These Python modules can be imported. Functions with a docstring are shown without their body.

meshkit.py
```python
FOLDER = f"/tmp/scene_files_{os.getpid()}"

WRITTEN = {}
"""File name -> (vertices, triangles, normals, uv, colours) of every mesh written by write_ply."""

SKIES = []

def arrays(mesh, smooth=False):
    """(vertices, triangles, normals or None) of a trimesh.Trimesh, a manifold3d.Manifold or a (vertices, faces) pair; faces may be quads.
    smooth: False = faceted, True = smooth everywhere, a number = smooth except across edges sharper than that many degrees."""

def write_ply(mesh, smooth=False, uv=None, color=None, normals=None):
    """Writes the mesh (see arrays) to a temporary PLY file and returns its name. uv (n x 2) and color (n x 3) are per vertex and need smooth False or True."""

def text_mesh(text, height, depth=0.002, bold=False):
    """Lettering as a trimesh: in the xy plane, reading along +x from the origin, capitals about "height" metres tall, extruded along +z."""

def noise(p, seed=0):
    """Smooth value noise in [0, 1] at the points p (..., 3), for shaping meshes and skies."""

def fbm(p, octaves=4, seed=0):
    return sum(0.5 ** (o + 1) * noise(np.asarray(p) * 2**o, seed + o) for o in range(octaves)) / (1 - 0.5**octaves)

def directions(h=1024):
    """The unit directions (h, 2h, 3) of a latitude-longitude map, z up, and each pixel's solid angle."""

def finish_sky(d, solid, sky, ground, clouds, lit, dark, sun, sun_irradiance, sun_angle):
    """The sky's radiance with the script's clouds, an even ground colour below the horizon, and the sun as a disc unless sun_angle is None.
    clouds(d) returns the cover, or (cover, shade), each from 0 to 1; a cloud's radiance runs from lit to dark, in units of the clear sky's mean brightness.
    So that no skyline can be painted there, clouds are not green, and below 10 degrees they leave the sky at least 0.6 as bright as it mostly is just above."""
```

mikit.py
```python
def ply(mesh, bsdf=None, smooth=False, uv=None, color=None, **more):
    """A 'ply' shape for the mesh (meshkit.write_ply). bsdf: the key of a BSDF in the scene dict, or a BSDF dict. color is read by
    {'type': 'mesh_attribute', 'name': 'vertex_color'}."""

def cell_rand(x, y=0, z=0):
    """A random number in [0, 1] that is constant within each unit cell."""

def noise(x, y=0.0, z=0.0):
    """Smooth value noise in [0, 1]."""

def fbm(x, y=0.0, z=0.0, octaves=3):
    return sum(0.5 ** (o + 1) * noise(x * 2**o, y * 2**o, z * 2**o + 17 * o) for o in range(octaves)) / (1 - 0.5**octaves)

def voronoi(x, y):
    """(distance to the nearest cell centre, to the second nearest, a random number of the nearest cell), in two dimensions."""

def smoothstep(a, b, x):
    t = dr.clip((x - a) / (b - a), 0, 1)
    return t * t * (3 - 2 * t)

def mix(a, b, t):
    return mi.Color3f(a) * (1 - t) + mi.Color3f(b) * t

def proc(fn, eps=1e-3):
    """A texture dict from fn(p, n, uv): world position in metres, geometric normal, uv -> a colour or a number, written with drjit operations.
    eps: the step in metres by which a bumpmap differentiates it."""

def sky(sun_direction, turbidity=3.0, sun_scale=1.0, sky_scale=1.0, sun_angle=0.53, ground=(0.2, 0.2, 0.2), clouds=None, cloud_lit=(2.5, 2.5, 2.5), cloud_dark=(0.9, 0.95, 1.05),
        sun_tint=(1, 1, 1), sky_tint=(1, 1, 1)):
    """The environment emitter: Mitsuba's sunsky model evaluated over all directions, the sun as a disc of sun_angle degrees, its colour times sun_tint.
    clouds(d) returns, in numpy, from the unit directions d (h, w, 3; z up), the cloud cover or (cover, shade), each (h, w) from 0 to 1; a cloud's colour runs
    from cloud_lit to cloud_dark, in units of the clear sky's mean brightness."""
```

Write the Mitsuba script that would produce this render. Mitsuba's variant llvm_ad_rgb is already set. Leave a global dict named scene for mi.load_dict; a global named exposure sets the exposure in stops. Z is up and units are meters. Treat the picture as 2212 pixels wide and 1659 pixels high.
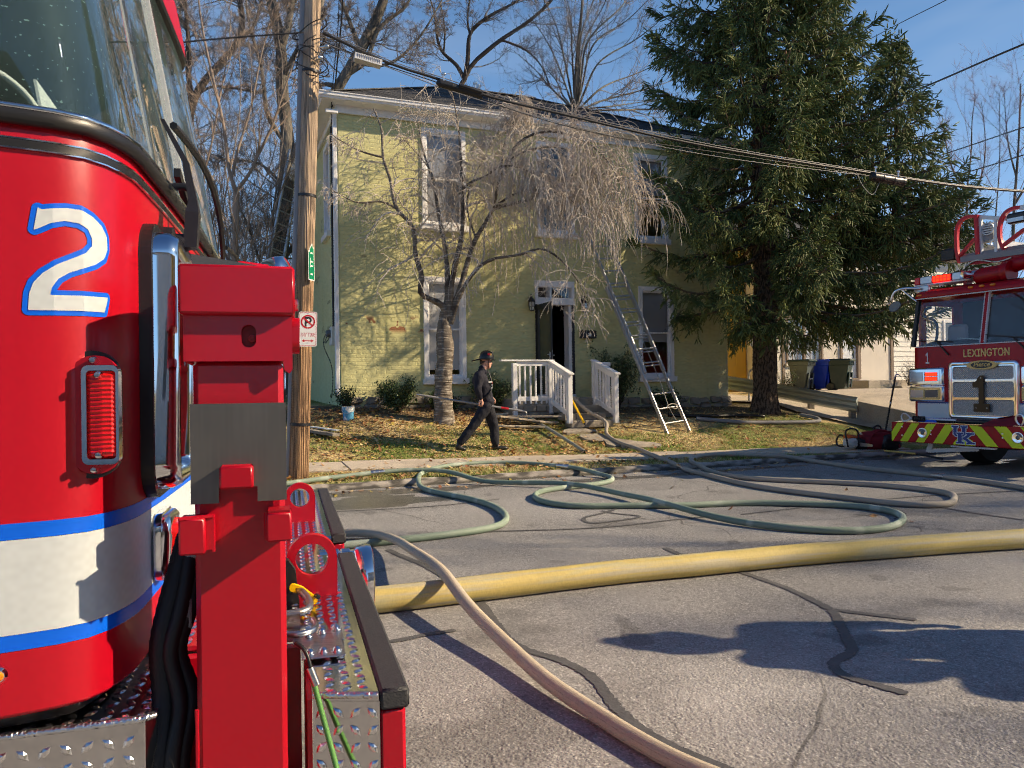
import math, random
import numpy as np
import trimesh
import manifold3d as m3
import shapely.geometry as sg
from shapely import affinity
from shapely.ops import unary_union
import drjit as dr
import mitsuba as mi
import mikit, meshkit
from mikit import noise, fbm, voronoi, cell_rand, smoothstep, mix

T4 = mi.ScalarTransform4f
scene, labels = {}, {}
V = lambda *a: np.array(a, float)

# ------------------------------------------------------------------ camera, sky, exposure
CAM_H, ROLL, PITCH = 1.4, math.radians(0.8), math.radians(0.19)
_f = V(0, math.cos(PITCH), math.sin(PITCH)); _u0 = np.cross(V(1, 0, 0), _f)
_up = _u0 * math.cos(ROLL) + V(1, 0, 0) * math.sin(ROLL)
scene['camera'] = {'type': 'perspective', 'fov': math.degrees(2 * math.atan(1106 / 1662.0)), 'fov_axis': 'x', 'near_clip': 0.05, 'far_clip': 2000.0,
                   'to_world': T4().look_at(origin=[0, 0, CAM_H], target=(V(0, 0, CAM_H) + _f).tolist(), up=_up.tolist())}
SUN_EL, SUN_AZ = math.radians(31), V(0.995, -0.065)          # azimuth: horizontal direction towards the sun
SUN_AZ = SUN_AZ / np.linalg.norm(SUN_AZ)
SUN = V(SUN_AZ[0] * math.cos(SUN_EL), SUN_AZ[1] * math.cos(SUN_EL), math.sin(SUN_EL))
def cirrus(d):
    """thin haze that thickens towards the horizon all round, with streaks of cirrus."""
    az = np.arctan2(d[..., 0], d[..., 1]); el = np.arcsin(np.clip(d[..., 2], 0, 1))
    q = np.stack([np.sin(az) * 3.0, el * 14.0 + np.cos(az) * 3.0, np.cos(az) * 2.0], -1)
    c = np.clip((meshkit.fbm(q, 5, 3) - 0.50) * 2.0, 0, 0.5) * np.clip(1 - el / 0.6, 0, 1)
    hz = 0.62 * np.clip(1 - el / 0.72, 0, 1) ** 1.1
    return np.clip(hz + (1 - hz) * c, 0, 1), np.clip(1 - c / np.maximum(hz + c, 1e-6) * 1.0, 0, 1)
scene['sky'] = mikit.sky(SUN.tolist(), turbidity=3, clouds=cirrus, cloud_lit=(3.0, 3.3, 3.7), cloud_dark=(1.6, 3.1, 5.2), sky_tint=(0.78, 1.02, 1.34), sky_scale=0.50, sun_tint=(1.0, 1.0, 1.0))
exposure = 2.3

# ------------------------------------------------------------------ naming
_used = set()
def num(key):
    k, i = key, 0
    while k in _used or k in scene:
        i += 1; k = f'{key}_{i:03d}'
    _used.add(k)
    return k
def thing(name, label, cat, group=None, kind=None):
    k = num(name); labels[k] = {'label': label, 'category': cat}
    if group: labels[k]['group'] = group
    if kind: labels[k]['kind'] = kind
    return k
def add(parent, name, mesh, mat, smooth=False, label=None, kind=None, **kw):
    k = num(f'{parent}__{name}')
    scene[k] = mikit.ply(mesh, mat, smooth=smooth, **kw)
    if label or kind:
        labels[k] = {}
        if label: labels[k]['label'] = label
        if kind: labels[k]['kind'] = kind
    return k
def solo(name, mesh, mat, label, cat, smooth=False, group=None, kind=None, **kw):
    k = thing(name, label, cat, group, kind)
    scene[k] = mikit.ply(mesh, mat, smooth=smooth, **kw)
    return k
def struct(name, mesh, mat, smooth=False, **kw):
    k = num(name); scene[k] = mikit.ply(mesh, mat, smooth=smooth, **kw); labels[k] = {'kind': 'structure'}
    return k

# ------------------------------------------------------------------ mesh helpers
TM = trimesh.transformations.translation_matrix
def frame(o, x, y, z=None):
    """4x4 from local axes to the world."""
    m = np.eye(4); x = np.asarray(x, float); y = np.asarray(y, float)
    m[:3, 0], m[:3, 1], m[:3, 2], m[:3, 3] = x, y, np.cross(x, y) if z is None else z, o
    return m
def tf(mesh, M):
    m = mesh.copy(); m.apply_transform(M); return m
def join(ms):
    ms = [m for m in ms if m is not None]
    v, f, o = [], [], 0
    for m in ms:
        v.append(np.asarray(m.vertices)); f.append(np.asarray(m.faces) + o); o += len(v[-1])
    return trimesh.Trimesh(np.vstack(v), np.vstack(f), process=False)
def box(c, s, M=None, bev=0.0):
    """box centred at c with full sizes s, edges chamfered by bev, placed by M."""
    c, h = np.asarray(c, float), np.asarray(s, float) / 2
    if bev > 0:
        bev = min(bev, 0.49 * 2 * h.min())
        pts = []
        for sx in (-1, 1):
            for sy in (-1, 1):
                for sz in (-1, 1):
                    k = V(sx, sy, sz)
                    for ax in range(3):
                        e = np.ones(3) * bev; e[ax] = 0
                        pts.append(k * (h - e))
        m = trimesh.Trimesh(np.array(pts)).convex_hull
    else:
        m = trimesh.creation.box(extents=2 * h)
    m.apply_translation(c)
    if M is not None: m.apply_transform(M)
    return m
def span(x0, x1, y0, y1, z0, z1, M=None, bev=0.0):
    return box(((x0 + x1) / 2, (y0 + y1) / 2, (z0 + z1) / 2), (abs(x1 - x0), abs(y1 - y0), abs(z1 - z0)), M, bev)
def bar(p0, p1, w, h, up=(0, 0, 1), bev=0.0):
    """rectangular bar from p0 to p1, w wide (sideways), h thick (along up)."""
    p0, p1 = np.asarray(p0, float), np.asarray(p1, float); d = p1 - p0; n = np.linalg.norm(d); d = d / n
    x = np.cross(d, up); x = x / np.linalg.norm(x); z = np.cross(x, d)
    return box((0, n / 2, 0), (w, n, h), frame(p0, x, d, z), bev)
def tube(pts, r, sides=10, caps=True, uv=False, flat=1.0):
    p = np.asarray(pts, float); n = len(p); r = np.broadcast_to(np.asarray(r, float), (n,))
    t = np.gradient(p, axis=0); t /= np.linalg.norm(t, axis=1, keepdims=True) + 1e-12
    a = np.zeros_like(p); ref = V(0, 0, 1) if abs(t[0, 2]) < 0.9 else V(1, 0, 0)
    for i in range(n):
        v = ref - t[i] * (ref @ t[i]); v /= np.linalg.norm(v) + 1e-12; a[i] = v
        ref = v if abs(t[0, 2]) >= 0.9 or flat == 1.0 and False else v
    b = np.cross(t, a); k = sides + 1 if uv else sides
    ang = np.arange(k) * 2 * np.pi / sides
    v = p[:, None] + r[:, None, None] * (np.cos(ang)[None, :, None] * a[:, None] * flat + np.sin(ang)[None, :, None] * b[:, None])
    i, j = np.meshgrid(np.arange(n - 1), np.arange(sides), indexing='ij')
    j2 = j + 1 if uv else (j + 1) % sides
    q = np.stack([i * k + j, i * k + j2, (i + 1) * k + j2, (i + 1) * k + j], -1).reshape(-1, 4)
    f = np.vstack([q[:, [0, 2, 1]], q[:, [0, 3, 2]]])[:, ::-1]
    v = v.reshape(-1, 3)
    if caps and not uv:
        v = np.vstack([v, p[0], p[-1]]); c0, c1 = len(v) - 2, len(v) - 1; jj = np.arange(sides)
        f = np.vstack([f, np.stack([np.full(sides, c0), (jj + 1) % sides, jj], 1), np.stack([np.full(sides, c1), (n - 1) * k + jj, (n - 1) * k + (jj + 1) % sides], 1)])
    m = trimesh.Trimesh(v, f, process=False)
    if uv:
        s = np.concatenate([[0], np.cumsum(np.linalg.norm(np.diff(p, axis=0), axis=1))])
        return m, np.stack([np.tile(ang / (2 * np.pi), n), np.repeat(s, k)], 1)
    return m
def tubes(P, R, sides=3):
    """many polylines P (N,K,3) with radii R (N,K) as one mesh."""
    N, K, _ = P.shape
    t = np.gradient(P, axis=1); t /= np.linalg.norm(t, axis=2, keepdims=True) + 1e-12
    ref = np.where(np.abs(t[..., 2:]) < 0.9, V(0, 0, 1), V(1, 0, 0))
    ref = np.broadcast_to(ref[:, :1], t.shape)
    a = np.cross(t, ref); a /= np.linalg.norm(a, axis=2, keepdims=True) + 1e-12; b = np.cross(t, a)
    ang = np.arange(sides) * 2 * np.pi / sides
    v = P[:, :, None] + R[:, :, None, None] * (np.cos(ang)[:, None] * a[:, :, None] + np.sin(ang)[:, None] * b[:, :, None])
    i, j = np.meshgrid(np.arange(K - 1), np.arange(sides), indexing='ij')
    q = np.stack([i * sides + j, i * sides + (j + 1) % sides, (i + 1) * sides + (j + 1) % sides, (i + 1) * sides + j], -1).reshape(-1, 4)
    f = np.vstack([q[:, [0, 1, 2]], q[:, [0, 2, 3]]])
    f = (f[None] + (np.arange(N) * K * sides)[:, None, None]).reshape(-1, 3)
    return trimesh.Trimesh(v.reshape(-1, 3), f, process=False)
def lathe(prof, sides=24, M=None):
    """prof: (r, z) points; revolved about z."""
    m = trimesh.creation.revolve(np.asarray(prof, float), sections=sides)
    if M is not None: m.apply_transform(M)
    return m
def axis_frame(o, z):
    z = np.asarray(z, float) / np.linalg.norm(z); x = np.cross(V(0, 0, 1) if abs(z[2]) < 0.9 else V(1, 0, 0), z); x /= np.linalg.norm(x)
    return frame(o, x, np.cross(z, x), z)
def prism(poly, depth, M=None):
    """shapely polygon (or point list) extruded along +z by depth."""
    poly = poly if hasattr(poly, 'geom_type') else sg.Polygon(poly)
    gs = [g for g in getattr(poly, 'geoms', [poly]) if g.geom_type == 'Polygon' and g.area > 1e-9]
    m = join([trimesh.creation.extrude_polygon(g, depth, engine='earcut') for g in gs])
    if M is not None: m.apply_transform(M)
    return m
def rrect(x0, x1, y0, y1, r, q=6):
    return sg.box(x0 + r, y0 + r, x1 - r, y1 - r).buffer(r, quad_segs=q)
def spline(pts, n, closed=False):
    """Catmull-Rom through pts, n samples evenly by chord length."""
    p = np.asarray(pts, float)
    from scipy.interpolate import CubicSpline
    d = np.concatenate([[0], np.cumsum(np.linalg.norm(np.diff(p, axis=0), axis=1) ** 0.75)])
    cs = CubicSpline(d, p, bc_type='natural')
    q = cs(np.linspace(0, d[-1], n * 6)); s = np.concatenate([[0], np.cumsum(np.linalg.norm(np.diff(q, axis=0), axis=1))])
    return np.stack([np.interp(np.linspace(0, s[-1], n), s, q[:, k]) for k in range(q.shape[1])], 1)
def loft(rings, closed=True, caps=False):
    """rings (K,n,3) -> surface."""
    r = np.asarray(rings, float); K, n, _ = r.shape
    i, j = np.meshgrid(np.arange(K - 1), np.arange(n if closed else n - 1), indexing='ij')
    q = np.stack([i * n + j, i * n + (j + 1) % n, (i + 1) * n + (j + 1) % n, (i + 1) * n + j], -1).reshape(-1, 4)
    f = np.vstack([q[:, [0, 1, 2]], q[:, [0, 2, 3]]]); v = r.reshape(-1, 3)
    if caps:
        v = np.vstack([v, r[0].mean(0), r[-1].mean(0)]); c0, c1 = len(v) - 2, len(v) - 1; jj = np.arange(n)
        f = np.vstack([f, np.stack([np.full(n, c0), (jj + 1) % n, jj], 1), np.stack([np.full(n, c1), (K - 1) * n + jj, (K - 1) * n + (jj + 1) % n], 1)])
    return trimesh.Trimesh(v, f, process=False)
def hull(pts):
    return trimesh.Trimesh(np.asarray(pts, float)).convex_hull

# ------------------------------------------------------------------ materials
def rgb(*c): return {'type': 'rgb', 'value': list(map(float, c))}
def srgb(r, g, b): return tuple(((x / 255 + 0.055) / 1.055) ** 2.4 if x > 10 else x / 255 / 12.92 for x in (r, g, b))
def M_(name, color, rough=0.6, metal=0.0, bump=None, bscale=0.002, eps=2e-3, **kw):
    c = color if isinstance(color, dict) else rgb(*color)
    b = {'type': 'principled', 'base_color': c, 'roughness': rough if isinstance(rough, (float, dict)) else float(rough), 'metallic': float(metal), **kw}
    if bump is not None:
        b = {'type': 'bumpmap', 'arbitrary': mikit.proc(bump, eps), 'scale': float(bscale), 'bsdf': b}
    scene[name] = {'type': 'twosided', 'bsdf': b}
VC = {'type': 'mesh_attribute', 'name': 'vertex_color'}
S_ = V(0.931, 0.365, 0); S_ /= np.linalg.norm(S_); N_ = V(-S_[1], S_[0], 0)      # along and across the street
def sn(p):
    return p.x * float(S_[0]) + p.y * float(S_[1]), p.x * float(N_[0]) + p.y * float(N_[1])
# ================================================================== materials
SEALC = srgb(52, 52, 54)
def asphalt(p, n, uv):
    s, v = sn(p)
    g = noise(p.x * 150, p.y * 150); g2 = noise(p.x * 60 + 9, p.y * 60); big = fbm(p.x * 0.55, p.y * 0.55, 0, 4); mid = fbm(s * 0.5 + 40, v * 3.2, 1.7, 3)
    t = 0.225 + 0.12 * (big - 0.5) + 0.06 * (mid - 0.5) + 0.15 * (g - 0.5) + 0.07 * (g2 - 0.5)
    chip = smoothstep(0.80, 0.9, noise(p.x * 95 + 5, p.y * 95)); t = t + chip * 0.14
    dust = smoothstep(0.60, 0.78, fbm(p.x * 1.1 + 3, p.y * 1.5 + 8, 0, 4)) * smoothstep(7.0, 4.0, p.y) ; t = t + dust * 0.07
    track = smoothstep(0.55, 0.0, dr.abs(dr.abs(v - 6.0) - 0.8)) * (0.4 + 0.6 * fbm(s * 0.4, v * 4, 3, 3)); t = t * (1 - 0.16 * track)
    oil = smoothstep(0.66, 0.76, fbm(p.x * 0.9 + 20, p.y * 1.3, 6, 4)); t = t * (1 - 0.30 * oil)
    v1, v2, _r = voronoi(p.x * 0.42 + 0.35 * noise(p.x * 2.2, p.y * 2.2), p.y * 0.42 + 0.35 * noise(p.x * 2.2 + 9, p.y * 2.2)); hair = smoothstep(0.012, 0.004, v2 - v1) * smoothstep(0.5, 0.62, noise(p.x * 0.35 + 4, p.y * 0.35 + 1)); t = t * (1 - 0.55 * hair)
    drip = smoothstep(0.74, 0.80, fbm(p.x * 3.1 + 2, p.y * 3.1 + 7, 9, 3)); t = t * (1 - 0.28 * drip)
    return mi.Color3f(1.02, 1.0, 0.97) * dr.clip(t, 0.02, 0.5)
def asphalt_b(p, n, uv): return noise(p.x * 110, p.y * 110) + 0.5 * noise(p.x * 45, p.y * 45)
M_('asphalt', mikit.proc(asphalt), 0.85, bump=asphalt_b, bscale=0.004, specular=0.4)
def wet(p, n, uv): return asphalt(p, n, uv) * 0.42
M_('wet_asphalt', mikit.proc(wet), 0.22, bump=asphalt_b, bscale=0.0012, specular=0.5)
def tar(p, n, uv): return mi.Color3f(1, 1, 1.02) * (0.062 + 0.035 * fbm(p.x * 12, p.y * 12, 0, 3) + 0.03 * noise(p.x * 140, p.y * 140))
M_('tar', mikit.proc(tar), 0.55, bump=asphalt_b, bscale=0.0012)
def concrete(p, n, uv):
    s, v = sn(p); a = fbm(p.x * 1.2, p.y * 1.2, p.z, 4); g = noise(p.x * 70, p.y * 70, p.z * 70); d = smoothstep(0.5, 0.75, fbm(s * 0.9 + 7, v * 2.5, 2, 3))
    return mix((0.46, 0.40, 0.32), (0.28, 0.245, 0.195), a * 0.7 + d * 0.35) * (0.82 + 0.36 * g)
M_('concrete', mikit.proc(concrete), 0.85, bump=lambda p, n, uv: fbm(p.x * 25, p.y * 25, p.z * 25, 3), bscale=0.006)
def kerbm(p, n, uv):
    g = fbm(p.x * 6, p.y * 6, p.z * 12, 4); return mix((0.36, 0.33, 0.29), (0.07, 0.065, 0.055), smoothstep(0.35, 0.72, g + 0.25 * smoothstep(0.06, -0.0, p.z)))
M_('kerb_stone', mikit.proc(kerbm), 0.8, bump=lambda p, n, uv: fbm(p.x * 14, p.y * 14, p.z * 14, 3), bscale=0.015)
def lawnm(p, n, uv):
    s, v = sn(p); a = fbm(p.x * 0.8, p.y * 0.8, 0, 4); b = fbm(p.x * 9, p.y * 9, 0, 3); c = noise(p.x * 55, p.y * 55)
    base = mix((0.46, 0.36, 0.18), (0.16, 0.19, 0.05), smoothstep(0.42, 0.62, a)); base = mix(base, (0.17, 0.085, 0.035), smoothstep(0.45, 0.7, b) * 0.6)
    mulch = smoothstep(14.9, 15.7, v + 0.5 * (a - 0.5)) * smoothstep(17.0, 16.6, v)
    return mix(base, (0.07, 0.05, 0.035), mulch * 0.85) * (0.55 + 0.9 * c)
M_('lawn_soil', mikit.proc(lawnm), 0.95, bump=lambda p, n, uv: noise(p.x * 40, p.y * 40) + noise(p.x * 15, p.y * 15), bscale=0.02)
M_('ground_soil', mikit.proc(lambda p, n, uv: mix((0.20, 0.15, 0.07), (0.10, 0.10, 0.035), fbm(p.x * 0.3, p.y * 0.3, 0, 3))), 0.95)
for nm, r in (('leaf_litter', 0.75), ('grass_blades', 0.8)):
    scene[nm] = {'type': 'twosided', 'bsdf': {'type': 'principled', 'base_color': VC, 'roughness': r, 'specular': 0.25}}
# house
def paint(p, n, uv):
    s, v = sn(p); a = fbm(s * 0.7, p.z * 0.7, v * 0.7, 4); run = fbm(s * 5.0, p.z * 0.35, v * 5.0, 3); g = noise(s * 14, p.z * 36, v * 14)
    c = mix((0.58, 0.56, 0.285), (0.51, 0.49, 0.225), a); c = mix(c, (0.45, 0.45, 0.17), smoothstep(0.58, 0.8, run) * 0.4)
    c = mix(c, (0.13, 0.12, 0.06), smoothstep(0.70, 0.8, fbm(s * 2.3 + 5, p.z * 5.0, 3.0 + v, 4)) * 0.5)
    c = mix(c, (0.62, 0.56, 0.40), smoothstep(11.6, 12.2, s + 1.2 * (a - 0.5)) * smoothstep(3.0, 1.2, p.z + a) * smoothstep(17.4, 16.9, v) * 0.6)
    chip = smoothstep(0.60, 0.62, fbm(s * 4.2 + 1.7, p.z * 4.6, 2.2, 4)) * smoothstep(5.4, 4.9, s) * smoothstep(2.55, 2.68, p.z) * smoothstep(3.0, 2.85, p.z)
    c = mix(c, (0.28, 0.12, 0.05), chip)
    return c * (0.90 + 0.20 * g)
M_('painted_brick', mikit.proc(paint), 0.62, bump=lambda p, n, uv: fbm(p.x * 28, p.y * 28, p.z * 28, 3), bscale=0.0025)
def white_wood(p, n, uv): return mi.Color3f(0.80, 0.80, 0.80) * (0.8 + 0.25 * fbm(p.x * 4, p.y * 4, p.z * 4, 3)) * (0.95 + 0.08 * noise(p.x * 40, p.y * 40, p.z * 4))
M_('white_wood', mikit.proc(white_wood), 0.55)
def shingle(p, n, uv):
    s, v = sn(p); r = noise(s * 3.3, v * 9.0, 1.0); return mi.Color3f(0.05, 0.051, 0.053) * (0.6 + 0.9 * r + 0.5 * noise(p.x * 60, p.y * 60, p.z * 60))
M_('shingles', mikit.proc(shingle), 0.8, specular=0.3)
def stonem(p, n, uv): return mix((0.36, 0.32, 0.26), (0.16, 0.14, 0.115), fbm(p.x * 5, p.y * 5, p.z * 7, 4))
M_('stone', mikit.proc(stonem), 0.9, bump=lambda p, n, uv: fbm(p.x * 14, p.y * 14, p.z * 14, 3), bscale=0.02)
M_('blind', (0.52, 0.54, 0.56), 0.7)
M_('curtain', (0.30, 0.31, 0.33), 0.8)
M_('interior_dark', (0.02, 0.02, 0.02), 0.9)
M_('black_paint', (0.018, 0.02, 0.024), 0.35)
M_('black_iron', (0.015, 0.015, 0.015), 0.45)
scene['glass_pane'] = {'type': 'thindielectric', 'int_ior': 1.52}
def dust(p, n, uv): return 0.035 + 0.06 * smoothstep(0.35, 0.8, fbm(p.x * 4, p.y * 4, p.z * 2.5, 3)) + 0.35 * smoothstep(0.86, 0.93, noise(p.x * 210, p.y * 210, p.z * 210))
scene['dusty_glass'] = {'type': 'blendbsdf', 'weight': mikit.proc(dust), 'a': {'type': 'thindielectric', 'int_ior': 1.52}, 'b': {'type': 'twosided', 'bsdf': {'type': 'diffuse', 'reflectance': rgb(0.26, 0.46, 0.46)}}}
scene['lamp_glass'] = {'type': 'thindielectric', 'int_ior': 1.45}
# metals and plastics
M_('aluminium', (0.52, 0.53, 0.55), 0.52, 0.9)
M_('galvanised', mikit.proc(lambda p, n, uv: mi.Color3f(0.44, 0.47, 0.42) * (0.75 + 0.4 * fbm(p.x * 3, p.y * 3, p.z * 9, 3))), 0.5, 0.6)
M_('brushed_steel', mikit.proc(lambda p, n, uv: mi.Color3f(0.66, 0.65, 0.63) * (0.85 + 0.25 * noise(p.x * 60, p.y * 300, p.z * 60))), 0.28, 1.0)
M_('worn_steel', mikit.proc(lambda p, n, uv: mix((0.50, 0.46, 0.42), (0.22, 0.12, 0.06), smoothstep(0.5, 0.75, fbm(p.x * 45, p.y * 45, p.z * 45, 3)))), 0.35, 0.9)
M_('mill_steel', mikit.proc(lambda p, n, uv: mi.Color3f(0.17, 0.162, 0.15) * (0.82 + 0.3 * fbm(p.x * 22, p.y * 22, p.z * 8, 4) + 0.12 * noise(p.x * 260, p.y * 260, p.z * 14))), 0.40, 0.75)
M_('chrome', (0.93, 0.93, 0.94), 0.05, 1.0)
M_('tread_plate', mikit.proc(lambda p, n, uv: mi.Color3f(0.74, 0.735, 0.73) * (0.8 + 0.25 * fbm(p.x * 30, p.y * 30, p.z * 30, 3))), mikit.proc(lambda p, n, uv: 0.045 + 0.07 * fbm(p.x * 18, p.y * 18, p.z * 18, 3)), 1.0)
M_('lug_metal', (0.90, 0.90, 0.90), 0.22, 1.0)
M_('weld_metal', (0.72, 0.73, 0.75), 0.33, 1.0, bump=lambda p, n, uv: noise(p.x * 320, p.y * 320, p.z * 60), bscale=0.003, eps=5e-4)
M_('red_paint', mikit.proc(lambda p, n, uv: mix((0.43, 0.0003, 0.012), (0.36, 0.0003, 0.011), fbm(p.x * 2.1, p.y * 2.1, p.z * 0.9, 3))), 0.34, clearcoat=0.8, clearcoat_gloss=0.97, specular=0.3)
M_('dark_red', (0.28, 0.002, 0.008), 0.4)
M_('maroon_paint', (0.36, 0.002, 0.008), 0.35, clearcoat=0.35, clearcoat_gloss=0.95, specular=0.25)
M_('gold_leaf', (0.70, 0.50, 0.17), 0.45)
M_('blue_vinyl', (0.0, 0.11, 0.72), 0.35)
M_('white_vinyl', mikit.proc(lambda p, n, uv: mi.Color3f(0.52, 0.57, 0.60) * (0.94 + 0.1 * noise(p.x * 120, p.y * 120, p.z * 120))), 0.4)
M_('silver_vinyl', (0.60, 0.61, 0.63), 0.4)
M_('navy_vinyl', (0.02, 0.05, 0.22), 0.4)
M_('lime_vinyl', (0.62, 0.75, 0.01), 0.4)
M_('black_rubber', (0.014, 0.014, 0.015), 0.38)
M_('grip_rubber', mikit.proc(lambda p, n, uv: mi.Color3f(0.035, 0.036, 0.039) * (0.8 + 0.5 * noise(p.x * 500, p.y * 500, p.z * 500))), 0.6, bump=lambda p, n, uv: noise(p.x * 420, p.y * 420, p.z * 420), bscale=0.002, eps=5e-4)
M_('tyre', (0.018, 0.018, 0.018), 0.75)
M_('black_metal', (0.016, 0.016, 0.02), 0.4)
M_('black_loom', (0.006, 0.006, 0.007), 0.55)
M_('tag_grey', (0.25, 0.25, 0.26), 0.6)
M_('dark_plastic', (0.035, 0.038, 0.04), 0.7)
M_('dark_cloth', (0.03, 0.03, 0.035), 0.9)
M_('grey_plastic', (0.22, 0.23, 0.22), 0.45)
M_('pale_plastic', (0.36, 0.46, 0.43), 0.6)
M_('yellow_plastic', (0.85, 0.50, 0.0), 0.35)
M_('green_cord', (0.10, 0.28, 0.06), 0.5)
M_('red_lens', (0.62, 0.004, 0.006), 0.08, clearcoat=1.0)
M_('amber_lens', (0.75, 0.22, 0.01), 0.12)
M_('smoke_lens', (0.10, 0.11, 0.115), 0.06, clearcoat=1.0)
M_('clear_lens', (0.55, 0.57, 0.58), 0.08, 0.5)
M_('mesh_metal', (0.20, 0.20, 0.21), 0.4, 0.8)
M_('brown_plate', (0.06, 0.035, 0.012), 0.4, 0.5)
# hoses: uv.x round the hose, uv.y metres along it
def ldh(p, n, uv):
    s = fbm(uv.x * 22, uv.y * 1.6, 0, 4); w = noise(uv.x * 190, uv.y * 3.0); r = noise(uv.y * 260, uv.x * 40)
    c = mix((0.53, 0.425, 0.14), (0.45, 0.405, 0.26), smoothstep(0.38, 0.72, s)); c = mix(c, (0.40, 0.41, 0.30), smoothstep(0.58, 0.8, fbm(uv.x * 9 + 3, uv.y * 2.2, 4, 3)) * 0.7)
    return c * (0.84 + 0.12 * w + 0.16 * r)
M_('yellow_hose', mikit.proc(ldh), 0.62, bump=lambda p, n, uv: noise(uv.y * 260, uv.x * 60), bscale=0.001, eps=1e-3)
def tanh_(p, n, uv):
    st = dr.abs(uv.x * 9.0 - dr.floor(uv.x * 9.0) - 0.5); line = smoothstep(0.06, 0.02, st) * smoothstep(0.2, 0.7, noise(uv.y * 60, uv.x * 3))
    c = mix((0.54, 0.47, 0.355), (0.42, 0.355, 0.265), fbm(uv.x * 4, uv.y * 3.0, 0, 3)); c = mix(c, (0.12, 0.09, 0.08), line * 0.5)
    return c * (0.85 + 0.2 * noise(uv.y * 320, uv.x * 70))
M_('tan_hose', mikit.proc(tanh_), 0.75, bump=lambda p, n, uv: noise(uv.y * 300, uv.x * 60), bscale=0.001)
def greenh(p, n, uv):
    k = smoothstep(0.62, 0.8, noise(uv.y * 7.0, 0.3)); c = mix((0.15, 0.215, 0.16), (0.27, 0.33, 0.265), fbm(uv.x * 6, uv.y * 1.4, 2, 3)); return mix(c, (0.42, 0.48, 0.41), k * 0.75) * (0.88 + 0.2 * noise(uv.y * 300, uv.x * 60))
M_('green_hose', mikit.proc(greenh), 0.7)
def greyh(p, n, uv): return mix((0.42, 0.375, 0.30), (0.31, 0.275, 0.225), fbm(uv.x * 5, uv.y * 2, 1, 3)) * (0.88 + 0.2 * noise(uv.y * 300, uv.x * 60))
M_('grey_hose', mikit.proc(greyh), 0.75)
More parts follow.
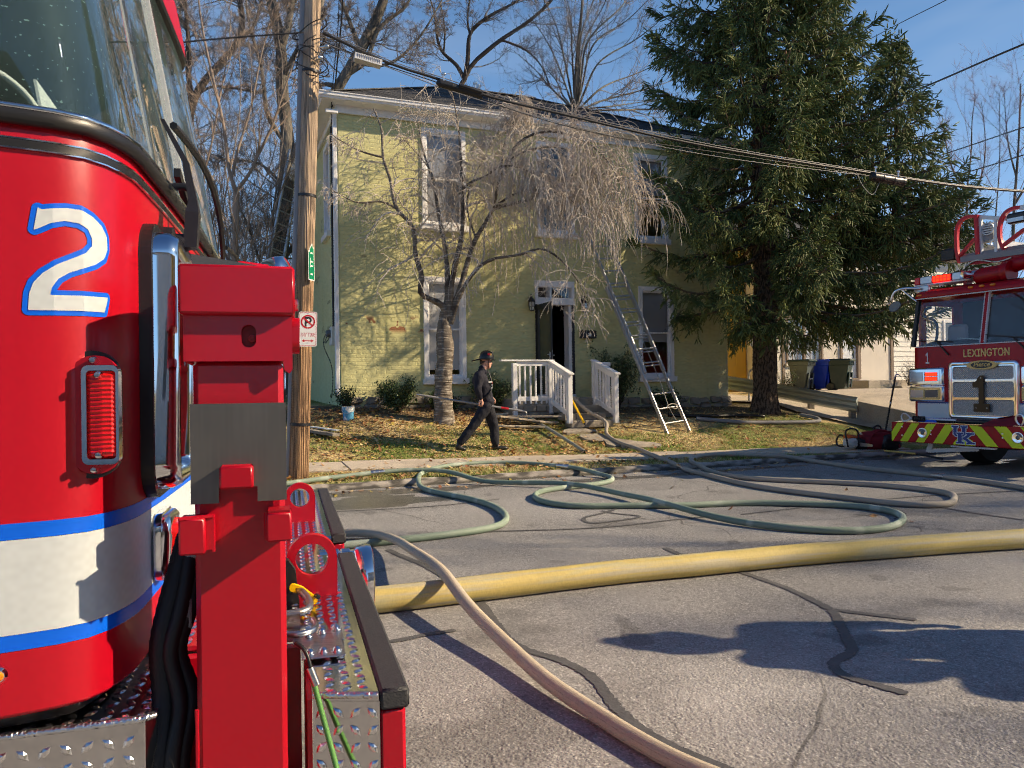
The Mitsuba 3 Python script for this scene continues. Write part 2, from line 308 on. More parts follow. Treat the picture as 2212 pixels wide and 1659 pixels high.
# wood and bark
def polewood(p, n, uv):
    a = dr.atan2(p.y - 11.15, p.x + 3.1); g = noise(a * 34, p.z * 1.6); f = noise(a * 90, p.z * 5.0)
    c = mix((0.50, 0.31, 0.17), (0.21, 0.115, 0.06), smoothstep(0.3, 0.75, g)); c = mix(c, (0.47, 0.37, 0.27), smoothstep(2.2, 4.5, p.z) * 0.75); return c * (0.62 + 0.6 * f)
M_('pole_wood', mikit.proc(polewood), 0.85, bump=lambda p, n, uv: noise(dr.atan2(p.y - 11.15, p.x + 3.1) * 34, p.z * 2.2), bscale=0.03)
def cherryb(p, n, uv):
    b = noise(p.x * 7, p.y * 7, p.z * 42); c = mix((0.14, 0.115, 0.09), (0.40, 0.36, 0.30), smoothstep(0.45, 0.78, 0.5 * b + 0.5 * fbm(p.x * 11, p.y * 11, p.z * 16, 3))); return mix(c, (0.055, 0.042, 0.034), smoothstep(0.55, 0.72, fbm(p.x * 6, p.y * 6, p.z * 3, 3)))
M_('cherry_bark', mikit.proc(cherryb), 0.7, bump=lambda p, n, uv: noise(p.x * 9, p.y * 9, p.z * 45), bscale=0.02)
M_('cherry_twig', mikit.proc(lambda p, n, uv: mix((0.42, 0.365, 0.31), (0.62, 0.56, 0.485), noise(p.x * 6, p.y * 6, p.z * 3))), 0.7)
def treeb(p, n, uv): return mix((0.165, 0.15, 0.125), (0.075, 0.068, 0.056), smoothstep(0.35, 0.7, fbm(p.x * 5, p.y * 5, p.z * 1.6, 4)))
M_('tree_bark', mikit.proc(treeb), 0.85, bump=lambda p, n, uv: fbm(p.x * 9, p.y * 9, p.z * 3, 3), bscale=0.05)
M_('dark_bark', mikit.proc(lambda p, n, uv: mix((0.085, 0.065, 0.05), (0.04, 0.032, 0.027), fbm(p.x * 6, p.y * 6, p.z * 2, 3))), 0.85)
M_('pale_bark', mikit.proc(lambda p, n, uv: mix((0.34, 0.265, 0.205), (0.21, 0.16, 0.125), fbm(p.x * 8, p.y * 8, p.z * 3, 3))), 0.75)
M_('twig_grey', (0.225, 0.195, 0.175), 0.8)
M_('twig_red', (0.26, 0.13, 0.10), 0.8)
def spruceb(p, n, uv):
    w = voronoi(dr.atan2(p.y - 19.2, p.x - 6.31) * 7, p.z * 8)[0]; return mix((0.19, 0.135, 0.095), (0.055, 0.038, 0.028), smoothstep(0.3, 0.62, w)) * (0.7 + 0.5 * noise(p.x * 40, p.y * 40, p.z * 40))
M_('spruce_bark', mikit.proc(spruceb), 0.9, bump=lambda p, n, uv: -voronoi(dr.atan2(p.y - 19.2, p.x - 6.31) * 7, p.z * 8)[0], bscale=0.06)
def needles(p, n, uv): return mix((0.055, 0.092, 0.027), (0.185, 0.215, 0.062), smoothstep(0.3, 0.75, 0.6 * noise(p.x * 5, p.y * 5, p.z * 5) + 0.4 * noise(p.x * 1.3, p.y * 1.3, p.z * 1.3)))
M_('spruce_needles', mikit.proc(needles), 0.6, specular=0.35)
M_('cone_brown', (0.28, 0.13, 0.06), 0.7)
M_('shrub_leaf', mikit.proc(lambda p, n, uv: mix((0.02, 0.045, 0.012), (0.06, 0.10, 0.03), noise(p.x * 14, p.y * 14, p.z * 14))), 0.5)
M_('grey_wood', mikit.proc(lambda p, n, uv: mix((0.30, 0.27, 0.22), (0.17, 0.15, 0.125), noise(p.x * 6, p.y * 30, p.z * 30))), 0.85)
M_('pale_wood', mikit.proc(lambda p, n, uv: mix((0.62, 0.54, 0.40), (0.40, 0.32, 0.22), fbm(p.x * 4, p.y * 22, p.z * 22, 3))), 0.8)
# people
M_('navy_cloth', mikit.proc(lambda p, n, uv: mi.Color3f(0.013, 0.0135, 0.024) * (0.7 + 0.6 * fbm(p.x * 12, p.y * 12, p.z * 12, 3))), 0.9)
M_('navy_trousers', mikit.proc(lambda p, n, uv: mi.Color3f(0.008, 0.0095, 0.018) * (0.7 + 0.6 * fbm(p.x * 12, p.y * 12, p.z * 6, 3))), 0.85)
M_('skin', (0.62, 0.34, 0.25), 0.5)
M_('helmet_black', (0.007, 0.007, 0.008), 0.3, clearcoat=0.3)
M_('boot_leather', (0.012, 0.012, 0.013), 0.45)
M_('hair_brown', (0.06, 0.04, 0.028), 0.8)
# neighbourhood
M_('yellow_siding', mikit.proc(lambda p, n, uv: mi.Color3f(0.60, 0.34, 0.035) * (0.85 + 0.2 * fbm(p.x * 2, p.y * 2, p.z * 0.5, 3))), 0.7)
M_('beige_wall', mikit.proc(lambda p, n, uv: mi.Color3f(0.66, 0.61, 0.53) * (0.85 + 0.22 * fbm(p.x * 1.5, p.y * 1.5, p.z * 0.8, 3))), 0.8)
M_('white_siding', (0.66, 0.65, 0.60), 0.6)
M_('brown_trim', (0.20, 0.15, 0.11), 0.6)
M_('door_white', (0.62, 0.66, 0.70), 0.5)
M_('bin_green', (0.08, 0.10, 0.102), 0.45)
M_('bin_blue', (0.008, 0.045, 0.50), 0.4)
M_('bin_dark', (0.014, 0.034, 0.032), 0.4)
M_('sign_grey', (0.30, 0.30, 0.29), 0.5, 0.3)
M_('sign_white', (0.74, 0.74, 0.72), 0.45)
M_('sign_red', (0.52, 0.012, 0.02), 0.45)
M_('sign_green', (0.0, 0.19, 0.085), 0.4)
M_('sign_black', (0.02, 0.02, 0.022), 0.5)
M_('cable_black', (0.02, 0.02, 0.022), 0.5)
M_('cable_steel', (0.22, 0.22, 0.23), 0.5, 0.3)
M_('bucket_blue', mikit.proc(lambda p, n, uv: mix((0.10, 0.36, 0.58), (0.75, 0.8, 0.82), smoothstep(0.52, 0.58, fbm(p.x * 9, p.y * 9, p.z * 7, 2)))), 0.5)
M_('saw_orange', (0.70, 0.13, 0.02), 0.45)
M_('saw_white', (0.62, 0.60, 0.54), 0.5)
M_('pack_red', (0.22, 0.01, 0.02), 0.8)
M_('axe_yellow', (0.70, 0.50, 0.12), 0.5)
M_('rope', (0.50, 0.47, 0.40), 0.8)
M_('red_tube', (0.55, 0.01, 0.02), 0.4)
M_('pale_metal', (0.62, 0.63, 0.63), 0.4, 0.4)
M_('yellow_leaf', (0.75, 0.55, 0.05), 0.7)
scene['glow_red'] = {'type': 'twosided', 'bsdf': {'type': 'diffuse', 'reflectance': rgb(0.5, 0.02, 0.01)}}
# ================================================================== the ground
V0 = 10.75                                  # kerb line: distance across the street (along N_) from the camera
def hb(s): return np.interp(s, [2.5, 12.3, 15, 18, 22], [1.03, 0.84, 0.86, 1.0, 1.02])
def tzsv(s, v):
    h = hb(s)
    low = np.interp(v, [0, 1.6, 2.4], [0.08, 0.14, 0.20])
    up = low + np.clip(v - 2.4, 0, None) / 3.2 * (h - 0.2)
    return np.where(v < 0, 0, np.where(v < 5.6, up, h + 0.1 * np.clip((v - 5.6) / 6.4, 0, 1)))
def tz(x, y): return tzsv(x * S_[0] + y * S_[1], x * N_[0] + y * N_[1] - V0)
def W(s, v, z=0.0):
    q = S_ * s + N_ * (v + V0); return np.column_stack([np.broadcast_to(q[..., 0], np.shape(s)).ravel(), np.broadcast_to(q[..., 1], np.shape(s)).ravel(), np.broadcast_to(z, np.shape(s)).ravel()]) if np.ndim(s) else V(q[0], q[1], z)
def Wg(s, v): 
    s, v = np.broadcast_arrays(np.asarray(s, float), np.asarray(v, float)); s, v = s.ravel(), v.ravel()
    return np.outer(s, S_) + np.outer(v + V0, N_)
rng = np.random.default_rng(7)
def grid(ss, vs, zf):
    s, v = np.meshgrid(ss, vs, indexing='ij'); p = Wg(s, v); p[:, 2] = zf(s.ravel(), v.ravel())
    n, m = len(ss), len(vs); i, j = np.meshgrid(np.arange(n - 1), np.arange(m - 1), indexing='ij')
    q = np.stack([i * m + j, (i + 1) * m + j, (i + 1) * m + j + 1, i * m + j + 1], -1).reshape(-1, 4)
    return trimesh.Trimesh(p, np.vstack([q[:, [0, 1, 2]], q[:, [0, 2, 3]]]), process=False)
R = 900.0
struct('ground', trimesh.Trimesh([(-R, -R, -0.08), (R, -R, -0.08), (R, R, -0.08), (-R, R, -0.08)], [(0, 1, 2), (0, 2, 3)]), 'ground_soil')
struct('street', grid(np.linspace(-90, 110, 60), np.linspace(-17.5, 0.02, 12), lambda s, v: s * 0), 'asphalt')
bumpy = lambda s, v: 0.03 * (meshkit.fbm(np.stack([s * 1.3, v * 1.3, s * 0], -1), 3, 5) - 0.5) * np.clip(v / 0.3, 0, 1)
_ss = np.concatenate([np.linspace(-60, -4, 30), np.arange(-3.8, 16, 0.14), np.linspace(16.5, 110, 40)])
_vs = np.concatenate([np.arange(0.14, 6.2, 0.12), np.linspace(6.4, 12, 16), np.linspace(13, 120, 25)])
struct('lawn', grid(_ss, _vs, lambda s, v: tzsv(s, v) + bumpy(s, v)), 'lawn_soil', True)
# near side of the street, behind us
struct('lawn_near_side', grid(np.linspace(-60, 80, 40), np.linspace(-40, -17.6, 12), lambda s, v: 0.1 + s * 0), 'ground_soil', True)
# kerb
n = 240; ss = np.linspace(-30, 12.9, n); wob = meshkit.fbm(np.stack([ss * 2.2, ss * 0, ss * 0], -1), 3, 2) - 0.5
prof_k = [(-0.02, -0.02), (0.0, 0.055), (0.025, 0.083), (0.06, 0.09), (0.15, 0.088), (0.16, 0.02)]
struct('kerb', loft([np.array([S_ * s + N_ * (V0 + v + 0.035 * w) + V(0, 0, z + (0.03 * w if z > 0.05 else 0)) for v, z in prof_k]) for s, w in zip(ss, wob)], closed=False), 'kerb_stone', 50)
# sidewalk slabs
labels['sidewalk'] = {'kind': 'structure'}; _used.add('sidewalk')
def sw_lo(s): return np.interp(s, [-20, 1.5, 11, 14], [2.6, 1.28, 0.22, 0.2])
def sw_hi(s): return np.interp(s, [-20, 1.5, 11, 14], [4.0, 2.22, 1.05, 1.0])
se = np.concatenate([np.arange(-14.5, 13.0, 1.5)])
for k, (a, b) in enumerate(zip(se[:-1], se[1:])):
    t = rng.normal(0, 0.008, 4); g = 0.008
    top = []
    for (s, f), dz in zip(((a + g, sw_lo), (b - g, sw_lo), (b - g, sw_hi), (a + g, sw_hi)), t):
        v = f(s); top.append(S_ * s + N_ * (V0 + v) + V(0, 0, tzsv(s, v) + 0.022 + dz))
    top = np.array(top); add('sidewalk', 'slab', hull(np.vstack([top, top - V(0, 0, 0.09)])), 'concrete')
# driveway beside the house and the yard of the neighbours
def sheet(pts, off, name, mat, cell=0.35):
    poly = sg.Polygon(pts); x0, y0, x1, y1 = poly.bounds; ms = []
    xs = np.arange(x0, x1 + cell, cell); ys = np.arange(y0, y1 + cell, cell)
    vs, fs = trimesh.creation.triangulate_polygon(poly, engine='earcut')
    cells = []
    for i in range(len(xs) - 1):
        for j in range(len(ys) - 1):
            c = poly.intersection(sg.box(xs[i], ys[j], xs[i + 1], ys[j + 1]))
            for g in getattr(c, 'geoms', [c]):
                if g.geom_type == 'Polygon' and g.area > 1e-6:
                    v, f = trimesh.creation.triangulate_polygon(g, engine='earcut'); cells.append(trimesh.Trimesh(np.column_stack([v, tz(v[:, 0], v[:, 1]) + off]), f, process=False))
    return struct(name, join(cells), mat)
sheet([(6.0, 26), (6.05, 21.3), (6.75, 20.3), (7.1, 19.25), (7.95, 18.25), (8.9, 17.3), (9.6, 16.2), (9.9, 15.2), (12.4, 16.1), (11.0, 17.0), (9.75, 18.0), (8.4, 20.3), (7.6, 23.0), (7.3, 26)], 0.045, 'driveway', 'concrete')
sheet([(8.0, 23.2), (8.8, 20.6), (10.0, 18.6), (11.4, 17.3), (13.0, 16.6), (24, 21), (22, 31), (9.6, 27.0)], 0.05, 'parking_pad', 'concrete', 0.8)
# tar crack seals, hand-laid strips on the asphalt
def seal(pts, w, name='crack_seal'):
    p = spline([(x, y) for x, y in pts], max(10, len(pts) * 14)); n = len(p); t = np.gradient(p, axis=0); t /= np.linalg.norm(t, axis=1, keepdims=True)
    nn = np.stack([-t[:, 1], t[:, 0]], 1); k = rng.normal(0, 0.13, (n, 2)); ww = w / 2 * np.minimum(1, np.minimum(np.arange(n), np.arange(n)[::-1]) / 2.0 + 0.45)
    a, b = p + nn * (ww * (1 + k[:, 0]))[:, None], p - nn * (ww * (1 + k[:, 1]))[:, None]
    z = 0.004 + 0.0001 * len(labels) % 0.002
    return struct(name, loft(np.stack([np.column_stack([a, np.full(n, z)]), np.column_stack([b, np.full(n, z)])], 1), closed=False), 'tar')
seal([(-1.094, 6.668), (-0.926, 6.386), (-0.762, 6.142), (-0.596, 5.841), (-0.418, 5.476), (-0.234, 5.020), (-0.134, 4.618), (-0.048, 4.291), (0.039, 4.106), (0.158, 3.989), (0.279, 3.852), (0.373, 3.655), (0.412, 3.437), (0.470, 3.208), (0.567, 3.013), (0.664, 2.890), (0.757, 2.787), (0.847, 2.703)], 0.060)
seal([(-0.825, 4.239), (-0.675, 4.256), (-0.507, 4.359), (-0.342, 4.426)], 0.050)
seal([(1.287, 6.586), (1.387, 6.257), (1.588, 5.891), (1.750, 5.513), (1.848, 5.231), (1.912, 4.913), (1.939, 4.729)], 0.060)
seal([(1.953, 4.728), (2.085, 4.645), (2.240, 4.563), (2.347, 4.504)], 0.055)
seal([(1.944, 4.728), (1.882, 4.481), (1.795, 4.159), (1.732, 3.981), (1.628, 3.884), (1.572, 3.815), (1.560, 3.681), (1.638, 3.564), (1.747, 3.442)], 0.060)
seal([(-1.800, 7.117), (-1.091, 7.242), (-0.225, 7.431), (0.863, 7.567), (1.725, 7.972), (2.200, 8.132)], 0.045)
seal([(2.417, 8.202), (3.652, 8.797), (4.998, 9.333), (6.465, 9.679)], 0.045)
seal([(1.150, 8.684), (0.902, 8.329), (0.741, 8.108), (0.776, 7.831), (1.047, 7.917), (1.327, 8.175), (1.108, 8.372), (0.980, 8.570)], 0.050)
seal([(4.675, 8.636), (4.832, 8.117), (5.085, 7.621)], 0.050)
seal([(-2.361, 8.728), (-1.651, 8.862), (-0.822, 9.132), (-0.170, 9.596)], 0.030)
# wet asphalt along the gutter
def puddle(cx, cy, rx, ry, seed):
    a = np.linspace(0, 2 * np.pi, 90, endpoint=False); r = 0.55 + 0.9 * meshkit.fbm(np.stack([np.cos(a) * 2.2 + seed, np.sin(a) * 2.2, a * 0], -1), 4, seed)
    q = np.outer(rx * r * np.cos(a), S_) + np.outer(ry * r * np.sin(a), N_) + V(cx, cy, 0.0025)
    v, f = trimesh.creation.triangulate_polygon(sg.Polygon(q[:, :2]).buffer(0), engine='earcut')
    struct('puddle', trimesh.Trimesh(np.column_stack([v, np.full(len(v), 0.0025)]), f), 'wet_asphalt')
puddle(-1.76, 9.48, 0.95, 0.50, 1)
puddle(-1.50, 10.41, 1.40, 0.22, 3)
puddle(1.53, 11.52, 1.60, 0.18, 4)
puddle(3.70, 12.52, 1.20, 0.14, 5)
puddle(7.53, 14.35, 1.40, 0.35, 6)
puddle(-2.39, 10.23, 1.00, 0.20, 8)
puddle(7.62, 13.03, 1.00, 0.40, 9)
# fallen leaves and grass
def scatter_ok(s, v):
    q = np.outer(s, S_) + np.outer(v + V0, N_); lo, hi = sw_lo(s), sw_hi(s)
    on_walk = (v > lo - 0.03) & (v < hi + 0.03)
    house = (s > 2.45) & (s < 12.35) & (v > 5.45)
    drive = (q[:, 0] > np.interp(q[:, 1], [15.2, 16.2, 17.3, 18.25, 19.25, 20.3, 21.3], [9.6, 9.4, 8.8, 7.85, 7.0, 6.6, 6.0]))
    return on_walk, house, drive
N1 = 90000
s = rng.uniform(-2.5, 13.5, N1); v = rng.uniform(0.12, 5.5, N1); ow, ho, drv = scatter_ok(s, v)
gp = meshkit.fbm(np.stack([s * 0.9, v * 1.1, s * 0], -1), 3, 11); green = np.clip((gp - 0.46) * 6, 0, 1) * np.clip(1.2 - np.abs(v - 2.6) / 2.5, 0.1, 1)
green = np.where((s > 8.2) & (s < 10.3) & (v < 3.2), np.clip(green + 0.45, 0, 1), green); green = np.where(v < 0.7, np.clip(green + 0.25, 0, 1), green)
keep = ~ow & ~ho & ~drv & (rng.random(N1) < np.interp(v, [0, 3.6, 4.6, 5.5], [1, 1, 0.35, 0.12]))
s, v, green = s[keep], v[keep], green[keep]; nb = len(s)
b0 = Wg(s, v); b0[:, 2] = tzsv(s, v) + bumpy(s, v) - 0.005
h = rng.uniform(0.02, 0.06, nb) * (0.6 + 0.7 * green) * np.where(v < 0.9, 1.3, 1); az = rng.uniform(0, 2 * np.pi, nb); ln = rng.uniform(0.3, 1.6, nb) * h
d = np.stack([np.cos(az), np.sin(az), az * 0], 1); sd = np.stack([-d[:, 1], d[:, 0], az * 0], 1) * (rng.uniform(0.003, 0.007, nb))[:, None]
tip = b0 + d * ln[:, None] + V(0, 0, 1) * h[:, None]
vv = np.stack([b0 - sd, b0 + sd, tip], 1).reshape(-1, 3); ff = np.arange(nb * 3).reshape(-1, 3)
is_g = rng.random(nb) < green
colg = np.where(is_g[:, None], np.array([0.15, 0.23, 0.04]) * rng.uniform(0.6, 1.7, (nb, 1)), np.array([0.60, 0.47, 0.23]) * rng.uniform(0.5, 1.35, (nb, 1)) * [1, rng.uniform(0.9, 1.05), 1])
k = thing('grass', 'short straw-coloured and green grass over the sloping front lawn and verge', 'grass', kind='stuff')
scene[k] = mikit.ply(trimesh.Trimesh(vv, ff, process=False), 'grass_blades', color=np.repeat(colg, 3, 0))
N2 = 13000
s = np.concatenate([rng.uniform(-2.5, 7.6, N2), rng.uniform(7.0, 13.2, 1500)]); v = np.concatenate([rng.uniform(0.1, 5.4, N2), rng.uniform(0.1, 5.4, 1500)])
ow, ho, drv = scatter_ok(s, v)
den = meshkit.fbm(np.stack([s * 0.8, v * 0.9, s * 0 + 3], -1), 3, 21)
keep = ~ho & ~drv & (rng.random(len(s)) < np.where(ow, 0.05, np.where(v < 1.0, 0.35, np.clip(den * 2.2 - 0.35, 0.15, 1))))
s, v = s[keep], v[keep]
s = np.concatenate([s, rng.uniform(1.0, 12, 160), rng.uniform(1.5, 8, 8)]); v = np.concatenate([v, -np.abs(rng.normal(0.0, 0.35, 160)) - 0.02, rng.uniform(-5.5, -1, 8)])
nl = len(s); c0 = Wg(s, v); c0[:, 2] = np.where(v > 0, tzsv(s, v) + 0.022 + rng.uniform(0, 0.025, nl), 0.008)
L0 = rng.uniform(0.02, 0.045, nl); Wd = L0 * rng.uniform(0.55, 0.85, nl); az = rng.uniform(0, 2 * np.pi, nl)
x = np.stack([np.cos(az), np.sin(az), rng.normal(0, 0.35, nl)], 1); y = np.stack([-np.sin(az), np.cos(az), rng.normal(0, 0.35, nl)], 1); cup = rng.uniform(0.1, 0.5, nl) * L0
pt = lambda a, b, z: c0 + x * (a * L0)[:, None] + y * (b * Wd)[:, None] + V(0, 0, 1) * (z * cup)[:, None]
vv = np.stack([pt(-1, 0, 0.6), pt(-0.2, -1, 0.5), pt(0.6, -0.5, 0.2), pt(1.1, 0, 0.9), pt(0.6, 0.5, 0.2), pt(-0.2, 1, 0.6), pt(0, 0, 0)], 1).reshape(-1, 3)
ff = (np.array([(0, 1, 6), (1, 2, 6), (2, 3, 6), (3, 4, 6), (4, 5, 6), (5, 0, 6)])[None] + 7 * np.arange(nl)[:, None, None]).reshape(-1, 3)
pal = np.array([(0.40, 0.215, 0.09), (0.33, 0.165, 0.075), (0.50, 0.35, 0.18), (0.24, 0.10, 0.05), (0.58, 0.42, 0.22), (0.42, 0.33, 0.08)])
coll = pal[rng.integers(0, 6, nl)] * rng.uniform(0.7, 1.2, (nl, 1))
k = thing('fallen_leaves', 'brown and tan fallen leaves strewn over the lawn, verge and gutter', 'leaves', kind='stuff')
scene[k] = mikit.ply(trimesh.Trimesh(vv, ff, process=False), 'leaf_litter', color=np.repeat(coll, 7, 0))
# ================================================================== the green brick house
HA = V(-3.570, 16.105, 0.0)
MH = frame(HA, S_, N_)
HLEN, HDEP, HTOP = 9.78, 8.2, 7.20
house = thing('brick_house', 'two-storey house of green-painted brick with a white cornice and dark hip roof', 'house')
def AH(name, mesh, mat, smooth=False, sub=None, label=None, **kw): return add(sub or house, name, tf(mesh, MH), mat, smooth, label, **kw)
def zb(s): return float(hb(s + 2.555))            # ground at the front wall
rng = np.random.default_rng(3)
OPEN = {'UL': (1.80, 2.78, 4.97, 7.08), 'UM': (4.52, 5.46, 4.97, 7.08), 'UR': (7.10, 8.02, 4.97, 7.04), 'LL': (1.80, 2.74, 1.60, 3.83), 'LR': (7.18, 8.14, 1.60, 3.80), 'DR': (4.44, 5.42, 1.16, 3.84)}
fr = sg.box(0, 0.3, HLEN, HTOP).difference(unary_union([sg.box(o[0], o[2], o[1], o[3]) for o in OPEN.values()]))
wall = AH('front_wall', prism(fr, 0.28, frame((0, 0.295, 0), V(1, 0, 0), V(0, 0, 1))), 'painted_brick', label='front wall of painted brick')
side_open = sg.box(1.3, 4.97, 2.2, 7.05).union(sg.box(4.6, 4.97, 5.5, 7.05))
side = AH('side_wall', prism(sg.box(0.3, 0.3, HDEP, HTOP).difference(side_open), 0.28, frame((0.285, 0, 0), V(0, 1, 0), V(0, 0, 1), V(-1, 0, 0)) if False else frame((0.005, 0, 0), V(0, 1, 0), V(0, 0, 1))), 'painted_brick', label='shaded left side wall')
AH('side_wall', span(HLEN - 0.28, HLEN - 0.005, 0.3, HDEP, 0.3, HTOP), 'painted_brick')
AH('rear_wall', span(0.3, HLEN - 0.3, HDEP - 0.28, HDEP - 0.01, 0.3, HTOP), 'painted_brick')
def brick_rows(x0, x1, z0, z1, holes, course=0.0865, bl=0.215):
    out = []
    r = 0; z = z0
    while z + course <= z1 + 1e-6:
        cuts = sorted((h[0], h[1]) for h in holes if h[2] < z + course * 0.5 < h[3])
        segs, c = [], x0
        for a, b in cuts: segs.append((c, a)); c = b
        segs.append((c, x1))
        for a, b in segs:
            x = a; first = bl * (0.5 if r % 2 else 1.0) - (a % bl) * 0.0
            while x < b - 0.03:
                l = min(first if x == a else bl * (1 + rng.normal(0, 0.03)), b - x)
                if b - x - l < 0.05: l = b - x
                out.append((x, x + l, z, z + course)); x += l
        z += course; r += 1
    return out
def brick(x0, x1, z0, z1, g=0.0028, d=0.0048):
    """front face at -d (towards us), chamfered."""
    j = rng.normal(0, 0.0014, 8); e = 0.007; dd = d + rng.normal(0, 0.0011) 
    x0, x1, z0, z1 = x0 + g + j[0], x1 - g + j[1], z0 + g + j[2], z1 - g + j[3]
    v = np.array([(x0, 0, z0), (x1, 0, z0), (x1, 0, z1), (x0, 0, z1), (x0 + e, -dd + j[4], z0 + e), (x1 - e, -dd + j[5], z0 + e), (x1 - e, -dd + j[6], z1 - e), (x0 + e, -dd + j[7], z1 - e)])
    f = [(4, 5, 6), (4, 6, 7), (0, 1, 5), (0, 5, 4), (1, 2, 6), (1, 6, 5), (2, 3, 7), (2, 7, 6), (3, 0, 4), (3, 4, 7)]
    return trimesh.Trimesh(v, f, process=False)
MWF = frame((0, 0.0155, 0), V(1, 0, 0), V(0, 1, 0))
holes = [(o[0] - 0.005, o[1] + 0.005, o[2] - 0.09, o[3]) for o in OPEN.values()]
BR = brick_rows(0.0, HLEN, 0.75, HTOP - 0.03, holes)
ms = [brick(*b) for b in BR]
dist = [np.linalg.norm((MH @ V((b[0] + b[1]) / 2, 0, (b[2] + b[3]) / 2, 1))[:3] - V(0, 0, CAM_H)) + (9 if b[2] < 1.6 else 0) for b in BR]
order = np.argsort(dist); near = set(order[:300].tolist())
for i in order[:300]: AH('brick', tf(ms[i], MWF), 'painted_brick', sub=wall)
AH('brickwork', tf(join([m for i, m in enumerate(ms) if i not in near]), MWF), 'painted_brick', sub=wall, kind='stuff')
MSW = frame((0.0195, 0, 0), V(0, 1, 0), V(1, 0, 0), V(0, 0, 1))
AH('brickwork', tf(join([trimesh.Trimesh(m.vertices, m.faces[:, ::-1], process=False) for m in [brick(*b) for b in brick_rows(0.02, HDEP, 0.75, HTOP - 0.03, [(1.29, 2.21, 4.9, 7.05), (4.59, 5.51, 4.9, 7.05)])]]), MSW), 'painted_brick', sub=side, kind='stuff')
# soldier course over the lower left window and quoin-free corners
def stones(s0, s1):
    s = s0
    while s < s1:
        l = rng.uniform(0.22, 0.5); z = zb(s) - 0.12
        for k in range(2):
            h = rng.uniform(0.14, 0.2); c = V(s + l / 2 + rng.normal(0, 0.03), -0.03, z + h / 2)
            p = rng.uniform(-1, 1, (14, 3)); p /= np.linalg.norm(p, axis=1, keepdims=True)
            AH('foundation_stone', hull(c + np.sign(p) * np.abs(p) ** 0.55 * V(l / 2 + 0.01, 0.07, h / 2 + 0.01)), 'stone'); z += h
        s += l
stones(-0.02, 3.4); stones(6.1, HLEN)
# --- windows
def window(o, M, meet=True, blind=None, label=None, apron=0.17):
    s0, s1, z0, z1 = o; t = 0.085
    w = add(house, 'window', tf(join([span(s0 - 0.012, s0 + t, -0.03, 0.12, z0, z1, None, 0.004), span(s1 - t, s1 + 0.012, -0.03, 0.12, z0, z1, None, 0.004), span(s0 + t, s1 - t, -0.028, 0.12, z1 - t * 1.3, z1, None, 0.004), span(s0 + t, s1 - t, -0.028, 0.12, z0, z0 + 0.05, None, 0.004)]), M), 'white_wood', 30, label)
    add(w, 'sill', tf(span(s0 - 0.05, s1 + 0.05, -0.10, 0.05, z0 - 0.13, z0 - 0.002, None, 0.006), M), 'white_wood', 30)
    zi0, zi1 = z0 + 0.05, z1 - t * 1.3; zm = (zi0 + zi1) / 2; q = 0.038
    for (a, b, y) in ((zm - 0.02, zi1, 0.015), (zi0, zm + 0.02, 0.05)):
        add(w, 'sash', tf(join([span(s0 + t, s0 + t + q, y, y + 0.035, a, b), span(s1 - t - q, s1 - t, y, y + 0.035, a, b), span(s0 + t + q, s1 - t - q, y, y + 0.035, b - q, b), span(s0 + t + q, s1 - t - q, y, y + 0.035, a, a + q)]), M), 'white_wood')
        add(w, 'pane', tf(trimesh.Trimesh([(s0 + t + q, y + 0.018, a + q), (s1 - t - q, y + 0.018, a + q), (s1 - t - q, y + 0.018, b - q), (s0 + t + q, y + 0.018, b - q)], [(0, 1, 2), (0, 2, 3)]), M), 'glass_pane')
    if blind:
        z = zi1 - 0.02; bl = []; zlow = zi1 - (zi1 - zi0) * blind[1]
        while z > zlow:
            bl.append(hull([(s0 + t, 0.130, z - 0.017), (s1 - t, 0.130, z - 0.017), (s0 + t, 0.1315, z - 0.017), (s1 - t, 0.1315, z - 0.017), (s0 + t, 0.139, z + 0.017), (s1 - t, 0.139, z + 0.017)])); z -= 0.03
        add(w, 'blind', tf(join(bl), M), blind[0], kind='stuff')
    return w
window(OPEN['UL'], MH, blind=('curtain', 0.98), label='left upstairs window in white frame')
window(OPEN['UM'], MH, blind=None, label='middle upstairs window over the door')
window(OPEN['UR'], MH, blind=('curtain', 0.45), label='right upstairs window partly behind the evergreen')
window(OPEN['LL'], MH, blind=('blind', 0.93), label='ground-floor window with closed white blinds')
window(OPEN['LR'], MH, blind=('curtain', 0.6), label='ground-floor window behind the ladder')
MSI = frame(HA + S_ * 0.015, N_, S_, V(0, 0, 1))
window((1.3, 2.2, 4.97, 7.05), MSI, label='upstairs window in the side wall'); window((4.6, 5.5, 4.97, 7.05), MSI)
AH('interior', join([span(0.4, HLEN - 0.4, 4.2, 4.25, 0.6, HTOP), span(0.4, HLEN - 0.4, 0.3, 4.2, 4.1, 4.18), span(0.4, HLEN - 0.4, 0.3, 4.2, HTOP - 0.05, HTOP - 0.01), span(0.4, HLEN - 0.4, 0.3, 4.2, 0.9, 1.12), span(4.05, 4.1, 0.31, 4.2, 1.12, 4.1), span(6.2, 6.25, 0.31, 4.2, 1.12, 4.1)]), 'interior_dark')
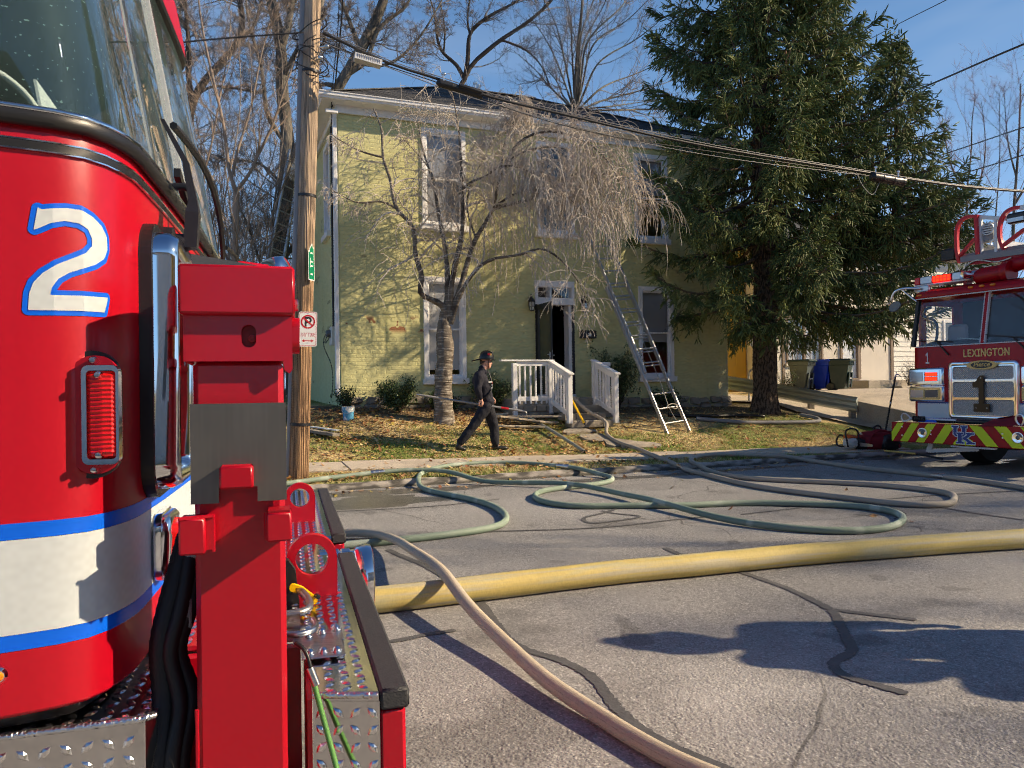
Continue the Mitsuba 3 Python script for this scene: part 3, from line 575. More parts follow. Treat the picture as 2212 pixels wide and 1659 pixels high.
# --- door
d0, d1 = 4.44, 5.42
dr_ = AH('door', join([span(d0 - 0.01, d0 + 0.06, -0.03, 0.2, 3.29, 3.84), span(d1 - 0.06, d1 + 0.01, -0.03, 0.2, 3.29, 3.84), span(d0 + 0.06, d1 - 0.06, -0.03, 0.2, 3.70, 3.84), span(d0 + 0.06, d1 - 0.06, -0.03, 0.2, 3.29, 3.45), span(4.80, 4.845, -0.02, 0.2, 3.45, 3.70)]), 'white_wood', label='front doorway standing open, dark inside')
AH('transom_pane', trimesh.Trimesh([(d0 + .06, 0.06, 3.45), (d1 - .06, 0.06, 3.45), (d1 - .06, 0.06, 3.70), (d0 + .06, 0.06, 3.70)], [(0, 1, 2), (0, 2, 3)]), 'glass_pane', sub=dr_)
AH('jamb', join([span(d1 - 0.12, d1 - 0.005, 0.03, 0.30, 1.2, 3.289), span(d0 - 0.005, d0 + 0.035, 0.0, 0.30, 1.2, 3.289)]), 'white_wood', sub=dr_)
AH('casing', join([span(d1 - 0.045, d1 + 0.005, -0.02, 0.028, 1.2, 3.289), span(d0 - 0.01, d0 + 0.03, -0.02, 0.0, 1.2, 3.289)]), 'black_paint', sub=dr_)
sd = join([span(4.45, 4.485, -0.83, -0.715, 1.25, 3.27), span(4.45, 4.485, -0.135, -0.025, 1.25, 3.27), span(4.45, 4.485, -0.715, -0.135, 3.16, 3.27), span(4.45, 4.485, -0.715, -0.135, 1.25, 1.55)])
AH('storm_door', sd, 'black_paint', sub=dr_)
AH('storm_pane', trimesh.Trimesh([(4.468, -0.715, 1.55), (4.468, -0.135, 1.55), (4.468, -0.135, 3.16), (4.468, -0.715, 3.16)], [(0, 1, 2), (0, 2, 3)]), 'glass_pane', sub=dr_)
AH('door_handle', join([span(4.43, 4.45, -0.80, -0.76, 2.0, 2.16, None, 0.004), span(4.40, 4.43, -0.79, -0.70, 2.09, 2.11, None, 0.004), span(4.485, 4.505, -0.80, -0.76, 1.98, 2.2, None, 0.004), span(4.505, 4.55, -0.79, -0.70, 2.07, 2.09, None, 0.004)]), 'aluminium', sub=dr_)
AH('threshold', span(d0, d1, -0.08, 0.3, 1.13, 1.20, None, 0.005), 'white_wood', sub=dr_)
# --- cornice, gutter, roof
AH('cornice', join([span(-0.06, HLEN + 0.06, -0.055, -0.002, HTOP - 0.02, HTOP + 0.14), span(-0.06, -0.002, -0.002, HDEP, HTOP - 0.02, HTOP + 0.14)]), 'white_wood')
AH('soffit', join([span(-0.30, HLEN + 0.3, -0.32, 0.0, HTOP + 0.141, HTOP + 0.165), span(-0.30, 0.0, 0.0, HDEP, HTOP + 0.141, HTOP + 0.165)]), 'white_wood')
def gut(p0, p1, out):
    pr = [(0.0, 0.0), (0.06, 0.0), (0.075, 0.03), (0.10, 0.05), (0.105, 0.10), (0.125, 0.11), (0.125, 0.125), (0.11, 0.125), (0.0, 0.12)]
    return loft([[V(*p) + V(*out) * o + V(0, 0, z) for o, z in pr] for p in (p0, p1)], closed=True, caps=True)
AH('gutter', gut((-0.43, -0.30, HTOP + 0.15), (HLEN + 0.43, -0.30, HTOP + 0.15), (0, -1, 0)), 'white_wood')
AH('gutter', gut((-0.30, -0.30, HTOP + 0.15), (-0.30, HDEP, HTOP + 0.15), (-1, 0, 0)), 'white_wood')
e0, e1, f0, f1, ze, zr = -0.36, HLEN + 0.36, -0.36, HDEP + 0.3, HTOP + 0.262, 9.62
r0, r1, rn = 3.45, 6.2, 3.95
c = np.array([(e0, f0, ze), (e1, f0, ze), (e1, f1, ze), (e0, f1, ze), (r0, rn, zr), (r1, rn, zr)])
rf = AH('roof', trimesh.Trimesh(np.vstack([c, c - V(0, 0, 0.09)]), [(0, 1, 5), (0, 5, 4), (1, 2, 5), (2, 3, 4), (2, 4, 5), (3, 0, 4), (6, 11, 7), (6, 10, 11), (7, 11, 8), (8, 10, 9), (8, 11, 10), (9, 10, 6), (0, 6, 7), (0, 7, 1), (1, 7, 8), (1, 8, 2), (3, 9, 6), (3, 6, 0), (2, 8, 9), (2, 9, 3)], process=False), 'shingles', label='dark shingled hip roof')
tabs = []
sl = V(0, rn - f0, zr - ze); Ls = np.linalg.norm(sl); sl = sl / Ls; nrm = V(0, -sl[2], sl[1])
for r in range(int(Ls / 0.135)):
    t = r * 0.135; k = t / Ls; a = e0 + (r0 - e0) * k; b = e1 + (r1 - e1) * k; x = a + (0.15 if r % 2 else 0.0) + 0.02
    while x < b - 0.1:
        w = min(0.3, b - x); base = V(x, f0, ze) + sl * t; th = 0.006 + rng.uniform(0, 0.006)
        p = [base + V(0.004, 0, 0) + nrm * th, base + V(w - 0.004, 0, 0) + nrm * (th + rng.uniform(0, .003)), base + V(w - 0.004, 0, 0) + sl * 0.17 + nrm * 0.003, base + V(0.004, 0, 0) + sl * 0.17 + nrm * 0.003]
        q = [base + V(0.004, 0, 0) - nrm * 0.002, base + V(w - 0.004, 0, 0) - nrm * 0.002]
        tabs.append(trimesh.Trimesh(np.array(p + q), [(0, 1, 2), (0, 2, 3), (4, 5, 1), (4, 1, 0)], process=False)); x += w
AH('shingle_courses', join(tabs), 'shingles', sub=rf, kind='stuff')
hipd = V(r0 - e0, rn - f0, zr - ze)
AH('hip_cap', join([bar((e0, f0, ze + 0.01), (r0, rn, zr + 0.01), 0.22, 0.025), bar((r0, rn, zr + 0.01), (r1, rn, zr + 0.01), 0.25, 0.025), bar((r1, rn, zr + 0.01), (e1, f0, ze + 0.01), 0.22, 0.025)]), 'shingles', sub=rf)
AH('vent_pipe', tf(lathe([(0.04, 0), (0.04, 0.45), (0.03, 0.45)], 12), TM((3.9, 2.2, 8.65))), 'pale_metal', 40, sub=rf)
# --- downspout and services on the left
AH('downspout', join([span(-0.115, -0.03, -0.02, 0.08, 1.25, 7.15, None, 0.01), span(-0.28, -0.03, -0.22, -0.14, 7.10, 7.18, None, 0.01)]), 'white_wood', label='white downspout at the left corner')
AH('meter_box', join([span(-0.12, 0.0, 0.55, 0.8, 2.35, 2.75, None, 0.01)]), 'pale_metal'); AH('meter', tf(lathe([(0, 0.1), (0.07, 0.09), (0.085, 0.03), (0.085, 0)], 20), axis_frame((-0.12, 0.67, 2.6), (-1, 0, 0))), 'smoke_lens', 40)
AH('conduit', join([tube([(-0.05, 0.66, 2.75), (-0.05, 0.66, 7.1)], 0.025, 8), tube(spline([(-0.06, 0.9, 2.6), (-0.2, 1.0, 2.4), (-0.1, 1.05, 2.7), (-0.22, 0.95, 2.5), (-0.08, 1.0, 2.0), (-0.06, 1.02, 1.2)], 30), 0.01, 6)]), 'cable_black', 40)
# --- lanterns, mailbox
def lantern(s, lab):
    k = add(house, 'wall_lantern', tf(join([span(s - 0.04, s + 0.04, -0.03, 0.0, 3.28, 3.45, None, 0.01), tube(spline([(s, -0.02, 3.40), (s, -0.09, 3.50), (s, -0.13, 3.47), (s, -0.13, 3.42)], 14), 0.012, 8)]), MH), 'black_iron', 40, lab)
    add(k, 'cap', tf(lathe([(0, 0.11), (0.02, 0.09), (0.035, 0.075), (0.085, 0.0), (0.09, -0.012), (0.0, -0.012)], 6), MH @ TM((s, -0.13, 3.335))), 'black_iron')
    add(k, 'cage', tf(join([tube([(s + 0.078 * math.cos(a), -0.13 + 0.078 * math.sin(a), 3.32), (s + 0.075 * math.cos(a), -0.13 + 0.075 * math.sin(a), 3.22), (s + 0.05 * math.cos(a), -0.13 + 0.05 * math.sin(a), 3.13)], 0.006, 5) for a in np.arange(6) * np.pi / 3] + [tf(lathe([(0, 0), (0.055, 0), (0.055, 0.012), (0, 0.012)], 12), TM((s, -0.13, 3.12))), tf(lathe([(0.076, 0), (0.082, 0), (0.082, 0.01), (0.076, 0.01)], 12), TM((s, -0.13, 3.215)))]), MH), 'black_iron', 40)
    add(k, 'glass', tf(lathe([(0.068, 0.19), (0.066, 0.09), (0.044, 0.005)], 6), MH @ TM((s, -0.13, 3.13))), 'clear_lens')
lantern(4.30, 'black wall lantern left of the door'); lantern(5.64, 'black wall lantern right of the door')
mb = AH('mailbox', join([span(5.55, 5.95, -0.13, 0.0, 2.51, 2.66, None, 0.008), hull([(5.545, -0.145, 2.665), (5.955, -0.145, 2.665), (5.545, 0.0, 2.665), (5.955, 0.0, 2.665), (5.545, 0.0, 2.71), (5.955, 0.0, 2.71), (5.545, -0.06, 2.70), (5.955, -0.06, 2.70)])]), 'black_paint', label='black mailbox right of the door')
AH('mailbox_tag', span(5.73, 5.80, -0.134, -0.131, 2.56, 2.63), 'sign_white', sub=mb)
# --- stone porch and steps
porch = []
pr = AH('porch', span(3.45, 6.0, -1.0, -0.02, 0.5, 1.06), 'stone', label='stone landing and steps at the front door')
for k, (n0, n1, zt) in enumerate(((-1.0, -0.04, 1.13), (-1.32, -1.0, 0.97), (-1.64, -1.32, 0.81), (-1.96, -1.64, 0.67))):
    x = 3.45 if k == 0 else 4.36; xe = 6.0 if k == 0 else 5.36
    while x < xe - 0.02:
        w = min(rng.uniform(0.28, 0.6), xe - x)
        if xe - x - w < 0.15: w = xe - x
        AH('step_stone', box((x + w / 2, (n0 + n1) / 2, zt - (0.04 if k == 0 else 0.075)), (w - 0.012, n1 - n0 - 0.01, 0.08 if k == 0 else 0.15), None, 0.015), 'stone', sub=pr); x += w
for r in range(3):
    x = 3.45
    while x < 4.3:
        w = min(rng.uniform(0.2, 0.42), 4.34 - x); AH('step_stone', box((x + w / 2, -1.01, 0.62 + r * 0.15), (w - 0.012, 0.07, 0.135), None, 0.012), 'stone', sub=pr); x += w
# --- white railings
def railing(name_label, posts, rails, pickets):
    k = thing('porch_railing', name_label, 'railing')
    for p in posts: add(k, 'post', tf(span(p[0] - 0.05, p[0] + 0.05, p[1] - 0.05, p[1] + 0.05, p[2], p[3], None, 0.005), MH), 'white_wood', 30)
    for a, b, w, h in rails: add(k, 'rail', tf(bar(a, b, w, h, bev=0.004), MH), 'white_wood', 30)
    for a, b in pickets: add(k, 'picket', tf(bar(a, b, 0.036, 0.036, (0, 1, 0), bev=0.003), MH), 'white_wood', 30)
y = -1.0
pk = [((3.62 + 0.125 * i, y, 1.02), (3.62 + 0.125 * i, y, 1.90)) for i in range(6)]
pk2 = [((4.34, -1.0 - 0.135 * i, 1.04 - 0.045 * i), (4.34, -1.0 - 0.135 * i, 1.84 - 0.045 * i)) for i in range(1, 7)]
railing('white wooden porch railing left of the door, turning down the steps', [(3.50, y, 0.78, 1.90), (4.34, y, 0.8, 1.93), (4.34, -1.95, 0.62, 1.62)],
        [((3.18, y, 1.955), (4.42, y, 1.955), 0.13, 0.035), ((3.55, y, 1.885), (4.29, y, 1.885), 0.035, 0.10), ((3.55, y, 1.13), (4.29, y, 1.13), 0.035, 0.10), ((4.34, -0.96, 1.965), (4.34, -2.06, 1.635), 0.13, 0.035), ((4.34, -1.05, 1.85), (4.34, -1.9, 1.59), 0.035, 0.10), ((4.34, -1.05, 1.07), (4.34, -1.9, 0.81), 0.035, 0.10)], pk + pk2)
pk3 = [((5.42, -1.0 - 0.135 * i, 1.04 - 0.045 * i), (5.42, -1.0 - 0.135 * i, 1.84 - 0.045 * i)) for i in range(1, 7)]
railing('white wooden stair railing right of the door', [(5.42, -1.0, 0.8, 1.93), (5.42, -1.95, 0.6, 1.62), (5.72, -1.0, 0.9, 1.9)],
        [((5.42, -0.94, 1.965), (5.42, -2.06, 1.635), 0.13, 0.035), ((5.42, -1.05, 1.85), (5.42, -1.9, 1.59), 0.035, 0.10), ((5.42, -1.05, 1.07), (5.42, -1.9, 0.81), 0.035, 0.10), ((5.47, -1.0, 1.87), (5.82, -1.0, 1.87), 0.035, 0.10)], pk3)
# --- extension ladder against the front
def ladder(F1, F2, top, frac, label, rw=0.036, rd=0.085):
    F1, F2, top = map(lambda q: np.asarray(q, float), (F1, F2, top)); mid = (F1 + F2) / 2; ax = top - mid; Lg = np.linalg.norm(ax); ax /= Lg
    w = F2 - F1; w -= ax * (w @ ax); hw = np.linalg.norm(w) / 2; w /= 2 * hw; nn = np.cross(ax, w); nn = nn if nn[2] > 0 else -nn
    k = thing('extension_ladder', label, 'ladder')
    for s in (-1, 1): add(k, 'rail', bar(mid + w * s * hw, mid + w * s * hw + ax * Lg * frac, rw, rd, nn, 0.004), 'aluminium', 30)
    off = nn * 0.06; hw2 = hw - rw - 0.004
    for s in (-1, 1): add(k, 'fly_rail', bar(mid + off + w * s * hw2 + ax * Lg * (1 - frac), mid + off + w * s * hw2 + ax * Lg, rw, rd, nn, 0.004), 'aluminium', 30)
    n = int(Lg / 0.345)
    for i in range(n):
        t = 0.26 + i * 0.345
        if t < Lg * frac: add(k, 'rung', tube([mid + w * -(hw - rw / 2) + ax * t, mid + w * (hw - rw / 2) + ax * t], 0.018, 10), 'aluminium', True)
        if Lg * (1 - frac) + 0.05 < t < Lg: add(k, 'fly_rung', tube([mid + off + w * -(hw2 - rw / 2) + ax * (t + 0.05), mid + off + w * (hw2 - rw / 2) + ax * (t + 0.05)], 0.018, 10), 'aluminium', True)
    return k, mid, ax, w, hw, nn, Lg
lk, mid, ax, w, hw, nn, Lg = ladder((3.255, 16.225, 0.36), (3.80, 16.50, 0.36), HA + S_ * 5.95 - N_ * 0.12 + V(0, 0, 4.95), 0.72, 'aluminium extension ladder leaning on the front of the green house')
hl = spline([mid + ax * 4.2 + nn * .1, mid + ax * 2.6 + nn * .09, mid + ax * 0.95 + nn * .05 + w * .02, mid + ax * 0.62 + nn * 0.04, mid + ax * 0.3 + nn * 0.03 + w * .05], 40)
add(lk, 'halyard', join([tube(hl, 0.007, 6), tube(spline([mid + ax * 0.62 - w * 0.05 + nn * .03, mid + ax * 0.66 + w * 0.1 + nn * .05, mid + ax * 0.6 + w * 0.24 + nn * .04, mid + ax * 0.55 + w * 0.2 + nn * .04, mid + ax * 0.6 + w * 0.02 + nn * .05], 30), 0.010, 6)]), 'rope', True)
ladder((-6.62, 18.6, 0.95), (-6.3, 18.95, 0.95), HA - S_ * 0.42 + N_ * 4.5 + V(0, 0, 7.6), 0.68, 'aluminium ladder leaning on the far left side of the house, behind the pole', rw=0.035, rd=0.09)
# ================================================================== trees and shrubs
def unit(a): return a / (np.linalg.norm(a, axis=-1, keepdims=True) + 1e-12)
def grow(p0, d0, L, r0, K, rng, wander, trop, tip=0.25):
    """polylines from p0 along d0 (N,3) of lengths L; trop: vector added per step; radii taper to tip*r0."""
    N = len(p0); P = np.zeros((N, K, 3)); P[:, 0] = p0; d = unit(np.asarray(d0, float)); step = (np.asarray(L) / (K - 1))[:, None]
    trop = np.asarray(trop, float)
    for k in range(1, K):
        d = unit(d + rng.normal(0, wander, (N, 3)) + trop * (k / K))
        P[:, k] = P[:, k - 1] + d * step
    R = np.asarray(r0)[:, None] * np.linspace(1, tip, K)[None]
    return P, R
def children(P, R, m, rng, rmax=9.0, t0=0.2, t1=1.0, ang=(30, 60), lf=(0.4, 0.7), rf=0.55, K=6, wander=0.12, trop=(0, 0, 0), tip=0.25, rmin=0.0, shrink=True, perm=None):
    """m side branches per metre-independent parent."""
    N, K0, _ = P.shape
    idx = np.repeat(np.arange(N), m); t = rng.uniform(t0, t1, N * m); f = t * (K0 - 1); i = np.minimum(f.astype(int), K0 - 2); w = (f - i)[:, None]
    a, b = P[idx, i], P[idx, i + 1]; p = a + (b - a) * w; d = unit(b - a)
    r = R[idx, i] * (1 - w[:, 0]) + R[idx, i + 1] * w[:, 0]
    Lp = np.linalg.norm(np.diff(P, axis=1), axis=2).sum(1)[idx]
    q = unit(np.cross(d, unit(rng.normal(size=d.shape)))); th = np.radians(rng.uniform(*ang, N * m))[:, None]
    dd = d * np.cos(th) + q * np.sin(th)
    L = Lp * rng.uniform(*lf, N * m) * ((1.15 - 0.6 * t) if shrink else 1)
    return grow(p, dd, L, np.clip(r * rf, rmin, rmax), K, rng, wander, trop, tip)
def limb_arrays(limbs, K=24):
    P, R = [], []
    for pts, ra, rb in limbs:
        p = spline(pts, K); P.append(p); R.append(np.linspace(ra, rb, K))
    return np.array(P), np.array(R)
def crown(limbs, rng, levels, K=24):
    """limbs + successive generations; returns list of (P, R)."""
    P, R = limb_arrays(limbs, K); out = [(P, R)]; cur = (P, R)
    for lv in levels:
        cur = children(cur[0], cur[1], rng=rng, **lv); out.append(cur)
    return out
# LIMBS
CHERRY = [([(-1.34, 15.70, 2.69), (-1.37, 15.65, 3.03), (-1.66, 15.50, 3.20), (-1.81, 15.40, 3.30), (-1.78, 15.40, 3.56), (-1.89, 15.35, 4.07), (-1.94, 15.30, 4.61), (-2.22, 15.20, 4.94), (-2.34, 15.15, 5.49), (-2.47, 15.10, 5.94), (-2.49, 15.10, 6.45), (-2.65, 15.10, 6.90)], 0.085, 0.020),
    ([(-1.34, 15.70, 2.69), (-1.29, 15.70, 3.64), (-1.36, 15.70, 4.44), (-1.47, 15.75, 5.05), (-1.54, 15.80, 5.54), (-1.76, 15.90, 6.26), (-1.86, 15.95, 6.85)], 0.085, 0.018),
    ([(-1.27, 15.70, 2.79), (-1.14, 15.65, 3.83), (-0.99, 15.60, 4.42), (-0.96, 15.60, 5.36), (-0.99, 15.65, 6.27), (-1.07, 15.70, 7.04), (-1.16, 15.70, 7.47)], 0.085, 0.015),
    ([(-1.25, 15.70, 2.79), (-0.91, 15.70, 3.83), (-0.69, 15.65, 4.43), (-0.35, 15.60, 5.00), (-0.16, 15.50, 5.68), (0.10, 15.40, 5.99), (0.47, 15.30, 6.12), (0.93, 15.20, 6.12), (1.33, 15.10, 5.97)], 0.080, 0.018),
    ([(-1.22, 15.70, 2.69), (-1.06, 15.60, 3.18), (-0.89, 15.50, 3.50), (-0.52, 15.30, 3.86), (-0.17, 15.10, 3.94), (0.25, 14.90, 3.97), (0.56, 14.80, 4.04), (0.87, 14.70, 3.89), (1.21, 14.60, 3.49), (1.50, 14.50, 2.91)], 0.060, 0.008),
    ([(-0.35, 15.60, 5.00), (-0.03, 15.50, 5.07), (0.48, 15.40, 5.18), (1.07, 15.20, 5.50), (1.50, 15.10, 5.58), (1.90, 15.00, 5.51), (2.20, 14.90, 5.34), (2.45, 14.80, 4.98)], 0.050, 0.012),
    ([(-2.22, 15.20, 4.94), (-2.55, 15.10, 5.07), (-2.94, 15.00, 5.03), (-3.28, 14.90, 5.17), (-3.52, 14.80, 5.28)], 0.030, 0.007),
    ([(-2.47, 15.10, 5.94), (-2.79, 15.00, 6.00), (-3.10, 14.95, 6.13), (-3.44, 14.90, 6.34)], 0.030, 0.007),
    ([(-1.04, 15.60, 5.31), (-0.79, 15.50, 5.52), (-0.46, 15.30, 5.60), (-0.18, 15.10, 5.72), (0.27, 14.90, 5.61), (0.63, 14.80, 5.40)], 0.035, 0.010),
    ([(-1.47, 15.75, 5.05), (-1.58, 15.90, 5.78), (-1.92, 16.00, 6.29), (-2.20, 16.00, 6.59)], 0.030, 0.008),
    ([(-0.16, 15.50, 5.68), (-0.08, 15.60, 6.33), (0.11, 15.70, 6.84), (0.29, 15.70, 7.26)], 0.030, 0.008),
    ([(-0.16, 15.50, 5.68), (0.15, 15.30, 6.19), (0.65, 15.10, 6.39), (1.38, 14.90, 6.18), (1.87, 14.70, 5.71), (2.11, 14.60, 5.20)], 0.040, 0.010),
    ([(-0.35, 15.60, 5.00), (0.09, 15.20, 5.20), (0.62, 14.80, 5.18), (1.13, 14.50, 4.92), (1.54, 14.30, 4.44)], 0.035, 0.010),
    ([(-0.69, 15.65, 4.43), (-0.87, 15.90, 5.29), (-0.57, 16.00, 6.08), (-0.27, 16.00, 6.66)], 0.030, 0.008)]
TREE_A = [([(-7.24, 22.00, 0.57), (-6.88, 22.00, 3.02), (-6.61, 22.00, 5.14), (-6.38, 22.00, 7.52), (-6.34, 22.00, 8.71), (-6.46, 22.00, 9.91), (-6.49, 22.00, 11.24), (-6.75, 22.00, 12.57), (-6.94, 22.00, 13.77)], 0.330, 0.130),
    ([(-6.38, 22.00, 7.78), (-5.95, 22.00, 8.44), (-5.75, 22.20, 9.57), (-5.73, 22.40, 10.73), (-5.52, 22.60, 12.31), (-5.38, 22.70, 13.72)], 0.200, 0.080),
    ([(-6.49, 22.00, 11.10), (-6.27, 21.90, 11.72), (-6.07, 21.80, 12.46), (-5.93, 21.70, 13.45)], 0.140, 0.080),
    ([(-6.43, 22.00, 10.31), (-5.93, 21.60, 10.92), (-5.62, 21.40, 11.22), (-5.04, 21.20, 11.76)], 0.090, 0.040),
    ([(-6.47, 22.00, 8.58), (-6.74, 21.60, 9.11), (-6.82, 21.30, 10.29), (-7.06, 21.10, 11.35), (-7.14, 21.00, 12.58)], 0.090, 0.030),
    ([(-6.52, 22.00, 5.13), (-5.87, 21.60, 5.71), (-5.50, 21.30, 6.03), (-5.07, 21.00, 6.09)], 0.110, 0.040),
    ([(-6.66, 22.00, 4.08), (-7.02, 21.50, 5.06), (-7.10, 21.00, 5.74), (-7.39, 20.80, 6.58)], 0.070, 0.020),
    ([(-6.49, 22.00, 7.25), (-6.82, 22.00, 7.63), (-7.28, 22.00, 7.93), (-7.94, 22.00, 8.00), (-8.60, 22.00, 8.21)], 0.060, 0.020)]
TREE_B = [([(-7.58, 27.00, 1.18), (-6.65, 27.00, 9.71), (-6.12, 27.00, 11.69), (-5.41, 27.00, 12.88), (-4.86, 27.00, 13.85), (-4.32, 27.00, 15.05), (-3.96, 27.00, 16.35)], 0.360, 0.150),
    ([(-5.64, 27.00, 12.46), (-4.98, 27.00, 12.94), (-4.48, 27.00, 14.07), (-3.66, 27.00, 14.71), (-3.15, 27.00, 15.69)], 0.120, 0.050),
    ([(-5.89, 27.00, 11.98), (-6.46, 27.00, 12.11), (-6.73, 26.80, 11.91), (-7.30, 26.50, 11.64)], 0.120, 0.040),
    ([(-5.14, 27.00, 13.27), (-5.41, 26.80, 13.99), (-5.61, 26.60, 14.54), (-5.95, 26.40, 15.41)], 0.120, 0.050),
    ([(-5.41, 27.00, 12.88), (-4.37, 27.20, 12.85), (-3.57, 27.40, 13.42), (-2.91, 27.60, 14.33), (-2.25, 27.80, 15.59)], 0.080, 0.030)]
TREE_C = [([(-10.34, 24.00, 1.15), (-10.03, 24.00, 8.84), (-9.82, 24.00, 10.50), (-9.28, 24.00, 11.28), (-8.62, 24.00, 12.01), (-8.28, 24.00, 12.73), (-8.34, 24.00, 13.60), (-8.41, 24.00, 14.76)], 0.220, 0.080),
    ([(-10.03, 24.00, 8.84), (-9.91, 24.00, 10.58), (-9.99, 24.00, 11.88), (-10.01, 24.00, 12.75), (-10.34, 24.00, 13.19), (-10.59, 24.00, 13.63), (-10.83, 24.00, 14.50)], 0.130, 0.060),
    ([(-9.90, 24.00, 11.59), (-9.91, 23.80, 12.66), (-9.92, 23.70, 13.47), (-9.89, 23.60, 14.27)], 0.080, 0.050),
    ([(-8.40, 24.00, 12.29), (-7.96, 24.00, 12.72), (-7.73, 24.00, 13.30), (-7.50, 24.00, 14.16)], 0.080, 0.030),
    ([(-9.82, 24.00, 10.50), (-9.24, 23.70, 10.74), (-8.42, 23.40, 10.61), (-7.51, 23.20, 10.38)], 0.060, 0.020)]
TREE_D = [([(-6.17, 17.00, 0.97), (-6.11, 17.00, 3.48), (-6.08, 17.00, 4.37), (-6.04, 17.00, 5.82)], 0.085, 0.070),
    ([(-6.04, 17.00, 5.82), (-6.16, 17.00, 6.14), (-6.26, 17.00, 6.97), (-6.45, 17.00, 7.99), (-6.63, 16.90, 8.98), (-6.74, 16.90, 9.66), (-6.81, 16.90, 10.41)], 0.055, 0.020),
    ([(-6.04, 17.00, 5.82), (-5.78, 17.00, 6.14), (-5.52, 17.00, 6.65), (-5.26, 17.00, 7.16), (-5.01, 16.90, 7.73), (-4.62, 16.80, 8.70)], 0.050, 0.015),
    ([(-6.14, 17.00, 6.09), (-6.01, 17.10, 6.79), (-5.78, 17.20, 7.65), (-5.59, 17.30, 8.72), (-5.29, 17.40, 10.02)], 0.040, 0.012),
    ([(-7.02, 17.50, 0.97), (-6.86, 17.50, 5.03), (-6.60, 17.40, 5.84), (-6.97, 17.30, 6.76), (-7.13, 17.20, 7.56), (-7.27, 17.20, 8.39)], 0.050, 0.015),
    ([(-6.77, 17.40, 5.32), (-6.92, 17.40, 6.06), (-6.75, 17.40, 6.89), (-6.58, 17.40, 7.73), (-6.36, 17.40, 8.88), (-6.24, 17.40, 10.03)], 0.035, 0.012),
    ([(-6.18, 17.80, 1.00), (-6.15, 17.80, 4.43), (-5.96, 17.80, 5.61), (-5.62, 17.80, 6.36), (-5.32, 17.70, 7.18)], 0.040, 0.012),
    ([(-7.09, 18.50, 1.00), (-6.98, 18.50, 5.23), (-6.62, 18.50, 7.12), (-6.43, 18.50, 8.57), (-6.52, 18.50, 10.13)], 0.040, 0.012),
    ([(-6.08, 18.50, 0.98), (-5.98, 18.50, 4.55), (-5.57, 18.50, 5.99), (-5.06, 18.30, 7.04)], 0.040, 0.012)]
TREE_E = [([(-2.46, 30.00, 1.16), (-2.06, 30.00, 10.55), (-1.88, 30.00, 13.09), (-1.70, 30.00, 13.41), (-1.40, 30.00, 13.98), (-1.12, 30.00, 14.25), (-0.25, 30.00, 14.94), (0.50, 30.00, 15.41), (1.27, 30.00, 15.99), (1.91, 30.00, 16.65)], 0.200, 0.060),
    ([(-1.66, 30.00, 13.53), (-1.54, 30.00, 14.35), (-1.45, 30.00, 15.16), (-1.18, 30.00, 15.52), (-0.36, 30.00, 16.05), (0.46, 30.00, 16.49), (1.01, 30.00, 17.03)], 0.120, 0.040),
    ([(-1.70, 30.00, 13.41), (-2.01, 30.00, 13.99), (-2.49, 30.00, 14.45), (-2.72, 30.00, 15.00), (-2.80, 30.00, 15.81), (-2.97, 30.00, 16.54)], 0.110, 0.030),
    ([(-1.45, 30.00, 15.16), (-1.54, 30.00, 15.80), (-1.44, 30.00, 16.52), (-1.33, 30.00, 17.42)], 0.060, 0.030),
    ([(-0.25, 30.00, 14.94), (0.44, 30.20, 14.77), (1.17, 30.40, 14.30), (1.71, 30.50, 13.23)], 0.060, 0.020),
    ([(-2.49, 30.00, 14.45), (-2.42, 29.70, 15.31), (-2.57, 29.50, 16.28)], 0.050, 0.020)]
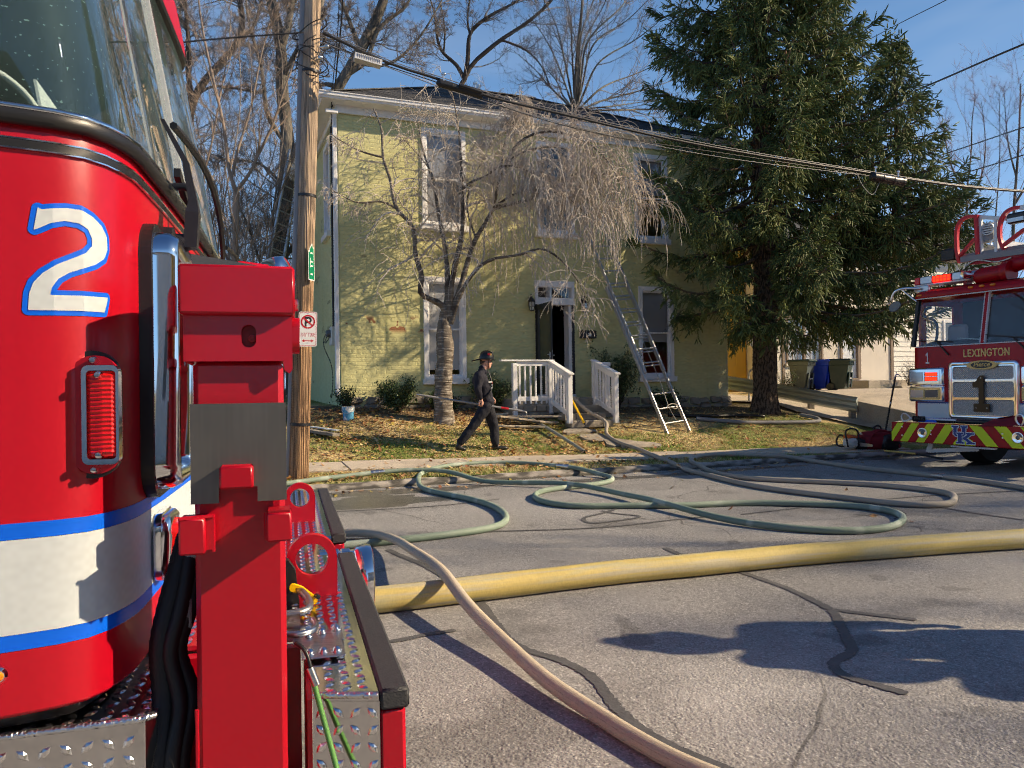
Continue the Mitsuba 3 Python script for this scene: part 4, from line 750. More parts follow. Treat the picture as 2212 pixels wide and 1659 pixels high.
TREE_F = [([(2.42, 31.00, 1.09), (2.57, 31.00, 9.11), (2.64, 31.00, 11.35), (2.69, 31.00, 12.57), (2.80, 31.00, 14.53), (2.99, 31.00, 16.21), (3.15, 31.00, 18.08)], 0.150, 0.050),
    ([(2.69, 31.00, 12.38), (3.12, 30.68, 13.28), (3.52, 30.21, 14.00), (5.00, 30.69, 15.11), (5.98, 29.62, 15.51)], 0.060, 0.016),
    ([(2.69, 31.00, 12.38), (3.19, 30.48, 12.74), (3.77, 30.80, 13.32), (5.48, 32.25, 14.49), (6.77, 32.20, 15.08)], 0.060, 0.016),
    ([(2.69, 31.00, 12.38), (3.10, 31.32, 13.91), (3.38, 30.44, 14.84), (4.70, 31.11, 16.05), (5.54, 30.11, 16.48)], 0.060, 0.016),
    ([(2.69, 31.00, 12.38), (2.94, 30.61, 13.72), (3.17, 30.21, 14.92), (4.11, 30.14, 15.88), (5.24, 32.71, 18.18)], 0.060, 0.016),
    ([(2.69, 31.00, 12.38), (2.94, 31.39, 14.03), (3.17, 31.61, 15.55), (3.89, 31.90, 16.92), (4.06, 29.77, 17.05)], 0.060, 0.016),
    ([(2.69, 31.00, 12.38), (3.31, 30.77, 12.62), (4.00, 31.25, 13.02), (5.52, 31.70, 13.55), (6.90, 32.42, 14.20)], 0.060, 0.016),
    ([(2.69, 31.00, 12.38), (3.28, 31.46, 12.71), (3.68, 30.17, 12.31), (5.06, 31.32, 12.87), (6.16, 31.69, 13.15)], 0.060, 0.016),
    ([(2.69, 31.00, 12.38), (2.46, 31.01, 13.70), (2.18, 30.36, 14.63), (1.97, 30.92, 15.91), (1.43, 29.36, 16.16)], 0.060, 0.016),
    ([(2.69, 31.00, 12.38), (2.40, 31.52, 13.62), (2.08, 31.73, 14.66), (1.56, 31.14, 15.45), (0.82, 30.20, 16.04)], 0.060, 0.016),
    ([(2.69, 31.00, 12.38), (2.25, 31.49, 13.13), (1.74, 31.14, 13.48), (1.15, 32.15, 14.65), (0.27, 32.39, 15.55)], 0.060, 0.016),
    ([(2.69, 31.00, 12.38), (2.65, 31.01, 13.79), (2.59, 30.83, 15.02), (2.57, 31.30, 16.55), (2.24, 30.72, 17.57)], 0.060, 0.016),
    ([(2.69, 31.00, 12.38), (2.80, 30.59, 13.80), (2.94, 30.61, 15.29), (3.54, 31.94, 17.23), (3.45, 29.17, 17.09)], 0.060, 0.016),
    ([(2.69, 31.00, 12.38), (2.40, 30.46, 12.61), (2.22, 31.25, 13.23), (1.95, 30.34, 13.39), (1.57, 31.14, 14.23)], 0.060, 0.016),
    ([(2.69, 31.00, 12.38), (3.32, 30.97, 12.47), (3.92, 30.69, 12.38), (5.54, 32.49, 13.04), (6.14, 29.78, 12.08)], 0.060, 0.016)]
TREE_G = [([(27.36, 46.00, 0.71), (27.34, 46.00, 11.41), (27.42, 46.00, 13.07), (27.67, 46.00, 15.01), (27.76, 46.00, 16.95), (28.01, 46.00, 18.47)], 0.130, 0.020),
    ([(27.41, 46.00, 12.51), (26.60, 46.00, 13.91), (26.21, 46.00, 15.30), (25.96, 46.00, 17.25)], 0.080, 0.020),
    ([(27.40, 46.00, 11.96), (28.26, 46.00, 13.61), (28.52, 46.00, 15.83), (28.33, 46.00, 18.05)], 0.070, 0.020),
    ([(26.39, 46.00, 0.73), (26.61, 46.00, 10.86), (26.03, 46.00, 12.53), (25.21, 46.00, 13.65), (24.67, 46.00, 14.22)], 0.080, 0.020)]
TREE_H = [([(26.20, 40.00, 0.72), (26.23, 40.00, 10.07), (26.46, 40.00, 12.72), (26.62, 40.00, 15.13), (26.70, 40.00, 16.81)], 0.140, 0.030),
    ([(26.37, 42.00, 0.70), (26.52, 42.00, 10.01), (26.76, 42.00, 12.54), (26.85, 42.00, 14.81), (26.84, 42.00, 17.09)], 0.080, 0.020),
    ([(26.29, 40.00, 10.55), (26.98, 40.00, 11.74), (27.50, 40.00, 13.91), (27.77, 40.00, 15.83)], 0.080, 0.020),
    ([(26.38, 40.00, 11.99), (26.04, 40.00, 13.44), (25.88, 40.00, 15.14), (25.85, 40.00, 16.46)], 0.060, 0.015)]
# END LIMBS

# --- weeping cherry before the house
rng = np.random.default_rng(12)
cherry = thing('cherry_tree', 'leafless weeping cherry tree with banded bark in front of the green house', 'tree')
cb = V(-1.39, 15.71, 0.60)
tp = spline([cb + V(0, 0, -0.1), cb + V(0.0, 0, 0.12), cb + V(-0.02, 0, 0.7), cb + V(0.02, 0, 1.35), cb + V(0.03, 0, 1.72), cb + V(0.02, 0, 2.0), cb + V(0.03, 0.02, 2.35)], 40)
tr = np.interp(np.linspace(0, 1, 40), [0, 0.06, 0.3, 0.6, 0.68, 0.78, 0.9, 1], [0.29, 0.225, 0.185, 0.17, 0.185, 0.15, 0.125, 0.09])
tm = tube(tp, tr, 20); tm.vertices += (meshkit.fbm(tm.vertices * [6, 6, 5], 3, 3) - 0.5)[:, None] * unit(tm.vertices - np.column_stack([np.full(len(tm.vertices), cb[0]), np.full(len(tm.vertices), cb[1]), tm.vertices[:, 2]])) * 0.09
add(cherry, 'trunk', tm, 'cherry_bark', True)
for pts, ra, rb in CHERRY: add(cherry, 'limb', tube(spline(pts, 36), 0.78 * np.linspace(ra, rb, 36) * (1 + 0.10 * rng.normal(size=36).clip(-1, 1)), 9), 'cherry_bark', True)
P0, R0 = limb_arrays([(p, 0.75 * a, 0.75 * b) for p, a, b in CHERRY], 30)
up = V(0, 0, 1)
# arching branches that turn down, then hanging strands
A_ = children(P0, R0, 15, rng, 9.0, 0.30, 1.0, (25, 80), (0.22, 0.42), 0.55, 10, 0.16, (0, 0, -0.20), 0.35, 0.006)
B_ = children(A_[0], A_[1], 5, rng, 9.0, 0.15, 1.0, (25, 75), (0.35, 0.8), 0.5, 8, 0.16, (0, 0, -0.26), 0.5, 0.006)
C_ = children(B_[0], B_[1], 2, rng, 9.0, 0.1, 1.0, (20, 70), (0.5, 1.1), 0.6, 8, 0.13, (0, 0, -0.35), 0.6, 0.0062, shrink=False)
add(cherry, 'branches', join([tubes(A_[0], A_[1], 4), tubes(B_[0], B_[1], 3)]), 'cherry_twig', True, kind='stuff')
right = [i for i in range(len(CHERRY)) if CHERRY[i][0][-1][0] > -0.3 and i != 4]
Ph = np.concatenate([P0[right][:, 8:].reshape(len(right), -1, 3)]); Rh = R0[right][:, 8:]
D1 = children(Ph, Rh * 0 + 0.012, 42, rng, 9.0, 0.25, 1.0, (40, 95), (0.12, 0.30), 0.8, 8, 0.18, (0, 0, -0.22), 0.5, 0.005, shrink=False)
D2 = children(D1[0], D1[1], 4, rng, 9.0, 0.2, 1.0, (20, 70), (0.9, 2.4), 0.5, 12, 0.10, (0, 0, -0.75), 0.6, 0.0075, shrink=False)
D3 = children(D2[0], D2[1], 1, rng, 9.0, 0.05, 0.9, (15, 50), (0.3, 0.8), 0.7, 8, 0.10, (0, 0, -0.5), 0.7, 0.006, shrink=False)
add(cherry, 'hanging_twigs', join([tubes(x[0], x[1], 3) for x in (C_, D1, D2, D3)]), 'cherry_twig', True, kind='stuff')

# --- bare trees behind
def bare(name, label, limbs, bark, twig, seed, levels, group=None, nmain=None):
    rng = np.random.default_rng(seed); k = thing(name, label, 'tree', group)
    for i, (pts, ra, rb) in enumerate(limbs): 
        p = spline(pts, 40); r = np.linspace(ra, rb, 40) * (0.95 if i == 0 else 0.8); 
        add(k, 'trunk' if i == 0 else 'limb', tube(p, r * (1 + 0.06 * rng.normal(size=40).clip(-1.5, 1.5)), 12 if ra > 0.08 else 7), bark, True)
    gens = crown(limbs, rng, levels, 30)[1:]
    add(k, 'branches', join([tubes(P, R, 4 if j == 0 else 3) for j, (P, R) in enumerate(gens)]), twig, True, kind='stuff')
    return k
big = [dict(m=18, rmax=0.026, t0=0.3, ang=(30, 75), lf=(0.14, 0.34), rf=0.28, K=9, wander=0.17, trop=(0, 0, 0.08), rmin=0.012), dict(m=11, t0=0.1, ang=(25, 65), lf=(0.35, 0.65), rf=0.5, K=8, wander=0.17, trop=(0, 0, 0.05), rmin=0.007), dict(m=11, t0=0.1, ang=(25, 65), lf=(0.35, 0.65), rf=0.55, K=6, wander=0.16, trop=(0, 0, 0.0), rmin=0.0065)]
mid_ = [dict(m=14, rmax=0.024, t0=0.2, ang=(25, 60), lf=(0.2, 0.42), rf=0.35, K=8, wander=0.14, trop=(0, 0, 0.12), rmin=0.009), dict(m=7, t0=0.15, ang=(25, 60), lf=(0.35, 0.6), rf=0.5, K=7, wander=0.15, trop=(0, 0, 0.08), rmin=0.006), dict(m=6, t0=0.15, ang=(25, 60), lf=(0.35, 0.6), rf=0.6, K=5, wander=0.14, trop=(0, 0, 0.05), rmin=0.008)]
fine = [dict(m=9, rmax=0.02, t0=0.25, ang=(20, 45), lf=(0.25, 0.5), rf=0.5, K=8, wander=0.10, trop=(0, 0, 0.15), rmin=0.008), dict(m=6, t0=0.2, ang=(20, 50), lf=(0.3, 0.6), rf=0.6, K=7, wander=0.12, trop=(0, 0, 0.1), rmin=0.006), dict(m=5, t0=0.2, ang=(20, 50), lf=(0.3, 0.6), rf=0.6, K=5, wander=0.12, trop=(0, 0, 0.1), rmin=0.007)]
bare('bare_tree', 'tall bare tree with thick lichen-grey trunk just left of the utility pole', TREE_A, 'tree_bark', 'twig_grey', 1, big)
bare('bare_tree', 'bare tree leaning right behind the left end of the roof', TREE_B, 'tree_bark', 'twig_grey', 2, big)
bare('bare_tree', 'dark-limbed bare tree nearest the fire engine windshield', TREE_C, 'dark_bark', 'twig_grey', 3, big)
bare('sapling', 'pale many-stemmed leafless sapling left of the thick grey trunk', TREE_D, 'pale_bark', 'pale_bark', 4, fine)
bare('bare_tree', 'dark forked bare tree above the middle of the roof', TREE_E, 'dark_bark', 'twig_grey', 5, mid_)
bare('bare_tree', 'fan-shaped pale bare tree above the right half of the roof', TREE_F, 'tree_bark', 'twig_grey', 6, fine)
bare('bare_tree', 'distant slender bare tree above the right-hand fire truck, second from the frame edge', TREE_G, 'tree_bark', 'twig_red', 7, fine)
bare('bare_tree', 'distant bare tree with reddish twigs at the right edge of the frame', TREE_H, 'tree_bark', 'twig_red', 8, fine)
# thicket left of the house
rng = np.random.default_rng(44); th = []
k = thing('thicket', 'tangle of thin leafless stems in the yard left of the house', 'brush', kind='stuff')
n = 150; ptx = np.stack([rng.uniform(-13, -6.6, n), rng.uniform(22, 33, n), np.full(n, 0.9)], 1)
P, R = grow(ptx, np.stack([rng.normal(0, 0.12, n), rng.normal(0, 0.1, n), np.ones(n)], 1), rng.uniform(4, 10, n), rng.uniform(0.015, 0.05, n), 14, rng, 0.06, (0, 0, 0.05))
g1 = children(P, R, 8, rng, 9.0, 0.25, 1, (20, 55), (0.15, 0.35), 0.45, 7, 0.14, (0, 0, 0.1), 0.3, 0.006); g2 = children(g1[0], g1[1], 5, rng, 9.0, 0.2, 1, (20, 55), (0.4, 0.7), 0.6, 5, 0.15, (0, 0, 0.05), 0.4, 0.0045)
scene[k] = mikit.ply(join([tubes(P, R, 5), tubes(*g1, 3), tubes(*g2, 3)]), 'twig_grey', smooth=True)

# --- spruce
rng = np.random.default_rng(21)
spr = thing('spruce', 'tall dark green spruce with drooping branches and two tops, right of the green house', 'tree')
sb = V(6.31, 19.22, 0.62)
tz_ = np.linspace(-0.15, 16.5, 60); tr = np.interp(tz_, [-0.15, 0.1, 0.5, 2, 10, 16.5], [0.48, 0.37, 0.30, 0.275, 0.17, 0.02])
tm = tube(np.column_stack([sb[0] + 0.03 * np.sin(tz_ * 0.4), np.full(60, sb[1]), sb[2] + tz_]), tr, 28)
n_ = unit(tm.vertices * [1, 1, 0] - [sb[0], sb[1], 0]); tm.vertices += n_ * ((meshkit.fbm(tm.vertices * [9, 9, 4], 3, 9) - 0.5) * 0.09)[:, None]
add(spr, 'trunk', tm, 'spruce_bark', True)
stubs = []
for i in range(12):
    a = rng.uniform(-0.9, 0.9); z = 1.5 + i * 0.2; p = sb + V(0.30 * math.cos(a), 0.30 * math.sin(a), z); stubs.append((p, p + V(math.cos(a) * 0.28, math.sin(a) * 0.28, rng.normal(0, 0.04))))
for p, q in stubs: add(spr, 'branch_stub', tube([p, (p + q) / 2, q], [0.02, 0.014, 0.006], 6), 'spruce_bark', True)
def rlen(z, az):
    """crown radius at height z above the base, in direction az."""
    c, s = np.cos(az), np.sin(az)
    left = np.interp(z, [2.6, 3.4, 4.6, 7, 10.4, 13, 16.5], [4.0, 4.4, 4.1, 3.0, 2.2, 1.5, 0.2]); rt = np.interp(z, [2.6, 3.4, 5, 6.5, 8, 10.4, 13, 16.5], [3.7, 4.9, 4.7, 3.5, 2.9, 2.5, 1.7, 0.2])
    fb = np.interp(z, [2.6, 4.6, 7, 10.4, 16.5], [3.2, 3.3, 2.8, 2.1, 0.2])
    ax = np.where(c > 0, rt, left)
    return 1 / np.sqrt((c / ax) ** 2 + (s / fb) ** 2)
bases, dirs, lens, rads = [], [], [], []
for z in np.arange(2.75, 16.3, 0.27):
    for az in rng.uniform(0, 2 * np.pi) + np.arange(6) * np.pi / 3 + rng.normal(0, 0.3, 6):
        L = rlen(z, az) * rng.uniform(0.78, 1.12); el = np.interp(z, [2.6, 5, 9, 16], [-0.02, 0.06, 0.22, 0.6])
        bases.append(sb + V(0, 0, z + rng.normal(0, 0.06))); dirs.append((math.cos(az) * math.cos(el), math.sin(az) * math.cos(el), math.sin(el))); lens.append(L); rads.append(0.012 + 0.012 * L)
# second top, rising from a limb on the right
s2 = sb + V(3.2, -0.1, 4.2)
add(spr, 'leader', tube(spline([sb + V(0.1, 0, 3.9), sb + V(1.6, -0.05, 3.7), sb + V(2.8, -0.1, 4.0), s2 + V(0.1, 0, 1.2), s2 + V(0.05, 0, 5.1)], 40), np.linspace(0.10, 0.012, 40), 10), 'spruce_bark', True)
for z in np.arange(0.2, 5.0, 0.25):
    for az in rng.uniform(0, 2 * np.pi) + np.arange(6) * np.pi / 3 + rng.normal(0, 0.3, 6):
        L = np.interp(z, [0, 2, 4, 5], [2.0, 1.25, 0.5, 0.1]) * rng.uniform(0.8, 1.15); el = np.interp(z, [0, 5], [0.02, 0.55])
        bases.append(s2 + V(0.08, 0, z)); dirs.append((math.cos(az) * math.cos(el), math.sin(az) * math.cos(el), math.sin(el))); lens.append(L); rads.append(0.012 + 0.010 * L)
bases, dirs, lens, rads = map(np.array, (bases, dirs, lens, rads)); NB = len(lens); K = 12
P = np.zeros((NB, K, 3)); t = np.linspace(0, 1, K)
hd = unit(dirs * [1, 1, 0]); sag = lens * rng.uniform(0.13, 0.26, NB)
for k_ in range(K): P[:, k_] = bases + hd * (t[k_] * lens)[:, None] + V(0, 0, 1) * (dirs[:, 2] * lens * t[k_] - sag * (np.sin(t[k_] * np.pi * 0.72) - 0.45 * max(0, t[k_] - 0.6) ** 1.5 * 2))[:, None]
P += rng.normal(0, 0.02, P.shape) * t[None, :, None]
R_ = rads[:, None] * np.linspace(1, 0.2, K)[None]
def inside_house(q):
    loc = q - HA; s_, n_ = loc @ S_, loc @ N_
    return (s_ > -0.4) & (s_ < HLEN + 0.45) & (n_ > -0.35) & (q[..., 2] < 8.2)
ok = ~inside_house(P[:, K // 2]); P, R_, lens = P[ok], R_[ok], lens[ok]; NB = len(P)
cut = inside_house(P); 
for k_ in range(1, K): P[:, k_] = np.where(cut[:, k_, None], P[:, k_ - 1], P[:, k_])
# branchlets
mper = np.maximum(9, (lens * 17).astype(int)); idx = np.repeat(np.arange(NB), mper); tt = rng.uniform(0.16, 1.0, len(idx)) ** 0.8
f = tt * (K - 1); i0 = np.minimum(f.astype(int), K - 2); w = (f - i0)[:, None]; p = P[idx, i0] * (1 - w) + P[idx, i0 + 1] * w; d = unit(P[idx, i0 + 1] - P[idx, i0] + 1e-9)
sdv = unit(np.cross(d, up)) * np.where(rng.random(len(idx)) < 0.5, 1, -1)[:, None]
bd = unit(d * rng.uniform(0.35, 1.0, (len(idx), 1)) + sdv * rng.uniform(0.15, 0.9, (len(idx), 1)) + up * rng.uniform(-1.0, 0.10, (len(idx), 1)))
bl = (0.28 + 0.62 * (1 - tt) ** 0.6) * rng.uniform(0.55, 1.15, len(idx)) * np.clip(lens[idx] / 2.2, 0.45, 1)
tipm = tt > 0.9; bd[tipm] = unit(d[tipm] + up * rng.uniform(-0.1, 0.5, (tipm.sum(), 1)))
BP, BR_ = grow(p, bd, bl, np.full(len(idx), 0.007), 6, rng, 0.05, (0, 0, -0.16), 0.4)
add(spr, 'branches', join([tubes(P, R_, 4), tubes(BP, BR_, 3)]), 'spruce_bark', True, kind='stuff')
# shoots
def shoots(c, d, L, r):
    n = len(c); x = unit(np.cross(d, rng.normal(size=d.shape))); y = np.cross(d, x); S = 5; ang = np.arange(S) * 2 * np.pi / S
    def ringv(t, rr): 
        rr = rr * rng.uniform(0.75, 1.3, (n, S)); return (c + d * (L * t)[:, None])[:, None] + rr[:, :, None] * (np.cos(ang)[None, :, None] * x[:, None] + np.sin(ang)[None, :, None] * y[:, None])
    v = np.concatenate([c[:, None], ringv(0.25, r[:, None]), ringv(0.8, r[:, None] * 0.85), (c + d * (L * 1.08)[:, None])[:, None]], 1)
    f = [(0, 1 + (j + 1) % S, 1 + j) for j in range(S)] + [q for j in range(S) for q in ((1 + j, 1 + (j + 1) % S, 6 + (j + 1) % S), (1 + j, 6 + (j + 1) % S, 6 + j))] + [(6 + j, 6 + (j + 1) % S, 11) for j in range(S)]
    return trimesh.Trimesh(v.reshape(-1, 3), (np.array(f)[None] + 12 * np.arange(n)[:, None, None]).reshape(-1, 3), process=False)
ns_ = np.maximum(2, (bl / 0.058).astype(int)); ix = np.repeat(np.arange(len(bl)), ns_); ts = rng.uniform(0.05, 1.0, len(ix)); f = ts * 5; i0 = np.minimum(f.astype(int), 4); w = (f - i0)[:, None]
c = BP[ix, i0] * (1 - w) + BP[ix, i0 + 1] * w; d = unit(BP[ix, i0 + 1] - BP[ix, i0]); sdv = unit(np.cross(d, rng.normal(size=d.shape)))
sd_ = unit(d * rng.uniform(0.4, 1.0, (len(ix), 1)) + sdv * rng.uniform(0.2, 0.9, (len(ix), 1)) + up * -0.32)
hs = ~inside_house(c); c, sd_ = c[hs], sd_[hs]
add(spr, 'foliage', shoots(c, sd_, rng.uniform(0.12, 0.26, len(c)), rng.uniform(0.0105, 0.0165, len(c))), 'spruce_needles', False, kind='stuff')
# upright leaders at branch tips, cones
tips = np.argsort(rng.random(NB))[:110]; tc = P[tips, K - 2]; m = ~inside_house(tc); tc = tc[m]
cc, dd = [], []
for q in tc:
    for j in range(7): cc.append(q + V(0, 0, 0.06 * j)); a = rng.uniform(0, 6.28); dd.append(unit(V(math.cos(a) * 0.8, math.sin(a) * 0.8, 0.5)))
    cc.append(q + V(0, 0, 0.38)); dd.append(V(0, 0, 1.0))
cc, dd = np.array(cc), np.array(dd); add(spr, 'foliage', shoots(cc, dd, rng.uniform(0.1, 0.2, len(cc)), np.full(len(cc), 0.016)), 'spruce_needles', False, kind='stuff')
hi = np.where(P[:, -1, 2] > 6.0)[0]; cs = hi[rng.random(len(hi)) < 0.35]
cone = lathe([(0, 0), (0.016, -0.02), (0.02, -0.05), (0.015, -0.1), (0, -0.125)], 7)
for q in P[cs, K - 3][:60]: 
    for j in range(2): add(spr, 'cone', tf(cone, TM(q + rng.normal(0, 0.07, 3))), 'cone_brown', True)

# --- shrubs along the wall
def shrub(name, label, c, r, h, n, seed, leaf=0.035, mat='shrub_leaf', group=None):
    rng = np.random.default_rng(seed); k = thing(name, label, 'shrub', group); c = V(*c)
    m = 16; az = rng.uniform(0, 2 * np.pi, m); P, R = grow(np.tile(c, (m, 1)), np.stack([np.cos(az) * 0.7 * r / h, np.sin(az) * 0.5 * r / h, np.ones(m)], 1), rng.uniform(0.6, 1.0, m) * h, np.full(m, 0.012), 8, rng, 0.12, (0, 0, 0.02))
    g1 = children(P, R, 7, rng, 9.0, 0.2, 1, (25, 65), (0.3, 0.6), 0.5, 6, 0.15, (0, 0, 0.05), 0.4, 0.004)
    add(k, 'stems', join([tubes(P, R, 5), tubes(*g1, 3)]), 'dark_bark', True, kind='stuff')
    q = g1[0].reshape(-1, 3); q = q[rng.integers(0, len(q), n)] + rng.normal(0, 0.045, (n, 3)); d = unit(rng.normal(size=(n, 3)) + up * 0.5); x = unit(np.cross(d, rng.normal(size=(n, 3))))
    L = rng.uniform(0.6, 1.3, n)[:, None] * leaf
    v = np.stack([q, q + d * L * 0.5 + x * L * 0.3, q + d * L, q + d * L * 0.5 - x * L * 0.3], 1).reshape(-1, 3)
    f = (np.array([(0, 1, 2), (0, 2, 3)])[None] + 4 * np.arange(n)[:, None, None]).reshape(-1, 3)
    add(k, 'leaves', trimesh.Trimesh(v, f, process=False), mat, False, kind='stuff')
shrub('shrub', 'dark evergreen shrub between the downspout and the cherry trunk', (-2.36, 16.1, 0.88), 0.8, 0.75, 4200, 1, 0.05)
shrub('shrub', 'low dark shrub against the wall just behind the cherry trunk', (-1.5, 16.65, 0.9), 0.7, 0.45, 2200, 2, 0.05)
shrub('shrub', 'dark evergreen shrub on the wall behind the walking firefighter', (-0.45, 16.95, 0.9), 0.6, 0.85, 3600, 3, 0.05)
shrub('shrub', 'tall thin evergreen shrub between the stair railing and the ladder', (2.5, 18.05, 0.82), 0.55, 1.45, 4000, 4, 0.05)
shrub('shrub', 'low scrubby shrub under the window right of the ladder', (3.7, 18.55, 0.84), 0.7, 0.5, 1000, 5, 0.05)
shrub('shrub', 'small weedy shrub at the foot of the white downspout', (-3.45, 15.95, 0.98), 0.35, 0.45, 700, 6, 0.05)
# ================================================================== fire engine in the left foreground
E1, L_ = V(0.9598, 0.2807, 0), V(-0.2807, 0.9598, 0)        # forward of the engine, across it (away from us)
M2 = frame((0, 0, 0), E1, L_)
eng = thing('fire_truck', 'bright red fire engine with big white 2, filling the left foreground', 'fire truck', 'fire trucks parked on the street')
def A2(name, mesh, mat, smooth=False, sub=None, label=None, **kw):
    return add(sub or eng, name, tf(mesh, M2), mat, smooth, label, **kw)
MID = 2.6
_half = [(-2.6, 1.213), (-1.6, 1.213), (-1.0, 1.217), (-0.7, 1.226), (-0.55, 1.24), (-0.46, 1.258), (-0.403, 1.274), (-0.353, 1.286), (-0.302, 1.307), (-0.279, 1.333), (-0.262, 1.372),
         (-0.249, 1.423), (-0.244, 1.48), (-0.238, 1.6), (-0.228, 1.9), (-0.218, 2.3), (-0.215, MID)]
_h = spline(_half, 90)
# even out: more samples round the corner
_s = np.concatenate([[0], np.cumsum(np.linalg.norm(np.diff(_h, axis=0), axis=1))])
OUT = np.vstack([_h, np.stack([_h[::-1][1:, 0], 2 * MID - _h[::-1][1:, 1]], 1)])
_t = np.gradient(OUT, axis=0); _t /= np.linalg.norm(_t, axis=1, keepdims=True)
ONRM = np.stack([_t[:, 1], -_t[:, 0]], 1)                   # outward
def ring(z, off=0.0, da=0.0):
    q = OUT + ONRM * off + [da, 0]
    return np.column_stack([q, np.full(len(q), z)])
def band(z0, z1, off, i0=0, i1=None, th=0.0):
    """a strip on the cab's skin between two heights, standing proud by off."""
    r = [ring(z0, 0.0005)[i0:i1], ring(z0, off)[i0:i1], ring(z1, off)[i0:i1], ring(z1, 0.0005)[i0:i1]]
    return loft(r, closed=False)
# --- cab shell
prof = [(0.9275, -0.03), (0.929, -0.006), (0.936, 0.0), (1.1, 0.0), (1.4, 0.0), (1.7, 0.0), (1.79, -0.001), (1.815, -0.008), (1.825, -0.03)]
A2('cab_body', loft([ring(z, o) for z, o in prof], closed=True), 'red_paint', True)
A2('cab_underside', loft([ring(0.9275, -0.03), ring(0.90, -0.05), ring(0.90, -0.6)], closed=True), 'black_rubber', 40)
A2('stripe', band(1.026, 1.049, 0.0012), 'blue_vinyl', 40, label='blue lower edge line of the white stripe')
A2('stripe', band(1.0495, 1.187, 0.001), 'white_vinyl', 40, label='broad white stripe round the cab')
A2('stripe', band(1.1875, 1.211, 0.0012), 'blue_vinyl', 40, label='blue upper edge line of the white stripe')
# --- trims and seal under the windshield
A2('trim_strip', band(1.759, 1.772, 0.004), 'black_rubber', 40)
A2('trim_edge', band(1.757, 1.7592, 0.005), 'chrome', 40)
A2('trim_edge', band(1.7718, 1.774, 0.005), 'chrome', 40)
_sr = [ring(1.794, 0.0), ring(1.791, 0.008), ring(1.798, 0.015), ring(1.812, 0.015), ring(1.823, 0.008), ring(1.826, -0.004), ring(1.824, -0.02)]
A2('windshield_seal', loft(_sr, closed=False), 'black_rubber', True)
A2('seal_chrome', loft([ring(1.8135, 0.0150), ring(1.8165, 0.0165), ring(1.8195, 0.015), ring(1.8215, 0.0115)], closed=False), 'chrome', True)
# --- windshield: leans back 0.17 per metre
def gring(z, off=-0.016, da=0.0):
    q = ring(z, off + 0.034 * (z - 1.83), -0.205 * (z - 1.83) + da)
    q[:, 0] -= 0.042 * np.clip((MID - 0.45 - np.abs(OUT[:, 1] - MID)) / -0.7 + 1.0, 0, 1) if False else 0.042 * np.clip((1.15 - np.abs(OUT[:, 1] - MID)) / 0.6, 0, 1)
    return q
_g = slice(20, len(OUT) - 20)
A2('windshield', loft([gring(z)[_g] for z in np.linspace(1.82, 2.95, 12)], closed=False), 'dusty_glass', True)
def pillar(b0, b1, off, mat, name):
    idx = [i for i in range(len(OUT)) if b0 <= OUT[i, 1] <= b1 and OUT[i, 0] > -0.3]
    r = []
    for z in np.linspace(1.835, 2.95, 6):
        base = gring(z, -0.016); o = gring(z, -0.016 + off)
        yb = np.array([b0, b1]); xa = np.interp(yb, base[60:121, 1], base[60:121, 0]); xo = np.interp(yb, o[60:121, 1], o[60:121, 0])
        r.append([(xa[0] - 0.01, b0, z), (xo[0], b0, z), (xo[1], b1, z), (xa[1] - 0.01, b1, z)])
    A2(name, loft(r, closed=True), mat, 40)
pillar(MID - 0.019, MID - 0.012, 0.012, 'white_vinyl', 'windshield_divider')
pillar(MID - 0.0118, MID + 0.0118, 0.006, 'black_rubber', 'divider_gasket')
pillar(MID + 0.012, MID + 0.019, 0.012, 'white_vinyl', 'windshield_divider')
_far = [gring(z)[118:146] for z in np.linspace(1.835, 2.95, 8)]
# roof brow
A2('roof', loft([gring(2.9, -0.06), gring(2.9, 0.006), gring(2.94, 0.012), gring(3.12, 0.012), gring(3.2, -0.02), gring(3.22, -0.5)], closed=True), 'red_paint', 50)
A2('brow_edge', loft([gring(2.885, -0.03), gring(2.885, 0.0), gring(2.90, 0.008), gring(2.90, -0.03)], closed=True), 'black_rubber', 40)
# --- cab inside
A2('dashboard', loft([[(-0.9, 1.34, 1.77), (-0.33, 1.36, 1.77), (-0.275, 1.46, 1.77), (-0.26, 2.6, 1.77), (-0.275, 3.74, 1.77), (-0.33, 3.84, 1.77), (-0.9, 3.86, 1.77)],
     [(-0.95, 1.34, 1.815), (-0.37, 1.37, 1.815), (-0.31, 1.48, 1.815), (-0.30, 2.6, 1.815), (-0.31, 3.72, 1.815), (-0.37, 3.83, 1.815), (-0.95, 3.86, 1.815)]], closed=True, caps=True), 'dark_plastic', False)
A2('cab_bulkhead', span(-1.75, -1.7, 1.25, 3.95, 0.95, 2.95), 'dark_plastic')
A2('headliner', span(-1.9, -0.62, 1.3, 3.9, 2.80, 2.83), 'dark_plastic')
A2('door_lining', span(-2.4, -0.52, 3.82, 3.86, 1.0, 2.85), 'dark_plastic')
A2('console', span(-1.65, -0.75, 2.35, 2.85, 1.0, 2.25, None, 0.05), 'dark_plastic', 40)
A2('seat', join([box((-1.2, 1.85, 1.55), (0.14, 0.5, 0.8), None, 0.04), box((-1.2, 1.85, 2.05), (0.12, 0.3, 0.22), None, 0.04)]), 'dark_cloth', 40)
A2('seat', join([box((-1.2, 3.35, 1.55), (0.14, 0.5, 0.8), None, 0.04), box((-1.2, 3.35, 2.05), (0.12, 0.3, 0.22), None, 0.04)]), 'dark_cloth', 40)
_w = np.linspace(0, 2 * np.pi, 33); _wc = V(-0.64, 2.0, 2.06); _wx = V(0.80, 0.60, 0); _wy = V(-0.35, 0.15, 0.92)
A2('steering_column', tube([_wc - V(0, 0, 0.02), _wc + V(0.12, -0.02, -0.3)], 0.02, 8), 'dark_plastic', True)
